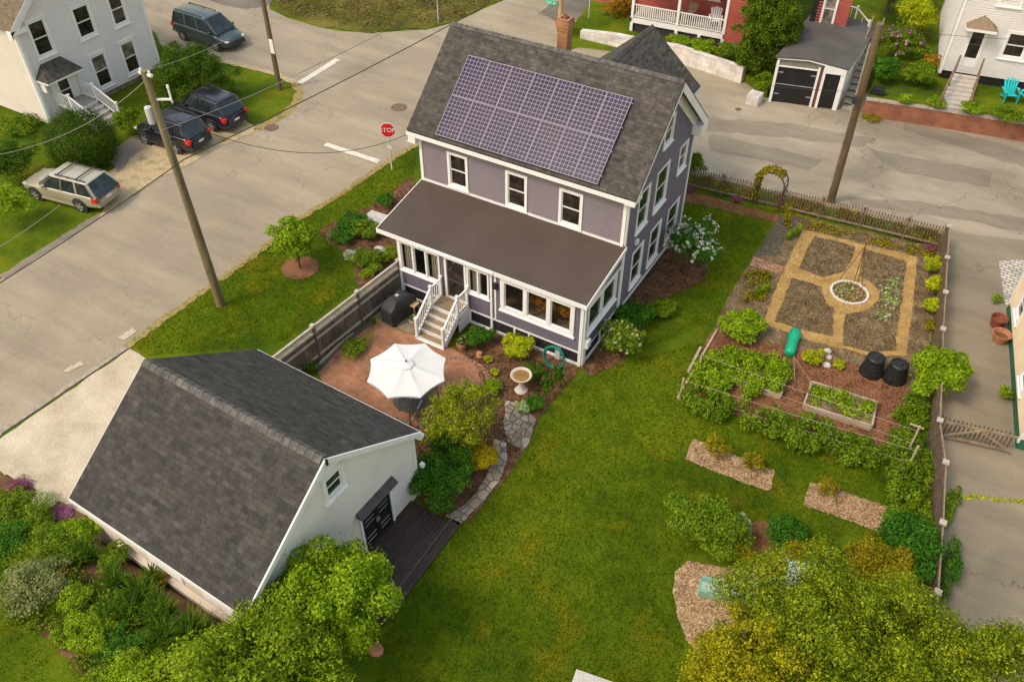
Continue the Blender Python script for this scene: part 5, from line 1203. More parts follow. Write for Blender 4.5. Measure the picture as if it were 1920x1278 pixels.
    mb.build('side_cladding', clad or M_plast, t, bevel=.01)
    if rail:
        mb = MB()
        for s in (-1, 1): mb.beam((x1+.35,s*tw*.88,zt+.09),(x2-.1,s*tw*.88,zt+.09),.04,.035); [mb.box(xx-.03,xx+.03,s*tw*.88-.015,s*tw*.88+.015,zt+.0,zt+.09) for xx in (x1+.4,(x1+x2)/2,x2-.15)]
        mb.build('roof_rail', M_plast, t)
    if rack:
        for xx in (x1+.55, x2-.55):
            mb = MB(); mb.beam((xx,-tw-.02,zt+.13),(xx,tw+.02,zt+.13),.06,.035); mb.build('rack_bar', M_plast, t)
    return t
M_silver = carpaint('champagne_paint', (0.42,0.38,0.29), (0.48,0.44,0.34))
a = Vector(G(79,371)); b = Vector(G(155,391)); d = (b - a).normalized(); ang = math.atan2(d.y, d.x); nrm = Vector((-d.y, d.x, 0)) * .89
mid = (a + b) / 2 + nrm * .85; ctr = mid + d * .16 - nrm * .12
car('parked_wagon', 'champagne estate car with roof bars parked half on the grass at left', (ctr.x, ctr.y, 0), ang, M_silver, 4.6, 1.78, 1.52, rack=True, belt=.90, clad=mat('tan_cladding', [(0.33,0.29,0.19),(0.38,0.33,0.23)], 2, .5))
M_blk = carpaint('black_paint_car', (0.012,0.013,0.020), (0.020,0.020,0.030))
def rearcar(u, v, rz, L, **k):   # centre from the tail lower corner
    pass
p = Vector(G(349,283)); car('parked_hatchback', 'black compact off-roader parked nearer the wooden pole', (-16.8, 1.0, 0), R(3), M_blk, 4.05, 1.76, 1.66, belt=.98, ws=(1.05,1.65), rear=(3.99,3.6))
car('parked_suv', 'larger black off-road car parked beside the grass behind the smaller black car', (-16.95, 3.75, 0), R(-2), carpaint('dark_navy_paint', (0.016,0.016,0.030), (0.026,0.025,0.042)), 4.35, 1.82, 1.66, belt=.98, ws=(1.05,1.7), rear=(4.3,3.8))
car('parked_minivan', 'dark teal minivan with silver roof rails parked behind the weeping tree', (-24.3, 11.1, 0), R(180)+R(-2), carpaint('teal_paint', (0.045,0.065,0.065), (0.065,0.085,0.085)), 4.9, 1.88, 1.74, belt=1.0, ws=(.75,1.75), rear=(4.86,4.55))

# ------------------------------------------------------------------ poles and cables
M_pole = mat('weathered_pole', [(0.11,0.085,0.04),(0.19,0.15,0.08),(0.25,0.20,0.12)], 1.2, .9, 16, .25, .4, stretch=(3,3,.4))
M_pole2 = mat('brown_pole', [(0.12,0.075,0.04),(0.19,0.13,0.075)], 1.2, .9, 16, .25, .4, stretch=(3,3,.4))
M_wire = mat('black_cable', [(0.035,0.03,0.028),(0.05,0.045,0.04)], 3, .6)
M_wireg = mat('grey_cable', [(0.30,0.29,0.24),(0.42,0.40,0.34)], 3, .6)
M_zinc = mat('galvanised_steel', [(0.45,0.46,0.46),(0.6,0.61,0.61)], 3, .5, 20, .08)
def pole(name, label, base, top, r0, r1, m):
    t = thing(name, label, 'utility pole', tuple(base)); b = Vector(base)
    mb = MB(); tp = Vector(top) - b; mb.tube([Vector((0,0,-.1)), tp*.33, tp*.66, tp], [r0, r0*.67+r1*.33, r0*.33+r1*.67, r1], 14); mb.build('shaft', m, t, smooth=False)
    return t, tp
b1 = G(415,572); t1 = on(2, 10.2, 270, 133)
pl1, tp1 = pole('utility_pole', 'tall weathered wooden pole rising from the grass by the street, with a transformer', b1, t1, .19, .12, M_pole)
q = tp1 * .81
mb = MB(); cx0 = q + Vector((-.30,-.12,0)); mb.lathe([(0,0),(.12,0),(.13,.04),(.13,.58),(.12,.61),(.04,.64),(0,.64)], 18, tuple(cx0)); mb.build('transformer', M_zinc, pl1, smooth=False)
q = tp1 * .90; mb = MB(); mb.beam(q, q + Vector((.60,.25,.05)), .06, .06); mb.beam(q + Vector((.60,.25,-.05)), q + Vector((.60,.25,.45)), .05, .05); mb.box(q.x-.3, q.x+.3, q.y-.05, q.y+.05, tp1.z-.15, tp1.z-.07)
mb.build('bracket_arm', M_white, pl1)
mb = MB()
for e in ((.60,.25,.45),(-.2,0,.95),(.2,0,.95)): c = q + Vector(e); mb.lathe([(0,0),(.035,0),(.05,.03),(.03,.06),(.045,.10),(0,.13)], 10, tuple(c))
mb.build('insulator', M_white, pl1)
b2 = G(1557,379); t2 = on(2, 9.0, 1651, 44)
t2 = (b2[0] + (t2[0]-b2[0]), t2[1], 9.0)
pl2, tp2 = pole('utility_pole', 'brown wooden pole standing in the verge behind the picket fence, leaning slightly', b2, t2, .19, .15, M_pole2)
mb = MB(); mb.tube([tp2*.05 + Vector((-.16,-.1,0)), tp2*.9 + Vector((-.16,-.1,0))], .035, 8); mb.build('conduit', M_wireg, pl2)
mb = MB(); mb.box(tp2.x-.2, tp2.x+.05, tp2.y-.2, tp2.y, tp2.z*.62, tp2.z*.62+.3); mb.build('cable_box', M_plast, pl2)
b3 = G(525,168); t3 = on(2, 9.5, 470, -90)
pl3, tp3 = pole('utility_pole', 'slim wooden pole with a white notice on the grass corner', b3, (b3[0]-.25, b3[1]+.3, 9.5), .15, .11, M_pole2)
q = tp3 * (2.55/9.5); mb = MB(); mb.box(q.x+.02, q.x+.30, q.y-.175, q.y-.145, q.z-.35, q.z+.45); mb.build('notice', M_white, pl3)
b4 = G(1049,74); pl4, tp4 = pole('utility_pole', 'pale wooden pole behind the brick chimney', b4, (b4[0], b4[1], 7.5), .16, .12, mat('pale_pole', [(0.42,0.27,0.13),(0.52,0.36,0.19)], 1.2, .9))
# street name plate
M_green = mat('green_sign', [(0.03,0.40,0.27),(0.04,0.46,0.32)], 3, .4)
def text(name, body, size, m, parent, loc, rot, ext=.004):
    cu = bpy.data.curves.new(name, 'FONT'); cu.body = body; cu.size = size; cu.extrude = ext; cu.align_x = 'CENTER'; cu.align_y = 'CENTER'
    o = bpy.data.objects.new(name, cu); C.objects.link(o); bpy.context.view_layer.update()
    dg = bpy.context.evaluated_depsgraph_get(); me = bpy.data.meshes.new_from_object(o.evaluated_get(dg)); bpy.data.objects.remove(o)
    o = bpy.data.objects.new(name, me); C.objects.link(o); me.materials.clear(); me.materials.append(m); o.parent = parent; o.location = loc; o.rotation_euler = rot; return o
sn = thing('street_name_sign', 'green street name plate fixed to the pale pole behind the chimney', 'sign', (b4[0], b4[1], 0))
zz = on(1, b4[1]-.2, 1036, 5); 
mb = MB(); mb.box(-.95, -.14, -.235, -.205, zz[2]-.12, zz[2]+.12); mb.build('plate', M_green, sn)
mb = MB()
for k_, (w_, h_) in enumerate(((.05,.12),(.03,.09),(.04,.09),(.03,.12),(0,0),(.05,.12),(.03,.10))):     # strokes only: the name cannot be read in the photograph
    if w_: x_ = -.86 + k_ * .095; mb.box(x_, x_ + w_, -.242, -.236, zz[2]-.06, zz[2]-.06+h_)
mb.build('lettering', M_white, sn)
# stop sign
ss = thing('stop_sign', 'red octagonal STOP sign on a steel post at the grass edge', 'sign', tuple(G(735,318)))
M_stop = mat('stop_red', [(0.60,0.012,0.02),(0.68,0.018,0.028)], 2, .4, 20, .04, .02)
mb = MB(); mb.box(-.03,.03,-.02,.02,0,2.55); mb.build('post', M_zinc, ss)
Ms = Matrix.Translation((0,-.05,2.25)) @ Matrix.Rotation(R(10),4,'Z') @ Matrix.Rotation(R(68),4,'X')
oc = [(.40*math.cos(R(22.5+45*k)), .40*math.sin(R(22.5+45*k))) for k in range(8)]; oc2 = [(x*.93,y*.93) for x,y in oc]
yaw = R(28); Mz = Matrix.Translation((0,0,2.22)) @ Matrix.Rotation(yaw,4,'Z') @ Matrix.Rotation(R(90),4,'X')
mb = MB(); mb.prism(oc, .03, .045, Mz); pt = mb.build('border', M_white, ss)
mb = MB(); mb.prism(oc2, .047, .052, Mz); mb.build('sign_face', M_stop, ss)
o = text('lettering', 'STOP', .31, M_white, ss, (0,0,0), (0,0,0)); o.matrix_local = Mz @ Matrix.Translation((0,-.01,.056))
mb = MB(); mb.prism([(-.22,-.12),(.22,-.12),(0,.12)], -.01, .01, Matrix.Translation((.02,-.04,1.35)) @ Matrix.Rotation(R(90),4,'X')); mb.build('lower_bracket', M_zinc, ss)
for (u, v, h, lb) in ((822,42,2.6,'thin pale sign post at the edge of the dry grass plot'), (1103,46,2.6,'thin pale sign post in the green corner verge')):
    x, y = G2(u, v); o = MB().tube([(0,0,0),(0,0,h)], .035, 8).build('sign_post', M_zinc); o.location = (x, y, 0); tag(o, lb, 'post')
def wire(label, a, b, sag, r=.014, m=None, n=14):
    r *= .58; a, b = Vector(a), Vector(b); pts = []
    for i in range(n + 1): t = i / n; p = a.lerp(b, t); p.z -= sag * 4 * t * (1 - t); pts.append(p)
    o = MB().tube(pts, r, 5).build('overhead_cable', m or M_wire); tag(o, label, 'cable')
top1 = Vector(t1)
wire('thick dark cable crossing over the street up to the grey roof corner', on(2,7.0,345,299), on(2,8.0,905,14), .1, .034)
wire('thick dark cable running along the road edge at the left', on(2,5.0,-100,592), on(2,7.0,345,299), .1, .034)
wire('pale cable from the tall pole top towards the teal minivan', top1, on(2,9.0,430,72), .1, .016, M_wireg)
wire('pale cable from the left edge up to the tall pole', on(2,9.3,-40,296), top1 - Vector((0,0,.3)), .5, .016, M_wireg)
wire('pale cable passing over the black cars to the slim pole', on(2,8.2,300,245), Vector(b3)+Vector((-.2,.2,7.0)) if False else on(2,7.0,560,138), .1, .018, M_wireg)
wire('thin cable over the junction towards the dry grass plot', on(2,7.0,560,138), on(2,7.5,850,-12), .1, .016, M_wire)
wire('dark drooping service cable reaching the eave of the purple house', on(2,7.8,330,225), Vector((-OG+.05,-.2,HE-.1)), 1.1, .022)
wire('pale low cable over the grass at the left edge', on(2,6,-20,474), on(2,6,112,385), .05, .014, M_wireg)
wire('thin grey wire hanging beside the tall pole', top1 + Vector((.1,0,-.6)), Vector(b1)+Vector((.25,.1,1.2)), -.0, .008, M_wireg)
wire('cable across the black garage doors to the brown pole', on(2,4.5,1436,160), on(2,4.5,1600,172), .05, .02)
wire('long cable from the brown pole over the white house lawn', on(2,4.5,1600,172), on(2,4.0,1780,168), .1, .016)
wire('cable in front of the white house wall', on(2,6.0,1655,52), on(2,6.0,1935,75), .1, .018)

# ------------------------------------------------------------------ fences
M_fgrey = mat('grey_fence_boards', [(0.075,0.055,0.04),(0.13,0.10,0.075),(0.19,0.15,0.115)], 1.4, .9, 14, .3, .4, stretch=(3,3,.6))
M_cap = mat('pale_fence_cap', [(0.36,0.31,0.25),(0.48,0.42,0.35)], 3, .9, 20, .2)
M_picket = mat('picket_wood', [(0.20,0.145,0.09),(0.33,0.25,0.17)], 4, .9, 20, .25, .3)
M_picketd = mat('dark_picket_wood', [(0.10,0.072,0.048),(0.17,0.125,0.085)], 4, .9, 20, .25, .3)
# privacy fence with lattice top
fa, fb = Vector((.78,-3.1,0)), Vector((.22,-10.3,0))
pf = thing('privacy_fence', 'tall grey board fence with a lattice top between the lawn and the brick patio', 'fence')
d = (fb - fa); L = d.length; d.normalize(); Wpf = Wall(fa, d, (-d.y, d.x, 0)); N = 3
for k in range(N + 1):
    mb = MB(); a = L * k / N; mb.box(-.045,.045,-.045,.045,0,1.80, Matrix.Translation(fa + d*a)); o_ = mb.build('post', M_fgrey, pf); mb = MB(); mb.box(-.08,.08,-.08,.08,1.80,1.87, Matrix.Translation(fa + d*a)); mb.build('post_cap', M_cap, o_)
rr = random.Random(4)
for k in range(N):
    a0, a1 = L*k/N+.06, L*(k+1)/N-.06; mb = MB(); x = a0
    while x < a1 - .02: w_ = min(.14, a1-x); Wpf.box(mb, x, x+w_-.006, .05, 1.42, -.012 + rr.uniform(-.004,.004), .012); x += .14
    mb.build('board_panel', M_fgrey, pf)
    mb = MB(); x = a0
    while x < a1 - .05:
        mb.beam(Wpf.p(x,1.46,.0), Wpf.p(min(a1,x+.26),1.72,.0), .012, .03, up=tuple(Wpf.n)); mb.beam(Wpf.p(x,1.72,.012), Wpf.p(min(a1,x+.26),1.46,.012), .012, .03, up=tuple(Wpf.n)); x += .10
    mb.build('lattice_top', M_cap, pf)
    mb = MB()
    for z in (1.42, 1.74): Wpf.box(mb, a0-.06, a1+.06, z, z+.05, -.045, .045)
    for z in (.3, 1.1): Wpf.box(mb, a0, a1, z, z+.09, .012, .05)
    mb.build('rail', M_cap, pf)
def picket_fence(name, label, pts, h, m, gap=.125, wd=.055, rails=(.18,.82), cap=None, capm=None, maxp=None, railm=None, front=False):
    t = thing(name, label, 'fence')
    for k, (a, b) in enumerate(zip(pts, pts[1:])):
        a, b = Vector((*a,0)), Vector((*b,0)); d = b - a; L = d.length; d.normalize(); Wn = Wall(a, d, (-d.y,d.x,0)); mb = MB(); n = int(L / gap); rr = random.Random(k)
        for i in range(1, n):
            x = L * i / n; hh = h + rr.uniform(-.02,.02); pz = [(x-wd/2,.06),(x+wd/2,.06),(x+wd/2,hh-.06),(x,hh),(x-wd/2,hh-.06)]; Wn.poly(mb, pz, -.012, .012)
        mb.build('picket_panel', m, t)
        mb = MB()
        for z in rails: Wn.box(mb, 0, L, h*z-.04, h*z+.04, *((.013, .055) if not front else (-.06, -.013)))
        mb.build('rail', railm or m, t)
    for p in pts:
        mb = MB(); mb.box(p[0]-.055,p[0]+.055,p[1]-.055,p[1]+.055,0,h+.06); o = mb.build('post', m, t)
        if capm: mb = MB(); mb.box(p[0]-.10,p[0]+.10,p[1]-.10,p[1]+.10,h+.06,h+.12); mb.build('post_cap', capm, o)
    return t
picket_fence('picket_fence', 'weathered picket fence along the cross street, left of the garden arch', [(7.6,10.6),(9.6,10.80),(11.14,10.95)], 1.1, M_picketd, front=True, railm=M_picket, capm=M_picket)
picket_fence('picket_fence', 'long weathered picket fence along the cross street behind the kitchen garden', [(12.44,11.08),(14.2,11.24),(16.0,11.42),(17.9,11.60),(19.42,11.74)], 1.1, M_picketd, front=True, railm=M_picket, capm=M_picket)
gt = picket_fence('garden_gate', 'closed picket gate under the vine-covered arch', [(11.2,10.96),(12.38,11.07)], .95, M_picketd, railm=M_picket)
gt['category'] = 'gate'
rfp = [(19.50,11.50),(19.84,9.14),(20.2,6.75),(20.52,4.43),(20.95,1.9),(21.3,-.43),(21.81,-2.23),(22.17,-4.7),(22.49,-7.23),(22.8,-9.7)]
picket_fence('boundary_fence', 'dark weathered fence with pale post caps between the garden and the side drive', rfp, 1.24, M_picketd, gap=.15, wd=.09, capm=M_cap, railm=M_picket, rails=(.25,.62,.97))
tg = thing('drive_gate', 'wide weathered picket gate with diagonal braces across the side drive', 'gate')
ga, gb = Vector((21.5,.05,0)), Vector((23.75,.55,0)); d = gb - ga; L = d.length; d.normalize(); Wn = Wall(ga, d, (-d.y,d.x,0))
mb = MB()
for i in range(1, 17): x = L*i/17; Wn.poly(mb, [(x-.03,.15),(x+.03,.15),(x+.03,1.05),(x,1.1),(x-.03,1.05)], -.012, .012)
mb.build('picket_panel', M_picketd, tg)
mb = MB()
for z in (.25, .92): Wn.box(mb, 0, L, z-.05, z+.05, -.06, -.013)
mb.build('rail', M_picket, tg)
for (a, b) in (((0,.25),(L/2,.9)), ((L,.25),(L/2,.9))): mb = MB(); mb.beam(Wn.p(*a,-.09), Wn.p(*b,-.09), .05, .08); mb.build('brace', M_picket, tg)
mb = MB(); Wn.box(mb, -.12, 0, 0, 1.2, -.06, .06); mb.build('post', M_picketd, tg)
# arbour over the garden gate
ar = thing('garden_arch', 'dark metal garden arch half covered with leafy vine over the picket gate', 'arch')
for y in (10.75, 11.35):
    mb = MB(); pts = [(11.16,y,0),(11.16,y,1.25)] + [(11.8 - .64*math.cos(t*math.pi/8), y+.05, 1.25 + .66*math.sin(t*math.pi/8)) for t in range(1,8)] + [(12.44,y,1.25),(12.44,y,0)]
    mb.tube(pts, .03, 6); mb.build('hoop', mat('dark_arch_metal', [(0.05,0.03,0.03),(0.08,0.05,0.045)], 3), ar)
mb = MB()
for t in range(0, 9): x, z = 11.8 - .64*math.cos(t*math.pi/8), 1.25 + .66*math.sin(t*math.pi/8); mb.beam((x,10.75,z),(x,11.35,z),.02,.02)
for z in (.3,.6,.9): mb.beam((11.16,10.75,z),(11.16,11.35,z),.02,.02); mb.beam((12.44,10.75,z),(12.44,11.35,z),.02,.02)
mb.build('rung', MATS['dark_arch_metal'], ar)

# ------------------------------------------------------------------ garden things
UX, UY, _ = G(762, 683, 2.45)
M_canvas, nt, bs = _new('white_canvas'); bs.inputs['Base Color'].default_value = (.72,.70,.66,1); bs.inputs['Roughness'].default_value = .9
_n = noise(nt, coord(nt, 'pos'), 1.2, 3); _r = ramp(nt, [(.66,.64,.62),(.72,.70,.68)]); nt.links.new(_n, _r.inputs[0]); nt.links.new(_r.outputs[0], bs.inputs['Base Color'])
um = thing('parasol', 'open white octagonal parasol over the patio table', 'parasol', (UX,UY,0), R(9))
mb = MB(); Rr = 1.42
for k in range(8):
    a0, a1 = math.pi/4*k, math.pi/4*(k+1); am = (a0+a1)/2
    P0 = Vector((Rr*math.cos(a0),Rr*math.sin(a0),2.16)); P1 = Vector((Rr*math.cos(a1),Rr*math.sin(a1),2.16)); N = 5; S = 4; grid = []
    for i in range(N+1):
        t = i / N; row = []
        for j in range(S+1):
            s = j / S; p = P0.lerp(P1, s); sc = 1 - .05 * 4*s*(1-s) * t
            rr_ = t; z = 2.50 - .30 * (t ** 1.1) + .0; z -= .035 * 4*s*(1-s) * math.sin(t*math.pi) ; row.append(Vector((p.x*rr_*sc, p.y*rr_*sc, z)))
        grid.append(row)
    for i in range(N):
        for j in range(S): mb.face([grid[i][j], grid[i+1][j], grid[i+1][j+1], grid[i][j+1]] if i else [grid[0][j], grid[1][j], grid[1][j+1]])
    mb.face([P0, P1, P1*1.0+Vector((0,0,-.05)), P0+Vector((0,0,-.05))] if 0 else [grid[N][0], grid[N][0]-Vector((0,0,.05)), grid[N][2]-Vector((0,0,.05)), grid[N][2]]); mb.face([grid[N][2], grid[N][2]-Vector((0,0,.05)), grid[N][4]-Vector((0,0,.05)), grid[N][4]])
mb.build('canopy', M_canvas, um, smooth=False)
mb = MB(); mb.lathe([(.27,2.47),(.22,2.50),(.05,2.56),(0,2.57)], 16); mb.build('vent_cap', M_canvas, um)
mb = MB(); mb.tube([(0,0,.0),(0,0,2.60)], .022, 10); mb.build('pole', M_zinc, um)
mb = MB(); mb.lathe([(0,2.60),(.035,2.60),(.025,2.66),(0,2.68)], 8); mb.build('finial', M_black, um)
mb = MB()
for k in range(8): a = math.pi/4*k; mb.beam((.05*math.cos(a),.05*math.sin(a),2.46),(1.34*math.cos(a),1.39*math.sin(a),2.14),.015,.02)
mb.build('rib', M_zinc, um)
M_iron = mat('dark_wrought_iron', [(0.03,0.04,0.03),(0.05,0.065,0.045)], 5, .5, 30, .2)
tb = thing('patio_table', 'round dark metal table under the white parasol', 'table', (UX,UY,0))
mb = MB(); mb.lathe([(.04,.70),(.58,.70),(.62,.71),(.62,.735),(.04,.735)], 28); mb.build('table_top', mat('dark_glass_top', [(0.05,0.05,0.045),(0.08,0.08,0.07)], 3, .2), tb)
for k in range(4): a = math.pi/2*k+.4; mb = MB(); mb.tube([(.12*math.cos(a),.12*math.sin(a),.70),(.25*math.cos(a),.25*math.sin(a),.35),(.5*math.cos(a),.5*math.sin(a),.0)], .018, 6); mb.build('leg', M_iron, tb)
M_seatg = mat('sage_cushion', [(0.10,0.13,0.055),(0.16,0.19,0.085)], 6, .9, 30, .25)
def patio_chair(x, y, rz, label):
    t = thing('patio_chair', label, 'chair', (x,y,0), rz, 'chairs round the patio table')
    mb = MB(); mb.box(-.22,.22,-.22,.22,.42,.48); mb.build('seat', M_seatg, t, bevel=.03)
    mb = MB(); pts = [(-.22,-.22,.42),(-.24,-.30,.9),(0,-.33,.98),(.24,-.30,.9),(.22,-.22,.42)]; mb.tube(pts, .015, 6)
    for k in range(7): xx = -.18+.06*k; mb.tube([(xx,-.23,.45),(xx*1.05,-.31,.93)], .007, 4)
    mb.build('backrest', M_iron, t)
    for sx_ in (-1, 1):
        for sy_ in (-1, 1): mb = MB(); mb.tube([(sx_*.2,sy_*.2,.44),(sx_*.24,sy_*.24,0)], .014, 6); mb.build('leg', M_iron, t)
        mb = MB(); mb.tube([(sx_*.22,-.25,.65),(sx_*.27,.0,.68),(sx_*.25,.2,.62),(sx_*.22,.2,.44)], .013, 6); mb.build('armrest', M_iron, t)
    return t
for (dx, dy, lb) in ((.35,-.95,'patio chair whose sage seat shows below the left lower edge of the parasol'), (.98,-.45,'patio chair with sage seat just left of the leafy young tree'), (-.9,.4,'patio chair hidden under the far left of the parasol'), (.1,.95,'patio chair under the parasol on the side of the porch steps')):
    patio_chair(UX+dx, UY+dy, math.atan2(-dy, -dx) - math.pi/2, lb)
# hand pole leaning (white stick) by the patio
o = MB().tube([on(2,.05,772,788), on(2,1.2,791,750)], .02, 6).build('garden_stake', M_white); tag(o, 'thin pale stake leaning beside the patio chairs', 'stake')
# covered grill
gr = thing('covered_grill', 'barbecue under a black fabric cover in the corner by the fence', 'grill', (1.55,-4.25,0), R(80))
M_cover = mat('black_cover', [(0.018,0.020,0.020),(0.04,0.043,0.042)], 3, .6, 14, .2, .5)
mb = MB(); A = [(-.72,-.32),(.72,-.32),(.72,.32),(-.72,.32)]; lv = [(.12,1.0,1.0),(.80,.98,.98),(.90,.78,.96),(1.08,.50,.80),(1.16,.42,.45)]
rg = [[(x*sx_, y*sy_, z) for x, y in A] for z, sx_, sy_ in lv]
for a, b in zip(rg, rg[1:]):
    for i in range(4): j = (i+1)%4; mb.face([a[i],a[j],b[j],b[i]])
mb.face(rg[-1]); cv = mb.build('cover', M_cover, gr, bevel=.05)
mb = MB(); mb.box(-.10,.02,-.06,.06,1.155,1.185); mb.build('vent_patch', M_zinc, gr)
for s in (-1, 1): mb = MB(); Mw = Matrix.Translation((s*.55,-.3,.08)) @ Matrix.Rotation(R(90),4,'Y'); mb.lathe([(0,-.03),(.08,-.03),(.08,.03),(0,.03)], 14, M=Mw); mb.build('wheel', M_tyre, gr)
# bird bath
bb = thing('bird_bath', 'pale stone bird bath with brown water on the mulch bed', 'bird bath', tuple(G(977,732)))
M_bath = mat('cast_stone', [(0.50,0.42,0.31),(0.62,0.54,0.42)], 6, .85, 30, .15, .2)
M_basew = mat('whitewashed_cast_stone', [(0.55,0.46,0.42),(0.68,0.60,0.55)], 12, .85, 30, .25, .3)
mb = MB(); mb.lathe([(0,0),(.24,0),(.25,.05),(.20,.09),(.12,.14),(.10,.3),(.075,.42),(.085,.6),(.12,.68),(.0,.68)], 22); mb.build('pedestal', M_basew, bb, smooth=True)
mb = MB(); mb.lathe([(.0,.66),(.16,.68),(.34,.76),(.40,.82),(.40,.85),(.36,.85),(.30,.79),(.15,.745),(0,.735)], 30); mb.build('basin', M_bath, bb, smooth=True)
mb = MB(); mb.lathe([(0,.795),(.30,.795)], 26); mb.build('water', mat('brown_water', [(0.20,0.11,0.03),(0.30,0.17,0.05)], 4, .1), bb)
# pots
M_terra = mat('terracotta', [(0.38,0.15,0.075),(0.48,0.22,0.12)], 5, .85, 25, .15, .2)
LF_mid = leafmat('mid_leaf', [(0.018,0.045,0.004),(0.05,0.10,0.008),(0.10,0.165,0.014),(0.16,0.225,0.03)])
LF_dark = leafmat('dark_leaf', [(0.010,0.028,0.004),(0.026,0.062,0.008),(0.055,0.105,0.014),(0.09,0.145,0.02)])
LF_deep = leafmat('deep_green_leaf', [(0.008,0.035,0.006),(0.020,0.075,0.010),(0.040,0.12,0.016),(0.07,0.165,0.025)])
LF_lime = leafmat('lime_leaf', [(0.06,0.10,0.004),(0.15,0.20,0.008),(0.26,0.30,0.015),(0.38,0.40,0.04)])
LF_bright = leafmat('bright_leaf', [(0.035,0.075,0.004),(0.085,0.15,0.008),(0.15,0.235,0.015),(0.23,0.32,0.035)])
LF_olive = leafmat('olive_leaf', [(0.035,0.040,0.003),(0.095,0.095,0.005),(0.17,0.155,0.009),(0.27,0.235,0.020)])
LF_silver = leafmat('silver_leaf', [(0.10,0.16,0.10),(0.20,0.27,0.19),(0.32,0.40,0.32)])
LF_yellow = leafmat('yellow_leaf', [(0.30,0.22,0.004),(0.50,0.38,0.008),(0.62,0.50,0.015)])
LF_rust = leafmat('rusty_leaf', [(0.12,0.06,0.012),(0.22,0.11,0.025),(0.16,0.13,0.02),(0.30,0.20,0.05)])
FL_white = leafmat('white_petal', [(0.62,0.62,0.50),(0.80,0.80,0.72)], .3)
FL_cream = leafmat('cream_petal', [(0.45,0.47,0.16),(0.62,0.62,0.28)], .3)
FL_purple = leafmat('purple_petal', [(0.03,0.05,0.015),(0.10,0.03,0.12),(0.17,0.05,0.19),(0.24,0.09,0.25)], .3)
FL_pink = leafmat('pink_petal', [(0.10,0.08,0.05),(0.38,0.12,0.26),(0.47,0.20,0.36),(0.60,0.32,0.47)], .3)
def pot(x, y, r, h, label, m=None, plant=LF_dark, pl=None, z=0):
    t = thing('plant_pot', label, 'plant pot', (x,y,z)); k = r
    mb = MB(); mb.lathe([(0,0),(k*.68,0),(k*.92,h*.8),(k*1.08,h*.82),(k*1.08,h),(k*.9,h),(k*.86,h*.85),(0,h*.85)], 20); mb.build('pot', m or M_terra, t)
    rs = np.random.RandomState(int(r*1000+h*97+x*10)); bl = lumpy(r*1.1, r*1.1, r*.9, 7, rs, h + r*.5); c, nr = blob_points(bl, 260, rs)
    quads_object('foliage', leaf_arrays(c, nr, .10, .4, rs), plant, parent=t)
    if pl: c, nr = blob_points(bl, 26, rs, .02, .0); quads_object('flowers', leaf_arrays(c, nr, .09, .9, rs), pl, parent=t)
x, y = G2(866,655); pot(x, y, .19, .34, 'terracotta pot with pale flowers at the right foot of the porch steps', pl=FL_cream)
x, y = G2(776,607); pot(x, y, .16, .22, 'pot of dark leaves left of the porch steps', M_conc, pl=FL_cream)
o = MB().lathe([(0,0),(.09,0),(.14,.05),(.05,.12),(.12,.2),(0,.26)], 10).build('rusty_ornament', M_terra); o.location = G(899,668); tag(o, 'small rusty ornament on the mulch beside the dark green shrub', 'ornament')
ps = thing('plant_stand', 'small pale square stand against the left stair railing', 'stand', tuple(G(777,590)))
mb = MB(); mb.box(-.17,.17,-.17,.17,.55,.60); mb.build('top', mat('yellow_wood', [(0.50,0.36,0.16),(0.60,0.45,0.24)], 3), ps)
for s in (-1,1):
    for q in (-1,1): mb = MB(); mb.box(s*.14-.02,s*.14+.02,q*.14-.02,q*.14+.02,0,.55); mb.build('leg', M_picket, ps)
# hose
hs_ = thing('garden_hose', 'coiled green hose leaning on the dark skirting of the sunroom', 'hose', (8.28,-3.5,.02))
mb = MB(); rr = random.Random(9)
for k in range(5):
    r = .41 + rr.uniform(-.05,.05); ox, oz, oy = rr.uniform(-.04,.04), rr.uniform(-.02,.05), -.02*k
    mb.tube([(ox + r*math.cos(t*math.pi/10), oy + .10*math.sin(t*math.pi/10) - .05, .44 + oz + r*math.sin(t*math.pi/10)) for t in range(21)], .026, 6)
mb.tube([(.3,0,.2),(.45,-.1,.1),(.5,-.25,.03),(.3,-.4,.02)], .022, 6)
mb.build('coil', mat('teal_hose', [(0.0,0.16,0.10),(0.01,0.22,0.14)], 3, .4), hs_)
mb = MB(); mb.box(-.10,.10,.12,.20,.2,.75); mb.build('hanger', M_zinc, hs_)
# composters
M_bin = mat('black_recycled_plastic', [(0.012,0.012,0.012),(0.022,0.021,0.020)], 4, .5, 20, .1)
def composter(x, y, rz, label):
    t = thing('compost_bin', label, 'compost bin', (x,y,0), rz, None)
    mb = MB(); prof = []
    for k in range(5): z = .02 + k * .145; r = .44 - k * .026; prof += [(r, z), (r - .012, z + .135), (r - .03, z + .14)]
    mb.lathe([(0,.0)] + [(.45,.0)] + prof, 28); mb.build('barrel', M_bin, t)
    mb = MB(); mb.lathe([(.34,.73),(.33,.80),(.29,.84),(.27,.84),(.25,.80),(.12,.81),(.10,.86),(0,.86)], 28); mb.build('lid', M_bin, t)
    mb = MB(); mb.box(-.13,.13,-.46,-.40,.04,.28); mb.build('hatch', M_bin, t)
composter(18.74, 2.21, R(20), 'black round compost bin, the left one of the pair'); composter(19.57, 2.30, R(-25), 'black round compost bin, the right one next to the leafy shrub')
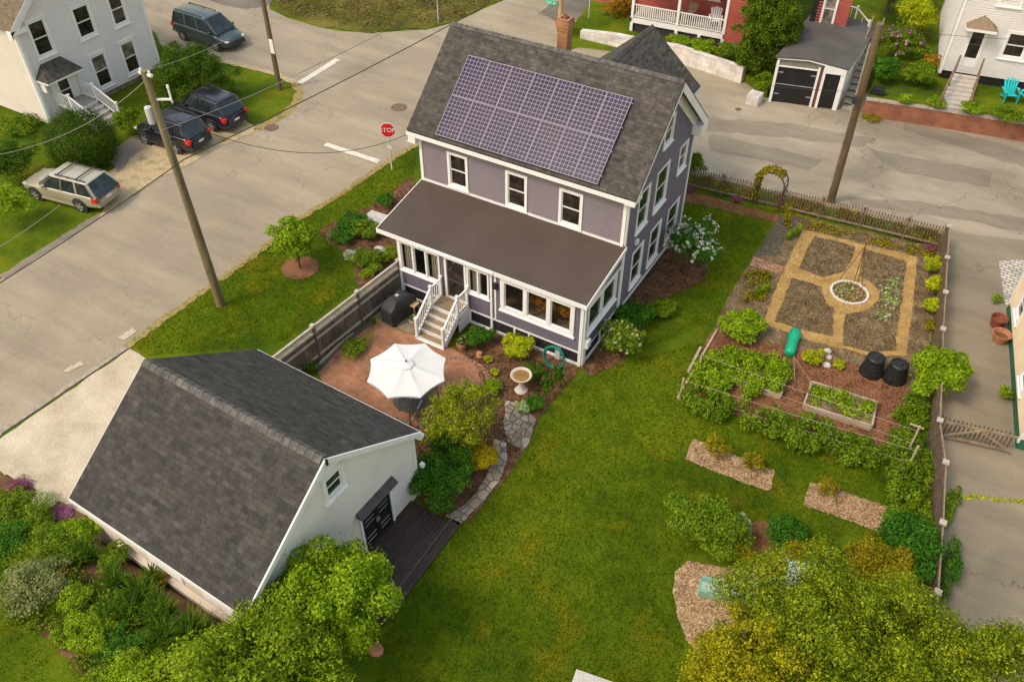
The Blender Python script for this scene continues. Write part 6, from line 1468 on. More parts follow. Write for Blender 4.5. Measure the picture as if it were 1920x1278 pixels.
# bean tripod, stone ring, markers
tp = thing('bean_tripod', 'tall tripod of thin brown canes in the kitchen garden', 'plant support', (0,0,0))
top = Vector((16.80,6.98,2.15)); M_cane = mat('brown_cane', [(0.14,0.07,0.035),(0.22,0.12,0.06)], 4)
for k, (u, v) in enumerate(((1574,524),(1616,540),(1601,528),(1609,528))):
    b = Vector(G(u, v)); d = (top - b); mb = MB(); mb.tube([b, b + d * 1.09], .016, 6); mb.build('cane', M_cane, tp)
o = MB(); rr = random.Random(2)
for k in range(34):
    a = k * 2*math.pi/34; x, y = cx_ + .74*math.cos(a), cy_ + .74*math.sin(a); M_ = Matrix.Translation((x,y,0.02)) @ Matrix.Rotation(a+rr.uniform(-.2,.2),4,'Z')
    o.box(-.05,.05,-.062,.062,0,.07+rr.uniform(0,.03), M_)
o = o.build('stone_ring', mat('white_cobble', [(0.58,0.52,0.46),(0.72,0.67,0.62)], 8, .9, 20, .2), bevel=.02); tag(o, 'ring of small white cobbles in the middle of the kitchen garden', 'stone ring')
# green composting sack / slide piece
gs = thing('green_tunnel', 'bright teal plastic tube-like cover lying at the lower path of the kitchen garden', 'garden cover', tuple(G(1484,648)), math.atan2(G2(1489,625)[1]-G2(1478,664)[1], G2(1489,625)[0]-G2(1478,664)[0]))
mb = MB(); prof = [(-.75,.10),(-.70,.19),(-.35,.22),(-.1,.19),(.1,.22),(.45,.25),(.68,.20),(.75,.08)]
mb.tube([(x,0,.2) for x,_ in prof], [r for _,r in prof], 14); mb.build('cover', mat('teal_sheet', [(0.0,0.30,0.16),(0.01,0.38,0.21)], 3, .4, 8, .1, .3), gs, smooth=True)
# low timber-edged beds
M_cedar = mat('pale_board', [(0.36,0.27,0.19),(0.50,0.40,0.30)], 3, .9, 18, .2, .3)
def raised_bed(name, label, pts, h=.3):
    t = thing(name, label, 'raised bed'); n = len(pts)
    for i in range(n):
        a, b = pts[i], pts[(i+1)%n]; mb = MB(); mb.beam((*a,h/2),(*b,h/2),.06,h); mb.build('board', M_cedar, t)
    mb = MB(); mb.prism(pts, 0.05, h-.08); mb.build('soil', M_soil, t)
    return t
rb1 = [(16.98,.31),(19.29,.49),(19.43,-.76),(17.07,-.97)]; rb2 = [(13.9,.1),(16.09,.30),(16.21,-.90),(14.0,-1.1)]
raised_bed('raised_bed', 'pale timber raised bed with sparse seedlings, right of the leafy one', rb1); raised_bed('raised_bed', 'timber raised bed nearly hidden by dense bright leaves', rb2)
o = MB(); o.beam((*G2(1344,620),.05),(*G2(1270,748),.05),.08,.10); o.beam((*G2(1313,655),.10),(*G2(1290,700),.10),.10,.12); o = o.build('edging_board', M_cedar); tag(o, 'pale edging board on the lawn side of the leafy vegetable plot', 'edging')
# trellis wires over the raspberry row
tr = thing('wire_trellis', 'pale posts and long wires over the raspberry row', 'trellis')
ta, tb_ = Vector((20.75,-1.30,0)), Vector((20.9,-2.0,0)); tc, td = Vector((13.15,-1.2,0)), Vector((13.05,-2.75,0))
for p, h in ((ta,1.55),(tb_,1.35),(tc,1.1),(td,1.1)): mb = MB(); mb.box(p.x-.03,p.x+.03,p.y-.03,p.y+.03,0,h); mb.build('post', M_cedar, tr)
for a, b, h0, h1 in ((ta,tc,1.3,1.0),(tb_,td,1.1,1.0),(ta,tc,.7,.5),(tb_,td,.5,.4)): mb = MB(); mb.tube([a+Vector((0,0,h0)), (a+b)/2+Vector((0,0,(h0+h1)/2-.05)), b+Vector((0,0,h1))], .0055, 5); mb.build('wire', M_cap, tr)
mb = MB(); mb.beam(ta+Vector((-.3,0,1.5)), ta+Vector((.15,0,1.5)), .04, .04); mb.build('cross_arm', M_cedar, tr)
# thin frame between beds
o = MB()
a, b = Vector(G(1480,745)), Vector(G(1478,700)); o.tube([a, a+Vector((0,0,.9)), b+Vector((0,0,.9)), b], .015, 5); o.tube([b+Vector((0,0,.9)), Vector((17.1,-.5,.9)), Vector((17.1,-.5,0))], .012, 5)
o = o.build('cane_frame', M_picket); tag(o, 'thin cane frame between the two raised beds', 'plant support')
# slide and play equipment under the foreground tree
sl_ = thing('play_slide', 'pale green plastic slide on the wood chip play area under the tree', 'slide', (16.55,-9.70,0), math.atan2(-9.25+9.7, 18.4-16.5))
prof = [(0,.16),(.35,.18),(.9,.30),(1.6,.75),(2.3,1.25),(2.6,1.3)]
mb = MB(); M_slide = mat('pale_green_plastic', [(0.18,0.36,0.27),(0.24,0.43,0.33)], 2, .4, 10, .05); M_slideg = mat('worn_slide_bed', [(0.30,0.40,0.34),(0.38,0.46,0.40)], 3, .4)
for (x0_, z0_), (x1_, z1_) in zip(prof, prof[1:]):
    for s in (-1, 1): q = [(x0_,s*.27,z0_+.16),(x1_,s*.27,z1_+.16),(x1_,s*.20,z1_+.16),(x0_,s*.20,z0_+.16)]; mb.face(q if s < 0 else q[::-1]); q = [(x0_,s*.27,z0_-.14),(x1_,s*.27,z1_-.14),(x1_,s*.27,z1_+.16),(x0_,s*.27,z0_+.16)]; mb.face(q if s < 0 else q[::-1]); q = [(x0_,s*.20,z0_+.16),(x1_,s*.20,z1_+.16),(x1_,s*.18,z1_),(x0_,s*.18,z0_)]; mb.face(q if s < 0 else q[::-1])
mb.box(-.03,.02,-.27,.27,.02,.17); mb.build('side_rail', M_slide, sl_)
mb = MB()
for (x0_, z0_), (x1_, z1_) in zip(prof, prof[1:]): mb.face([(x0_,-.18,z0_),(x1_,-.18,z1_),(x1_,.18,z1_),(x0_,.18,z0_)][::-1][::-1])
mb.build('slide_bed', M_slideg, sl_)
ph = thing('play_tower', 'play tower with a pale blue sheet roof glimpsed through the foreground tree', 'play tower', (19.15,-8.75,0), R(15))
for sx_ in (-.55,.55):
    for sy_ in (-.55,.55): mb = MB(); mb.box(sx_-.05,sx_+.05,sy_-.05,sy_+.05,0,1.5); mb.build('post', M_cedar, ph)
mb = MB(); mb.box(-.6,.6,-.6,.6,.85,.95); mb.build('platform', M_deckwood, ph)
mb = MB(); mb.face([(-.6,-.6,1.5),(.6,-.6,1.5),(.6,0,1.95),(-.6,0,1.95)]); mb.face([(.6,.6,1.5),(-.6,.6,1.5),(-.6,0,1.95),(.6,0,1.95)]); mb.build('sheet_roof', mat('pale_blue_sheet', [(0.50,0.60,0.70),(0.62,0.70,0.78)], 3), ph)
# corner of a little shed at the bottom edge
sh_ = thing('small_shed', 'small shed with a pale flat roof cut off by the bottom edge of the picture', 'shed', (14.84,-14.62,0), math.atan2(.17,.95))
mb = MB(); mb.box(.08,1.9,-1.6,-.08,0,1.72); mb.build('wall', M_cedar, sh_)
mb = MB(); mb.box(0,2.0,-1.7,0,1.72,1.80); mb.build('roof', mat('pale_grey_board', [(0.42,0.39,0.34),(0.50,0.47,0.42)], 2), sh_)
# terracotta things beside the cream house
for (u, v, r, h, lb) in ((1866,612,.30,.45,'dark red clay planter by the cream house'), (1872,640,.34,.4,'orange clay planter below the dark red one by the cream house')):
    x, y = G2(u, v); t = thing('clay_planter', lb, 'planter', (x,y,.03)); mb = MB(); mb.lathe([(0,0),(r*.7,0),(r,h*.85),(r*1.1,h),(r*.95,h),(r*.8,h*.6),(0,h*.55)], 18); mb.build('pot', M_terra if 'orange' in lb else mat('dark_clay', [(0.20,0.05,0.03),(0.28,0.08,0.045)], 4), t)
    mb = MB(); mb.lathe([(0,h*.56),(r*.78,h*.60)], 16); mb.build('soil', M_redmulch, t)
# edging along the right of the patio bed, patio fence kerb
o = MB(); o.beam((*G2(592,692),.06),(*G2(690,598),.06),.08,.12); o = o.build('edging_board', M_cap); tag(o, 'grey edging timber between the fence bed and the patio', 'edging')
bk = thing('wheelie_bin', 'dark bin beside the brown pole at the end of the brick wall', 'bin', (*G2(1635,205),.9)); mb = MB(); mb.box(-.35,.35,-.2,.2,0,.35); mb.build('bin_body', M_bin, bk, bevel=.03); mb = MB(); mb.box(-.37,.37,-.22,.22,.35,.40); mb.build('lid', M_bin, bk, bevel=.02)
rl = MB(); a, b = Vector(on(2,.6,1616,190)), Vector(on(2,.6,1625,140)); rl.beam(a+Vector((0,0,.9)), b+Vector((0,0,1.6)), .05, .05); rl.box(a.x-.03,a.x+.03,a.y-.03,a.y+.03,0,1.5); rl.box(b.x-.03,b.x+.03,b.y-.03,b.y+.03,0,2.2)
o = rl.build('hand_rail', M_white); tag(o, 'white handrail rising beside the brown pole', 'railing')
st2 = thing('side_steps', 'narrow wooden steps climbing beside the black-doored garage', 'steps')
a, b = Vector(on(2,0,1588,205)), Vector(on(2,2.3,1640,60))
for k in range(12):
    t = k/12; p = a.lerp(b, t); mb = MB(); mb.box(p.x-.3,p.x+.3,p.y-.15,p.y+.42,p.z+.0,p.z+.10); mb.build('tread', M_greytread, st2)
for s in (-.3,.3): mb = MB(); mb.beam(a+Vector((s,0,.85)), b+Vector((s,0,.85)), .06, .06); [mb.box(q.x+s-.03,q.x+s+.03,q.y-.03,q.y+.03,q.z,q.z+.85) for q in (a.lerp(b,t) for t in (0.02,.33,.66,.98))]; mb.build('handrail', M_picket, st2)
# sunroom furniture glimpsed through the glass
LF_org = leafmat('orange_flower', [(0.50,0.10,0.01),(0.75,0.25,0.02),(0.80,0.45,0.05),(0.05,0.12,0.01)], .3)
for (x, y, lb) in ((7.15,-2.68,'orange flower arrangement behind the middle sunroom window'), (8.2,-2.68,'orange and green flower arrangement behind the right sunroom window')):
    t = thing('flower_vase', lb, 'flower vase', (x,y,.92)); mb = MB(); mb.lathe([(0,0),(.35,0),(.35,.40),(.0,.42)], 16); mb.build('stand', M_cedar, t); rs = np.random.RandomState(int(x*10))
    bl = lumpy(.55,.20,.55,12,rs,.95); c, nr = blob_points(bl, 500, rs); quads_object('foliage', leaf_arrays(c, nr, .09, .8, rs), LF_org, parent=t)
cu = thing('white_curtain', 'pale curtain behind the left sunroom windows', 'curtain'); mb = MB()
for k in range(10): x = 1.05+.045*k; mb.box(x,x+.04,-2.92-.02*(k%2),-2.90,1.4,2.85)
for k in range(9): x = 4.25+.045*k; mb.box(x,x+.04,-2.92-.02*(k%2),-2.90,1.5,2.8)
for k in range(8): x = 2.35+.05*k; mb.box(x,x+.04,-2.92-.02*(k%2),-2.90,1.4,2.85)
mb.build('cloth', mat('curtain_cloth', [(0.60,0.54,0.45),(0.72,0.66,0.56)], 3, .9), cu)
# ------------------------------------------------------------------ trees and shrubs
M_bark = mat('bark', [(0.07,0.05,0.03),(0.13,0.10,0.065)], 3, .95, 20, .3, .5)
def tree(name, label, loc, h, r, n, leaf, m, k=26, trunk_h=None, ry=None, tr=.14, asp=.55, sub=.34, cat='tree', seed=1, lean=(0,0), low=-.25, shell=.45, group=None):
    t = thing(name, label, cat, loc, 0, group); rs = np.random.RandomState(seed); ry = ry or r
    th = trunk_h if trunk_h is not None else h * .35; crown = (h - th); zc = th + crown * .5
    bl = lumpy(r, ry, crown / 2, k, rs, zc, sub, low); bl = [(b[0]+lean[0], b[1]+lean[1], *b[2:]) for b in bl]
    n = int(n * 1.7); leaf *= .76; c, nr = blob_points(bl, n, rs, shell, .35); c[:,2] = np.maximum(c[:,2], .05)
    quads_object('crown', leaf_arrays(c, nr, leaf, asp, rs), m, parent=t)
    mb = MB(); mb.tube([(0,0,-.1),(lean[0]*.3,lean[1]*.3,th*.6),(lean[0]*.7,lean[1]*.7,zc)], [tr,tr*.8,tr*.45], 8)
    for b in bl[1:min(len(bl), 16)]:
        z0 = th * rs.uniform(.6, 1.1); q = z0 / zc * .7; mb.tube([(lean[0]*q,lean[1]*q,z0),(b[0]*.45+lean[0]*.3,b[1]*.45+lean[1]*.3,(z0+b[2])*.55),(b[0],b[1],b[2])], [tr*.4,tr*.25,tr*.1], 5)
    mb.build('trunk', M_bark, t); return t
tree('young_tree', 'small round leafy tree in a ring of mulch on the street-side lawn', G(563,503), 2.5, 1.12, 3600, .15, LF_bright, 22, .45, tr=.05, seed=3)
tree('young_tree', 'multi-stemmed yellow-green tree between the patio and the stepping stones', (7.62,-8.85,0), 3.0, 1.5, 5200, .11, leafmat('yellowgreen_leaf', [(0.03,0.05,0.004),(0.08,0.115,0.008),(0.16,0.195,0.015),(0.32,0.33,0.06)]), 44, .25, tr=.07, seed=8, sub=.21, shell=.7)
bx_, by_ = 8.05, -16.0
shrub('large_shrub', 'big bright green rounded shrub in front of the pale gable wall', 'shrub', (8.35,-16.55,0), 1.75, 4.0, 19000, .13, LF_bright, 40, seed=5, sub=.3, ry=2.0)
shrub('large_shrub', 'broad leafy shrub at the bottom edge left of the dark deck', 'shrub', (8.3,-19.3,.7), 2.2, 3.6, 16000, .13, leafmat('fresh_leaf', [(0.03,0.06,0.004),(0.075,0.125,0.008),(0.135,0.20,0.015),(0.22,0.29,0.04)]), 40, seed=6, sub=.3)
shrub('large_shrub', 'low yellowish shrub at the bottom edge under the corner of the garage', 'shrub', (*GB(430,1262,.6)[:2],1.7), 1.0, 1.0, 5600, .10, LF_mid, 26, seed=61, sub=.3)
shrub('large_shrub', 'green shrub mass at the very bottom below the straight garage corner', 'shrub', (*GB(550,1300,.6)[:2],1.2), 1.3, 1.4, 7000, .12, LF_bright, 26, seed=62, sub=.3)
# foreground tree, lower right
T2 = leafmat('olive_tree_leaf', [(0.020,0.040,0.003),(0.062,0.100,0.006),(0.130,0.175,0.011),(0.27,0.29,0.035)])
tree('broadleaf_tree', 'large olive-green tree in the lower right corner, its crown over the play area', (20.25,-11.7,0), 5.4, 2.85, 42000, .10, T2, 110, 1.0, tr=.18, seed=11, sub=.22, shell=.5)
tree('broadleaf_tree', 'olive tree cut off by the right edge at the bottom corner', (23.9,-10.6,0), 4.6, 2.2, 24000, .10, T2, 70, 1.2, tr=.18, seed=12, sub=.23, shell=.5)
tree('broadleaf_tree', 'yellow-tipped tree crown in the lower right, left of the boundary fence', (18.6,-13.5,0), 5.0, 1.7, 18000, .10, leafmat('golden_tree_leaf', [(0.04,0.048,0.003),(0.11,0.125,0.006),(0.20,0.205,0.010),(0.33,0.29,0.03)]), 60, 1.2, tr=.16, seed=13, sub=.24, shell=.5)
tree('broadleaf_tree', 'lighter tree top between the play tower and the boundary fence', (21.3,-9.8,0), 3.9, 1.45, 10000, .11, LF_olive, 36, .6, tr=.1, seed=14, sub=.3)
# shrubs of the garden: (kind, label, u, v, radius, height, leaves, leaf size, material, extras)
SH = [
 ('shrub','dense dark green rounded bush at the corner of the pale gable wall',818,905,1.15,1.5,7000,.10,LF_deep,{}),
 ('shrub','dark green bush between the brick patio and the yellow-green tree foot',832,836,.6,.9,2000,.11,LF_deep,{}),
 ('shrub','bright yellow bush at the bend of the stone edging',908,858,.55,1.0,2200,.09,LF_yellow,{}),
 ('shrub','green underplanting below the yellow bush, inside the stone edging',880,865,.6,.8,1800,.09,LF_mid,{}),
 ('shrub','lime green bush against the dark skirting of the sunroom',972,655,.68,.9,2600,.11,LF_lime,dict(sub=.34)),
 ('shrub','deep green bush right of the terracotta pot',900,636,.50,.85,2200,.11,LF_deep,{}),
 ('shrub','low dark green mound beside the green hose',1000,700,.55,.5,1500,.09,LF_dark,{}),
 ('shrub','tiny lime mound nearest the rusty ornament',914,674,.19,.26,260,.07,LF_lime,{}),
 ('shrub','tiny lime mound in the mulch left of the bird bath',927,699,.19,.26,260,.07,LF_lime,{}),
 ('shrub','small bright clump at the edge of the round patio',925,727,.42,.4,900,.08,LF_bright,{}),
 ('conifer','narrow upright evergreen right of the bird bath',1026,735,.26,1.1,1300,.07,LF_dark,dict(sub=.3)),
 ('conifer','narrow upright evergreen nearest the sunroom corner',1046,712,.26,1.1,1300,.07,LF_dark,dict(sub=.3)),
 ('conifer','low dark evergreen at the head of the stepping stones',1003,762,.36,.8,1300,.07,LF_deep,{}),
 ('shrub','silver-leaved plant at the top of the stepping stones',982,765,.34,.4,700,.09,LF_silver,{}),
 ('flowering_shrub','bush with cream flowers at the right corner of the sunroom',1160,643,.95,1.6,4200,.10,LF_mid,dict(flower=130,fmat=FL_cream,fsize=.07)),
 ('shrub','dark leafy bush behind the cream-flowered bush at the house foot',1188,598,.85,.9,2600,.13,LF_deep,{}),
 ('shrub','small round green bush in the mulch by the purple gable wall',1246,582,.55,.6,1500,.09,LF_mid,{}),
 ('flowering_shrub','round bush covered in white flower heads at the far corner of the purple house',1295,475,1.15,2.5,6500,.11,LF_deep,dict(flower=240,fmat=FL_white,fsize=.10)),
 ('shrub','round bright leafy clump at the lawn corner of the kitchen garden',1384,617,.95,.85,3600,.15,LF_bright,{}),
 ('shrub','large leafy bush against the fence right of the compost bins',1752,710,1.15,1.9,6500,.15,LF_bright,{}),
 ('shrub','smaller lime mound left of the white stones',1525,672,.42,.5,1100,.08,LF_lime,{}),
 ('shrub','round lime mound right of the white stones',1573,685,.28,.35,650,.07,LF_lime,{}),
 ('shrub','bushy dark plant at the left end of the lower red mulch bed',1322,985,1.35,1.3,6000,.11,LF_mid,dict(ry=1.0)),
 ('shrub','pale-edged plant right of the bushy dark plant',1382,990,.5,.8,1300,.09,LF_silver,{}),
 ('shrub','ground plants above the green slide',1365,1030,1.0,.7,2600,.09,LF_olive,dict(ry=.45)),
 ('shrub','blue-green bush at the right end of the red mulch bed',1472,1005,.75,.9,2600,.10,LF_deep,{}),
 ('shrub','dark bush by the boundary fence above the foreground trees',1690,1035,1.2,1.8,5600,.13,LF_deep,{}),
 ('shrub','golden tipped bush in the foreground, left of the pale blue sheet',1500,1075,.9,1.9,4600,.10,LF_olive,{}),
 ('shrub','orange tinted bush above the play tower',1625,1075,1.0,1.9,5000,.10,LF_olive,{}),
 ('shrub','young shrub at the left end of the upper wood chip bed',1345,842,.48,.75,700,.09,LF_olive,{}),
 ('shrub','young shrub at the right end of the upper wood chip bed',1410,868,.42,.7,700,.09,LF_olive,{}),
 ('shrub','young shrub at the upper left of the lower wood chip bed',1552,915,.42,.6,560,.09,LF_olive,{}),
 ('shrub','green plants in the narrow bed beside the board fence, upper',668,652,.42,.45,1100,.09,LF_mid,dict(ry=.8)),
 ('shrub','dark plants behind the garage roof beside the board fence',575,690,.5,.5,900,.09,LF_dark,{}),
 ('shrub','lime hedge plant along the boundary fence, upper',1748,500,.42,.8,1900,.09,LF_lime,{}),
 ('shrub','lime hedge plant along the boundary fence, middle',1750,540,.46,.8,2000,.09,LF_lime,{}),
 ('shrub','lime hedge plant along the boundary fence, lower',1747,578,.40,.7,1600,.09,LF_lime,{}),
 ('shrub','small yellow-green plant by the boundary fence, lower down',1743,612,.28,.4,600,.09,LF_olive,{}),
 ('flower_clump','purple flowers in the corner of the picket fence',1742,466,.34,.3,600,.06,FL_purple,dict(ry=.25)),
 ('flower_clump','purple flowers before the picket fence nearest the house',1296,357,.28,.3,500,.06,FL_purple,{}),
 ('flower_clump','purple flowers left of the garden arch',1381,375,.32,.3,600,.06,FL_purple,{}),
 ('flower_clump','purple flowers at the foot of the arch, right side',1480,388,.25,.2,350,.06,FL_purple,{}),
 ('shrub','tall green bush at the far rear corner of the purple house',1303,322,.55,2.0,2400,.11,LF_mid,{}),
 ('shrub','feathery green clump left of the sunroom, upper',722,378,.5,.6,1100,.11,LF_deep,{}),
 ('shrub','dark green clump on the lawn edge left of the granite slab',660,418,.8,.7,2400,.11,LF_deep,{}),
 ('shrub','leafy clump below the granite slab',687,432,.75,.7,2200,.11,LF_mid,{}),
 ('shrub','green clump just left of the sunroom windows',692,488,.75,.7,2200,.10,LF_mid,{}),
 ('flower_clump','white flowering edging plant in the street-side bed',656,478,.38,.3,600,.06,FL_white,{}),
 ('shrub','yellow-green plants beside the top of the board fence',728,480,.38,.5,900,.08,LF_bright,dict(ry=.6)),
 ('shrub','lime speckled plants at the foot of the board fence, lawn side',688,515,.36,.35,700,.07,LF_bright,{}),
 ('shrub','low green clump right of the street-side tree bed',640,447,.6,.5,1400,.10,LF_deep,{}),
 # across the street at left
  ('round_bush','small clipped round bush right of the entry steps',239,234,.75,1.5,3200,.10,LF_mid,dict(sub=.3)),
 ('shrub','dark bush at the left edge behind the champagne car',18,322,1.45,2.0,5200,.13,LF_dark,{}),
 ('shrub','light green bush at the left edge in front of the champagne car',14,395,1.15,2.2,4200,.12,LF_bright,{}),
 ('shrub','low green plants under the pale house wall at the left edge',40,238,1.2,.6,2400,.12,LF_mid,{}),
 ('shrub','reddish bush at the corner of the pale grey house',305,155,.7,1.2,1500,.12,LF_rust,{}),
 ('shrub','dark green bush beside the pale grey transformer, at the house corner',300,200,.9,1.3,2200,.12,LF_dark,{}),
 # top of the picture
 ('shrub','rusty brown bush at the left end of the red house porch',1160,22,1.0,1.8,3200,.12,LF_rust,{}),
 ('shrub','green plants on top of the whitewashed wall, left',1318,92,.8,.9,1500,.12,LF_bright,dict(z=.5)),
 ('shrub','green plants on top of the whitewashed wall, right',1365,100,.8,.9,1500,.12,LF_mid,dict(z=.5)),
 ('shrub','green plants below the red house porch frame',1275,78,.8,.5,1000,.12,LF_bright,dict(z=.5)),
 ('shrub','small bushy plant beside the white block left of the black doors',1430,165,.7,1.3,1800,.12,LF_mid,{}),
 ('shrub','tall lime bush behind the pink rhododendron',1712,45,1.35,2.4,4200,.15,LF_lime,dict(z=.92)),
 ('flowering_shrub','rhododendron with pink flower heads at the top right',1700,92,1.25,1.8,3600,.14,LF_mid,dict(z=.92,flower=46,fmat=FL_pink,fsize=.17)),
 ('flowering_shrub','smaller bush with a few pink blooms right of the brown pole',1660,92,.7,1.3,1400,.13,LF_mid,dict(z=.92,flower=8,fmat=FL_pink,fsize=.18)),
 ('shrub','deep green bush on the white house lawn behind the brick wall',1664,138,.95,1.3,2800,.14,LF_deep,dict(z=.92)),
 ('shrub','leafy bush left of the long concrete steps',1725,145,1.1,1.1,2600,.14,LF_mid,dict(z=.92)),
 ('shrub','yellowing bush against the white house left of the steps',1745,122,.6,1.0,900,.13,LF_rust,dict(z=.92)),
 ('shrub','small bush on the brick wall, leftmost',1697,190,.45,.55,900,.11,LF_bright,dict(z=.92)),
 ('shrub','small bush on the brick wall next to the concrete steps, left side',1758,197,.5,.55,900,.11,LF_bright,dict(z=.92)),
 ('shrub','small bush on the brick wall right of the concrete steps',1822,208,.6,.7,1200,.12,LF_bright,dict(z=.92)),
 ('shrub','larger bush on the brick wall at the right edge',1893,222,.8,.8,1900,.12,LF_mid,dict(z=.92)),
 ('flowering_shrub','brown pot-plants either side of the stairs, left one',1785,122,.3,.8,400,.11,LF_rust,dict(z=.9)),
 ('shrub','weedy tuft at the kerb below the brick wall',1632,222,.6,.3,500,.1,LF_olive,{}),
 ('shrub','green clump at the upper right of the kitchen garden gate arch',1430,332,.0,.1,4,.1,LF_mid,{}),
 ('shrub','small green weed at the foot of the cream house, upper',1868,562,.25,.4,260,.1,LF_bright,{}),
 ('shrub','small green weed at the foot of the cream house, lower',1883,740,.3,.5,420,.1,LF_bright,{}),
 ('shrub','shrubs growing outside the boundary fence near the bottom',1778,1075,.35,.8,1500,.1,LF_deep,dict(ry=1.2)),
 ('shrub','weeds growing outside the boundary fence, middle',1780,950,.25,.4,800,.1,LF_mid,dict(ry=1.0)),
]
for (nm, lb, u, v, r, h, n, lf, m, ex) in SH:
    if r < .01: continue
    ex = dict(ex); z = ex.pop('z', 0.0); x, y, _ = G(u, v, z + h * .38)
    shrub(nm, lb, 'flowers' if 'flower_' in nm else ('bush' if 'bush' in nm else ('evergreen' if nm == 'conifer' else 'shrub')), (x, y, z), r, h, n, lf, m, seed=int(u*7+v), **ex)
def clipped(name, label, u, v, r, h, n, leaf, m):
    x, y, _ = G(u, v, h * .4); rs = np.random.RandomState(int(u)); bl = [(0, 0, h * .42, r, r, h * .58)]
    c, nr = blob_points(bl, n, rs, .06, .9, .40, 0.0); c *= .97; ang = np.arctan2(c[:,1], c[:,0]); c *= (1 + .03 * np.sin(5 * ang + 3 * c[:,2]))[:, None]; c[:,2] = np.maximum(c[:,2], .03)
    o = quads_object(name, leaf_arrays(c, nr, leaf, .55, rs), m); o.location = (x, y, 0); return tag(o, label, 'bush')
clipped('round_bush', 'big clipped round dark green bush left of the entry steps', 152, 268, 1.62, 2.7, 30000, .075, leafmat('clipped_leaf', [(0.008,0.022,0.002),(0.018,0.042,0.004),(0.036,0.072,0.006),(0.065,0.11,0.010)]))
# bottom-left garden: individual perennials on the bank
BL = [
 ('shrub','purple flowering patch at the end of the gravel driveway',36,912,.45,.22,1000,.06,FL_purple),
 ('shrub','white flowering mound at the driveway edge',82,940,.50,.4,1300,.06,LF_silver),
 ('shrub','pink flowering patch at the garage corner',118,962,.40,.2,800,.06,FL_pink),
 ('shrub','low green plants at the left edge below the gravel driveway',12,950,.7,.5,2000,.09,LF_mid),
 ('shrub','leafy perennial below the white flowering mound',70,985,.75,.7,2600,.09,LF_mid),
 ('shrub','deep green perennial in the left of the bank garden',25,1030,.95,.8,3000,.10,LF_deep),
 ('shrub','feathery perennial in the middle of the bank garden',120,1020,.8,.8,2800,.09,LF_mid),
 ('shrub','bright perennial near the garage wall in the bank garden',160,1005,.55,.7,1700,.09,LF_bright),
 ('shrub','cream variegated shrub on the left of the bank garden',65,1105,1.05,.9,4600,.09,leafmat('variegated_leaf', [(0.08,0.11,0.02),(0.20,0.24,0.05),(0.36,0.38,0.14),(0.50,0.50,0.26)])),
 ('shrub','reddish brown stemmed shrub next to the variegated one',105,1095,.5,.5,900,.08,LF_rust),
 ('shrub','bright green shrub right of the variegated one',140,1125,.55,.6,1900,.09,LF_bright),
 ('shrub','broad bright shrub in the lower bank garden',165,1185,.8,.6,3200,.09,LF_bright),
 ('shrub','deep green shrub lower in the bank garden',225,1215,.7,.5,2400,.09,LF_deep),
 ('shrub','leafy green shrub at the bottom edge of the bank garden',245,1265,.9,.6,3200,.09,LF_bright),
 ('shrub','mid green shrub near the bottom edge, right of the daylilies',345,1262,.7,.6,2600,.09,LF_mid),
 ('shrub','low dry brown ground plants below the garage wall',280,1100,.55,.3,900,.08,LF_rust),
 ('shrub','low dry brown ground plants nearest the straight garage corner',420,1200,.5,.3,900,.08,LF_rust),
 ('shrub','fresh green low plants below the front part of the garage wall',215,1045,.5,.5,1600,.08,LF_mid),
]
for (nm, lb, u, v, r, h, n, lf, m) in BL:
    x, y, z = GB(u, v, h * .4); fl = {}
    if m in (FL_purple, FL_pink): shrub('flower_clump', lb, 'flowers', (x, y, z), r, h, n, lf, m, seed=u+v)
    else: shrub(nm, lb, 'shrub', (x, y, z), r, h, n, lf, m, seed=u+v, sub=.34)
LFb = leafmat('strap_leaf', [(0.014,0.036,0.004),(0.036,0.078,0.008),(0.08,0.135,0.018)])
for i, (u, v, L, n, lb) in enumerate(((160,1040,.75,90,'light daylily clump high in the bank garden'), (215,1095,.8,120,'daylily clump in the middle of the bank garden'), (262,1120,.85,130,'daylily clump nearest the middle of the garage wall'),
    (215,1150,.8,120,'daylily clump left of the others, above the bright low shrubs'), (310,1195,.85,130,'daylily clump at the lower edge of the daylily group'), (285,1085,.6,70,'small daylily clump close to the garage wall'),
    (300,1150,.85,130,'daylily clump below the second garage window'), (250,1150,.8,110,'daylily clump among the bright shrubs'), (362,1190,1.0,190,'large dark daylily clump with radiating leaves near the garage corner'))):
    x, y, z = GB(u, v, .25); tufts('daylily', lb, 'daylily', (x, y, z), [(0,0,1),(.22,.1,.9),(-.2,.16,.9),(.05,-.25,.9)], LFb, n // 2, L, .022, 1.25)
# masses in the kitchen garden that no one could count
def mass(name, pts, n, leaf, m, h, r, seed=1, z=0.0):
    rs = np.random.RandomState(seed); xs = [p[0] for p in pts]; ys = [p[1] for p in pts]; bl = []; g = 0
    ar = abs(sum(pts[i][0]*pts[(i+1)%len(pts)][1]-pts[(i+1)%len(pts)][0]*pts[i][1] for i in range(len(pts)))) / 2
    while len(bl) < max(6, int(ar / (r*r) * 1.1)) and g < 9000:
        g += 1; p = (rs.uniform(min(xs), max(xs)), rs.uniform(min(ys), max(ys)))
        if inside(p, pts): s = rs.uniform(.6, 1.2); bl.append((p[0], p[1], z + h*.45*s, r*s, r*s, h*.6*s))
    c, nr = blob_points(bl, n, rs, .4, .1, .6); c[:,2] = np.maximum(c[:,2], z + .02)
    o = quads_object(name, leaf_arrays(c, nr, leaf, .6, rs), m); o['kind'] = 'stuff'; return o
mass('vegetable_leaves', P((1310,690),(1365,664),(1440,684),(1478,702),(1464,742),(1400,752),(1340,752),(1290,735)), 15000, .10, LF_bright, .62, .25, 21)
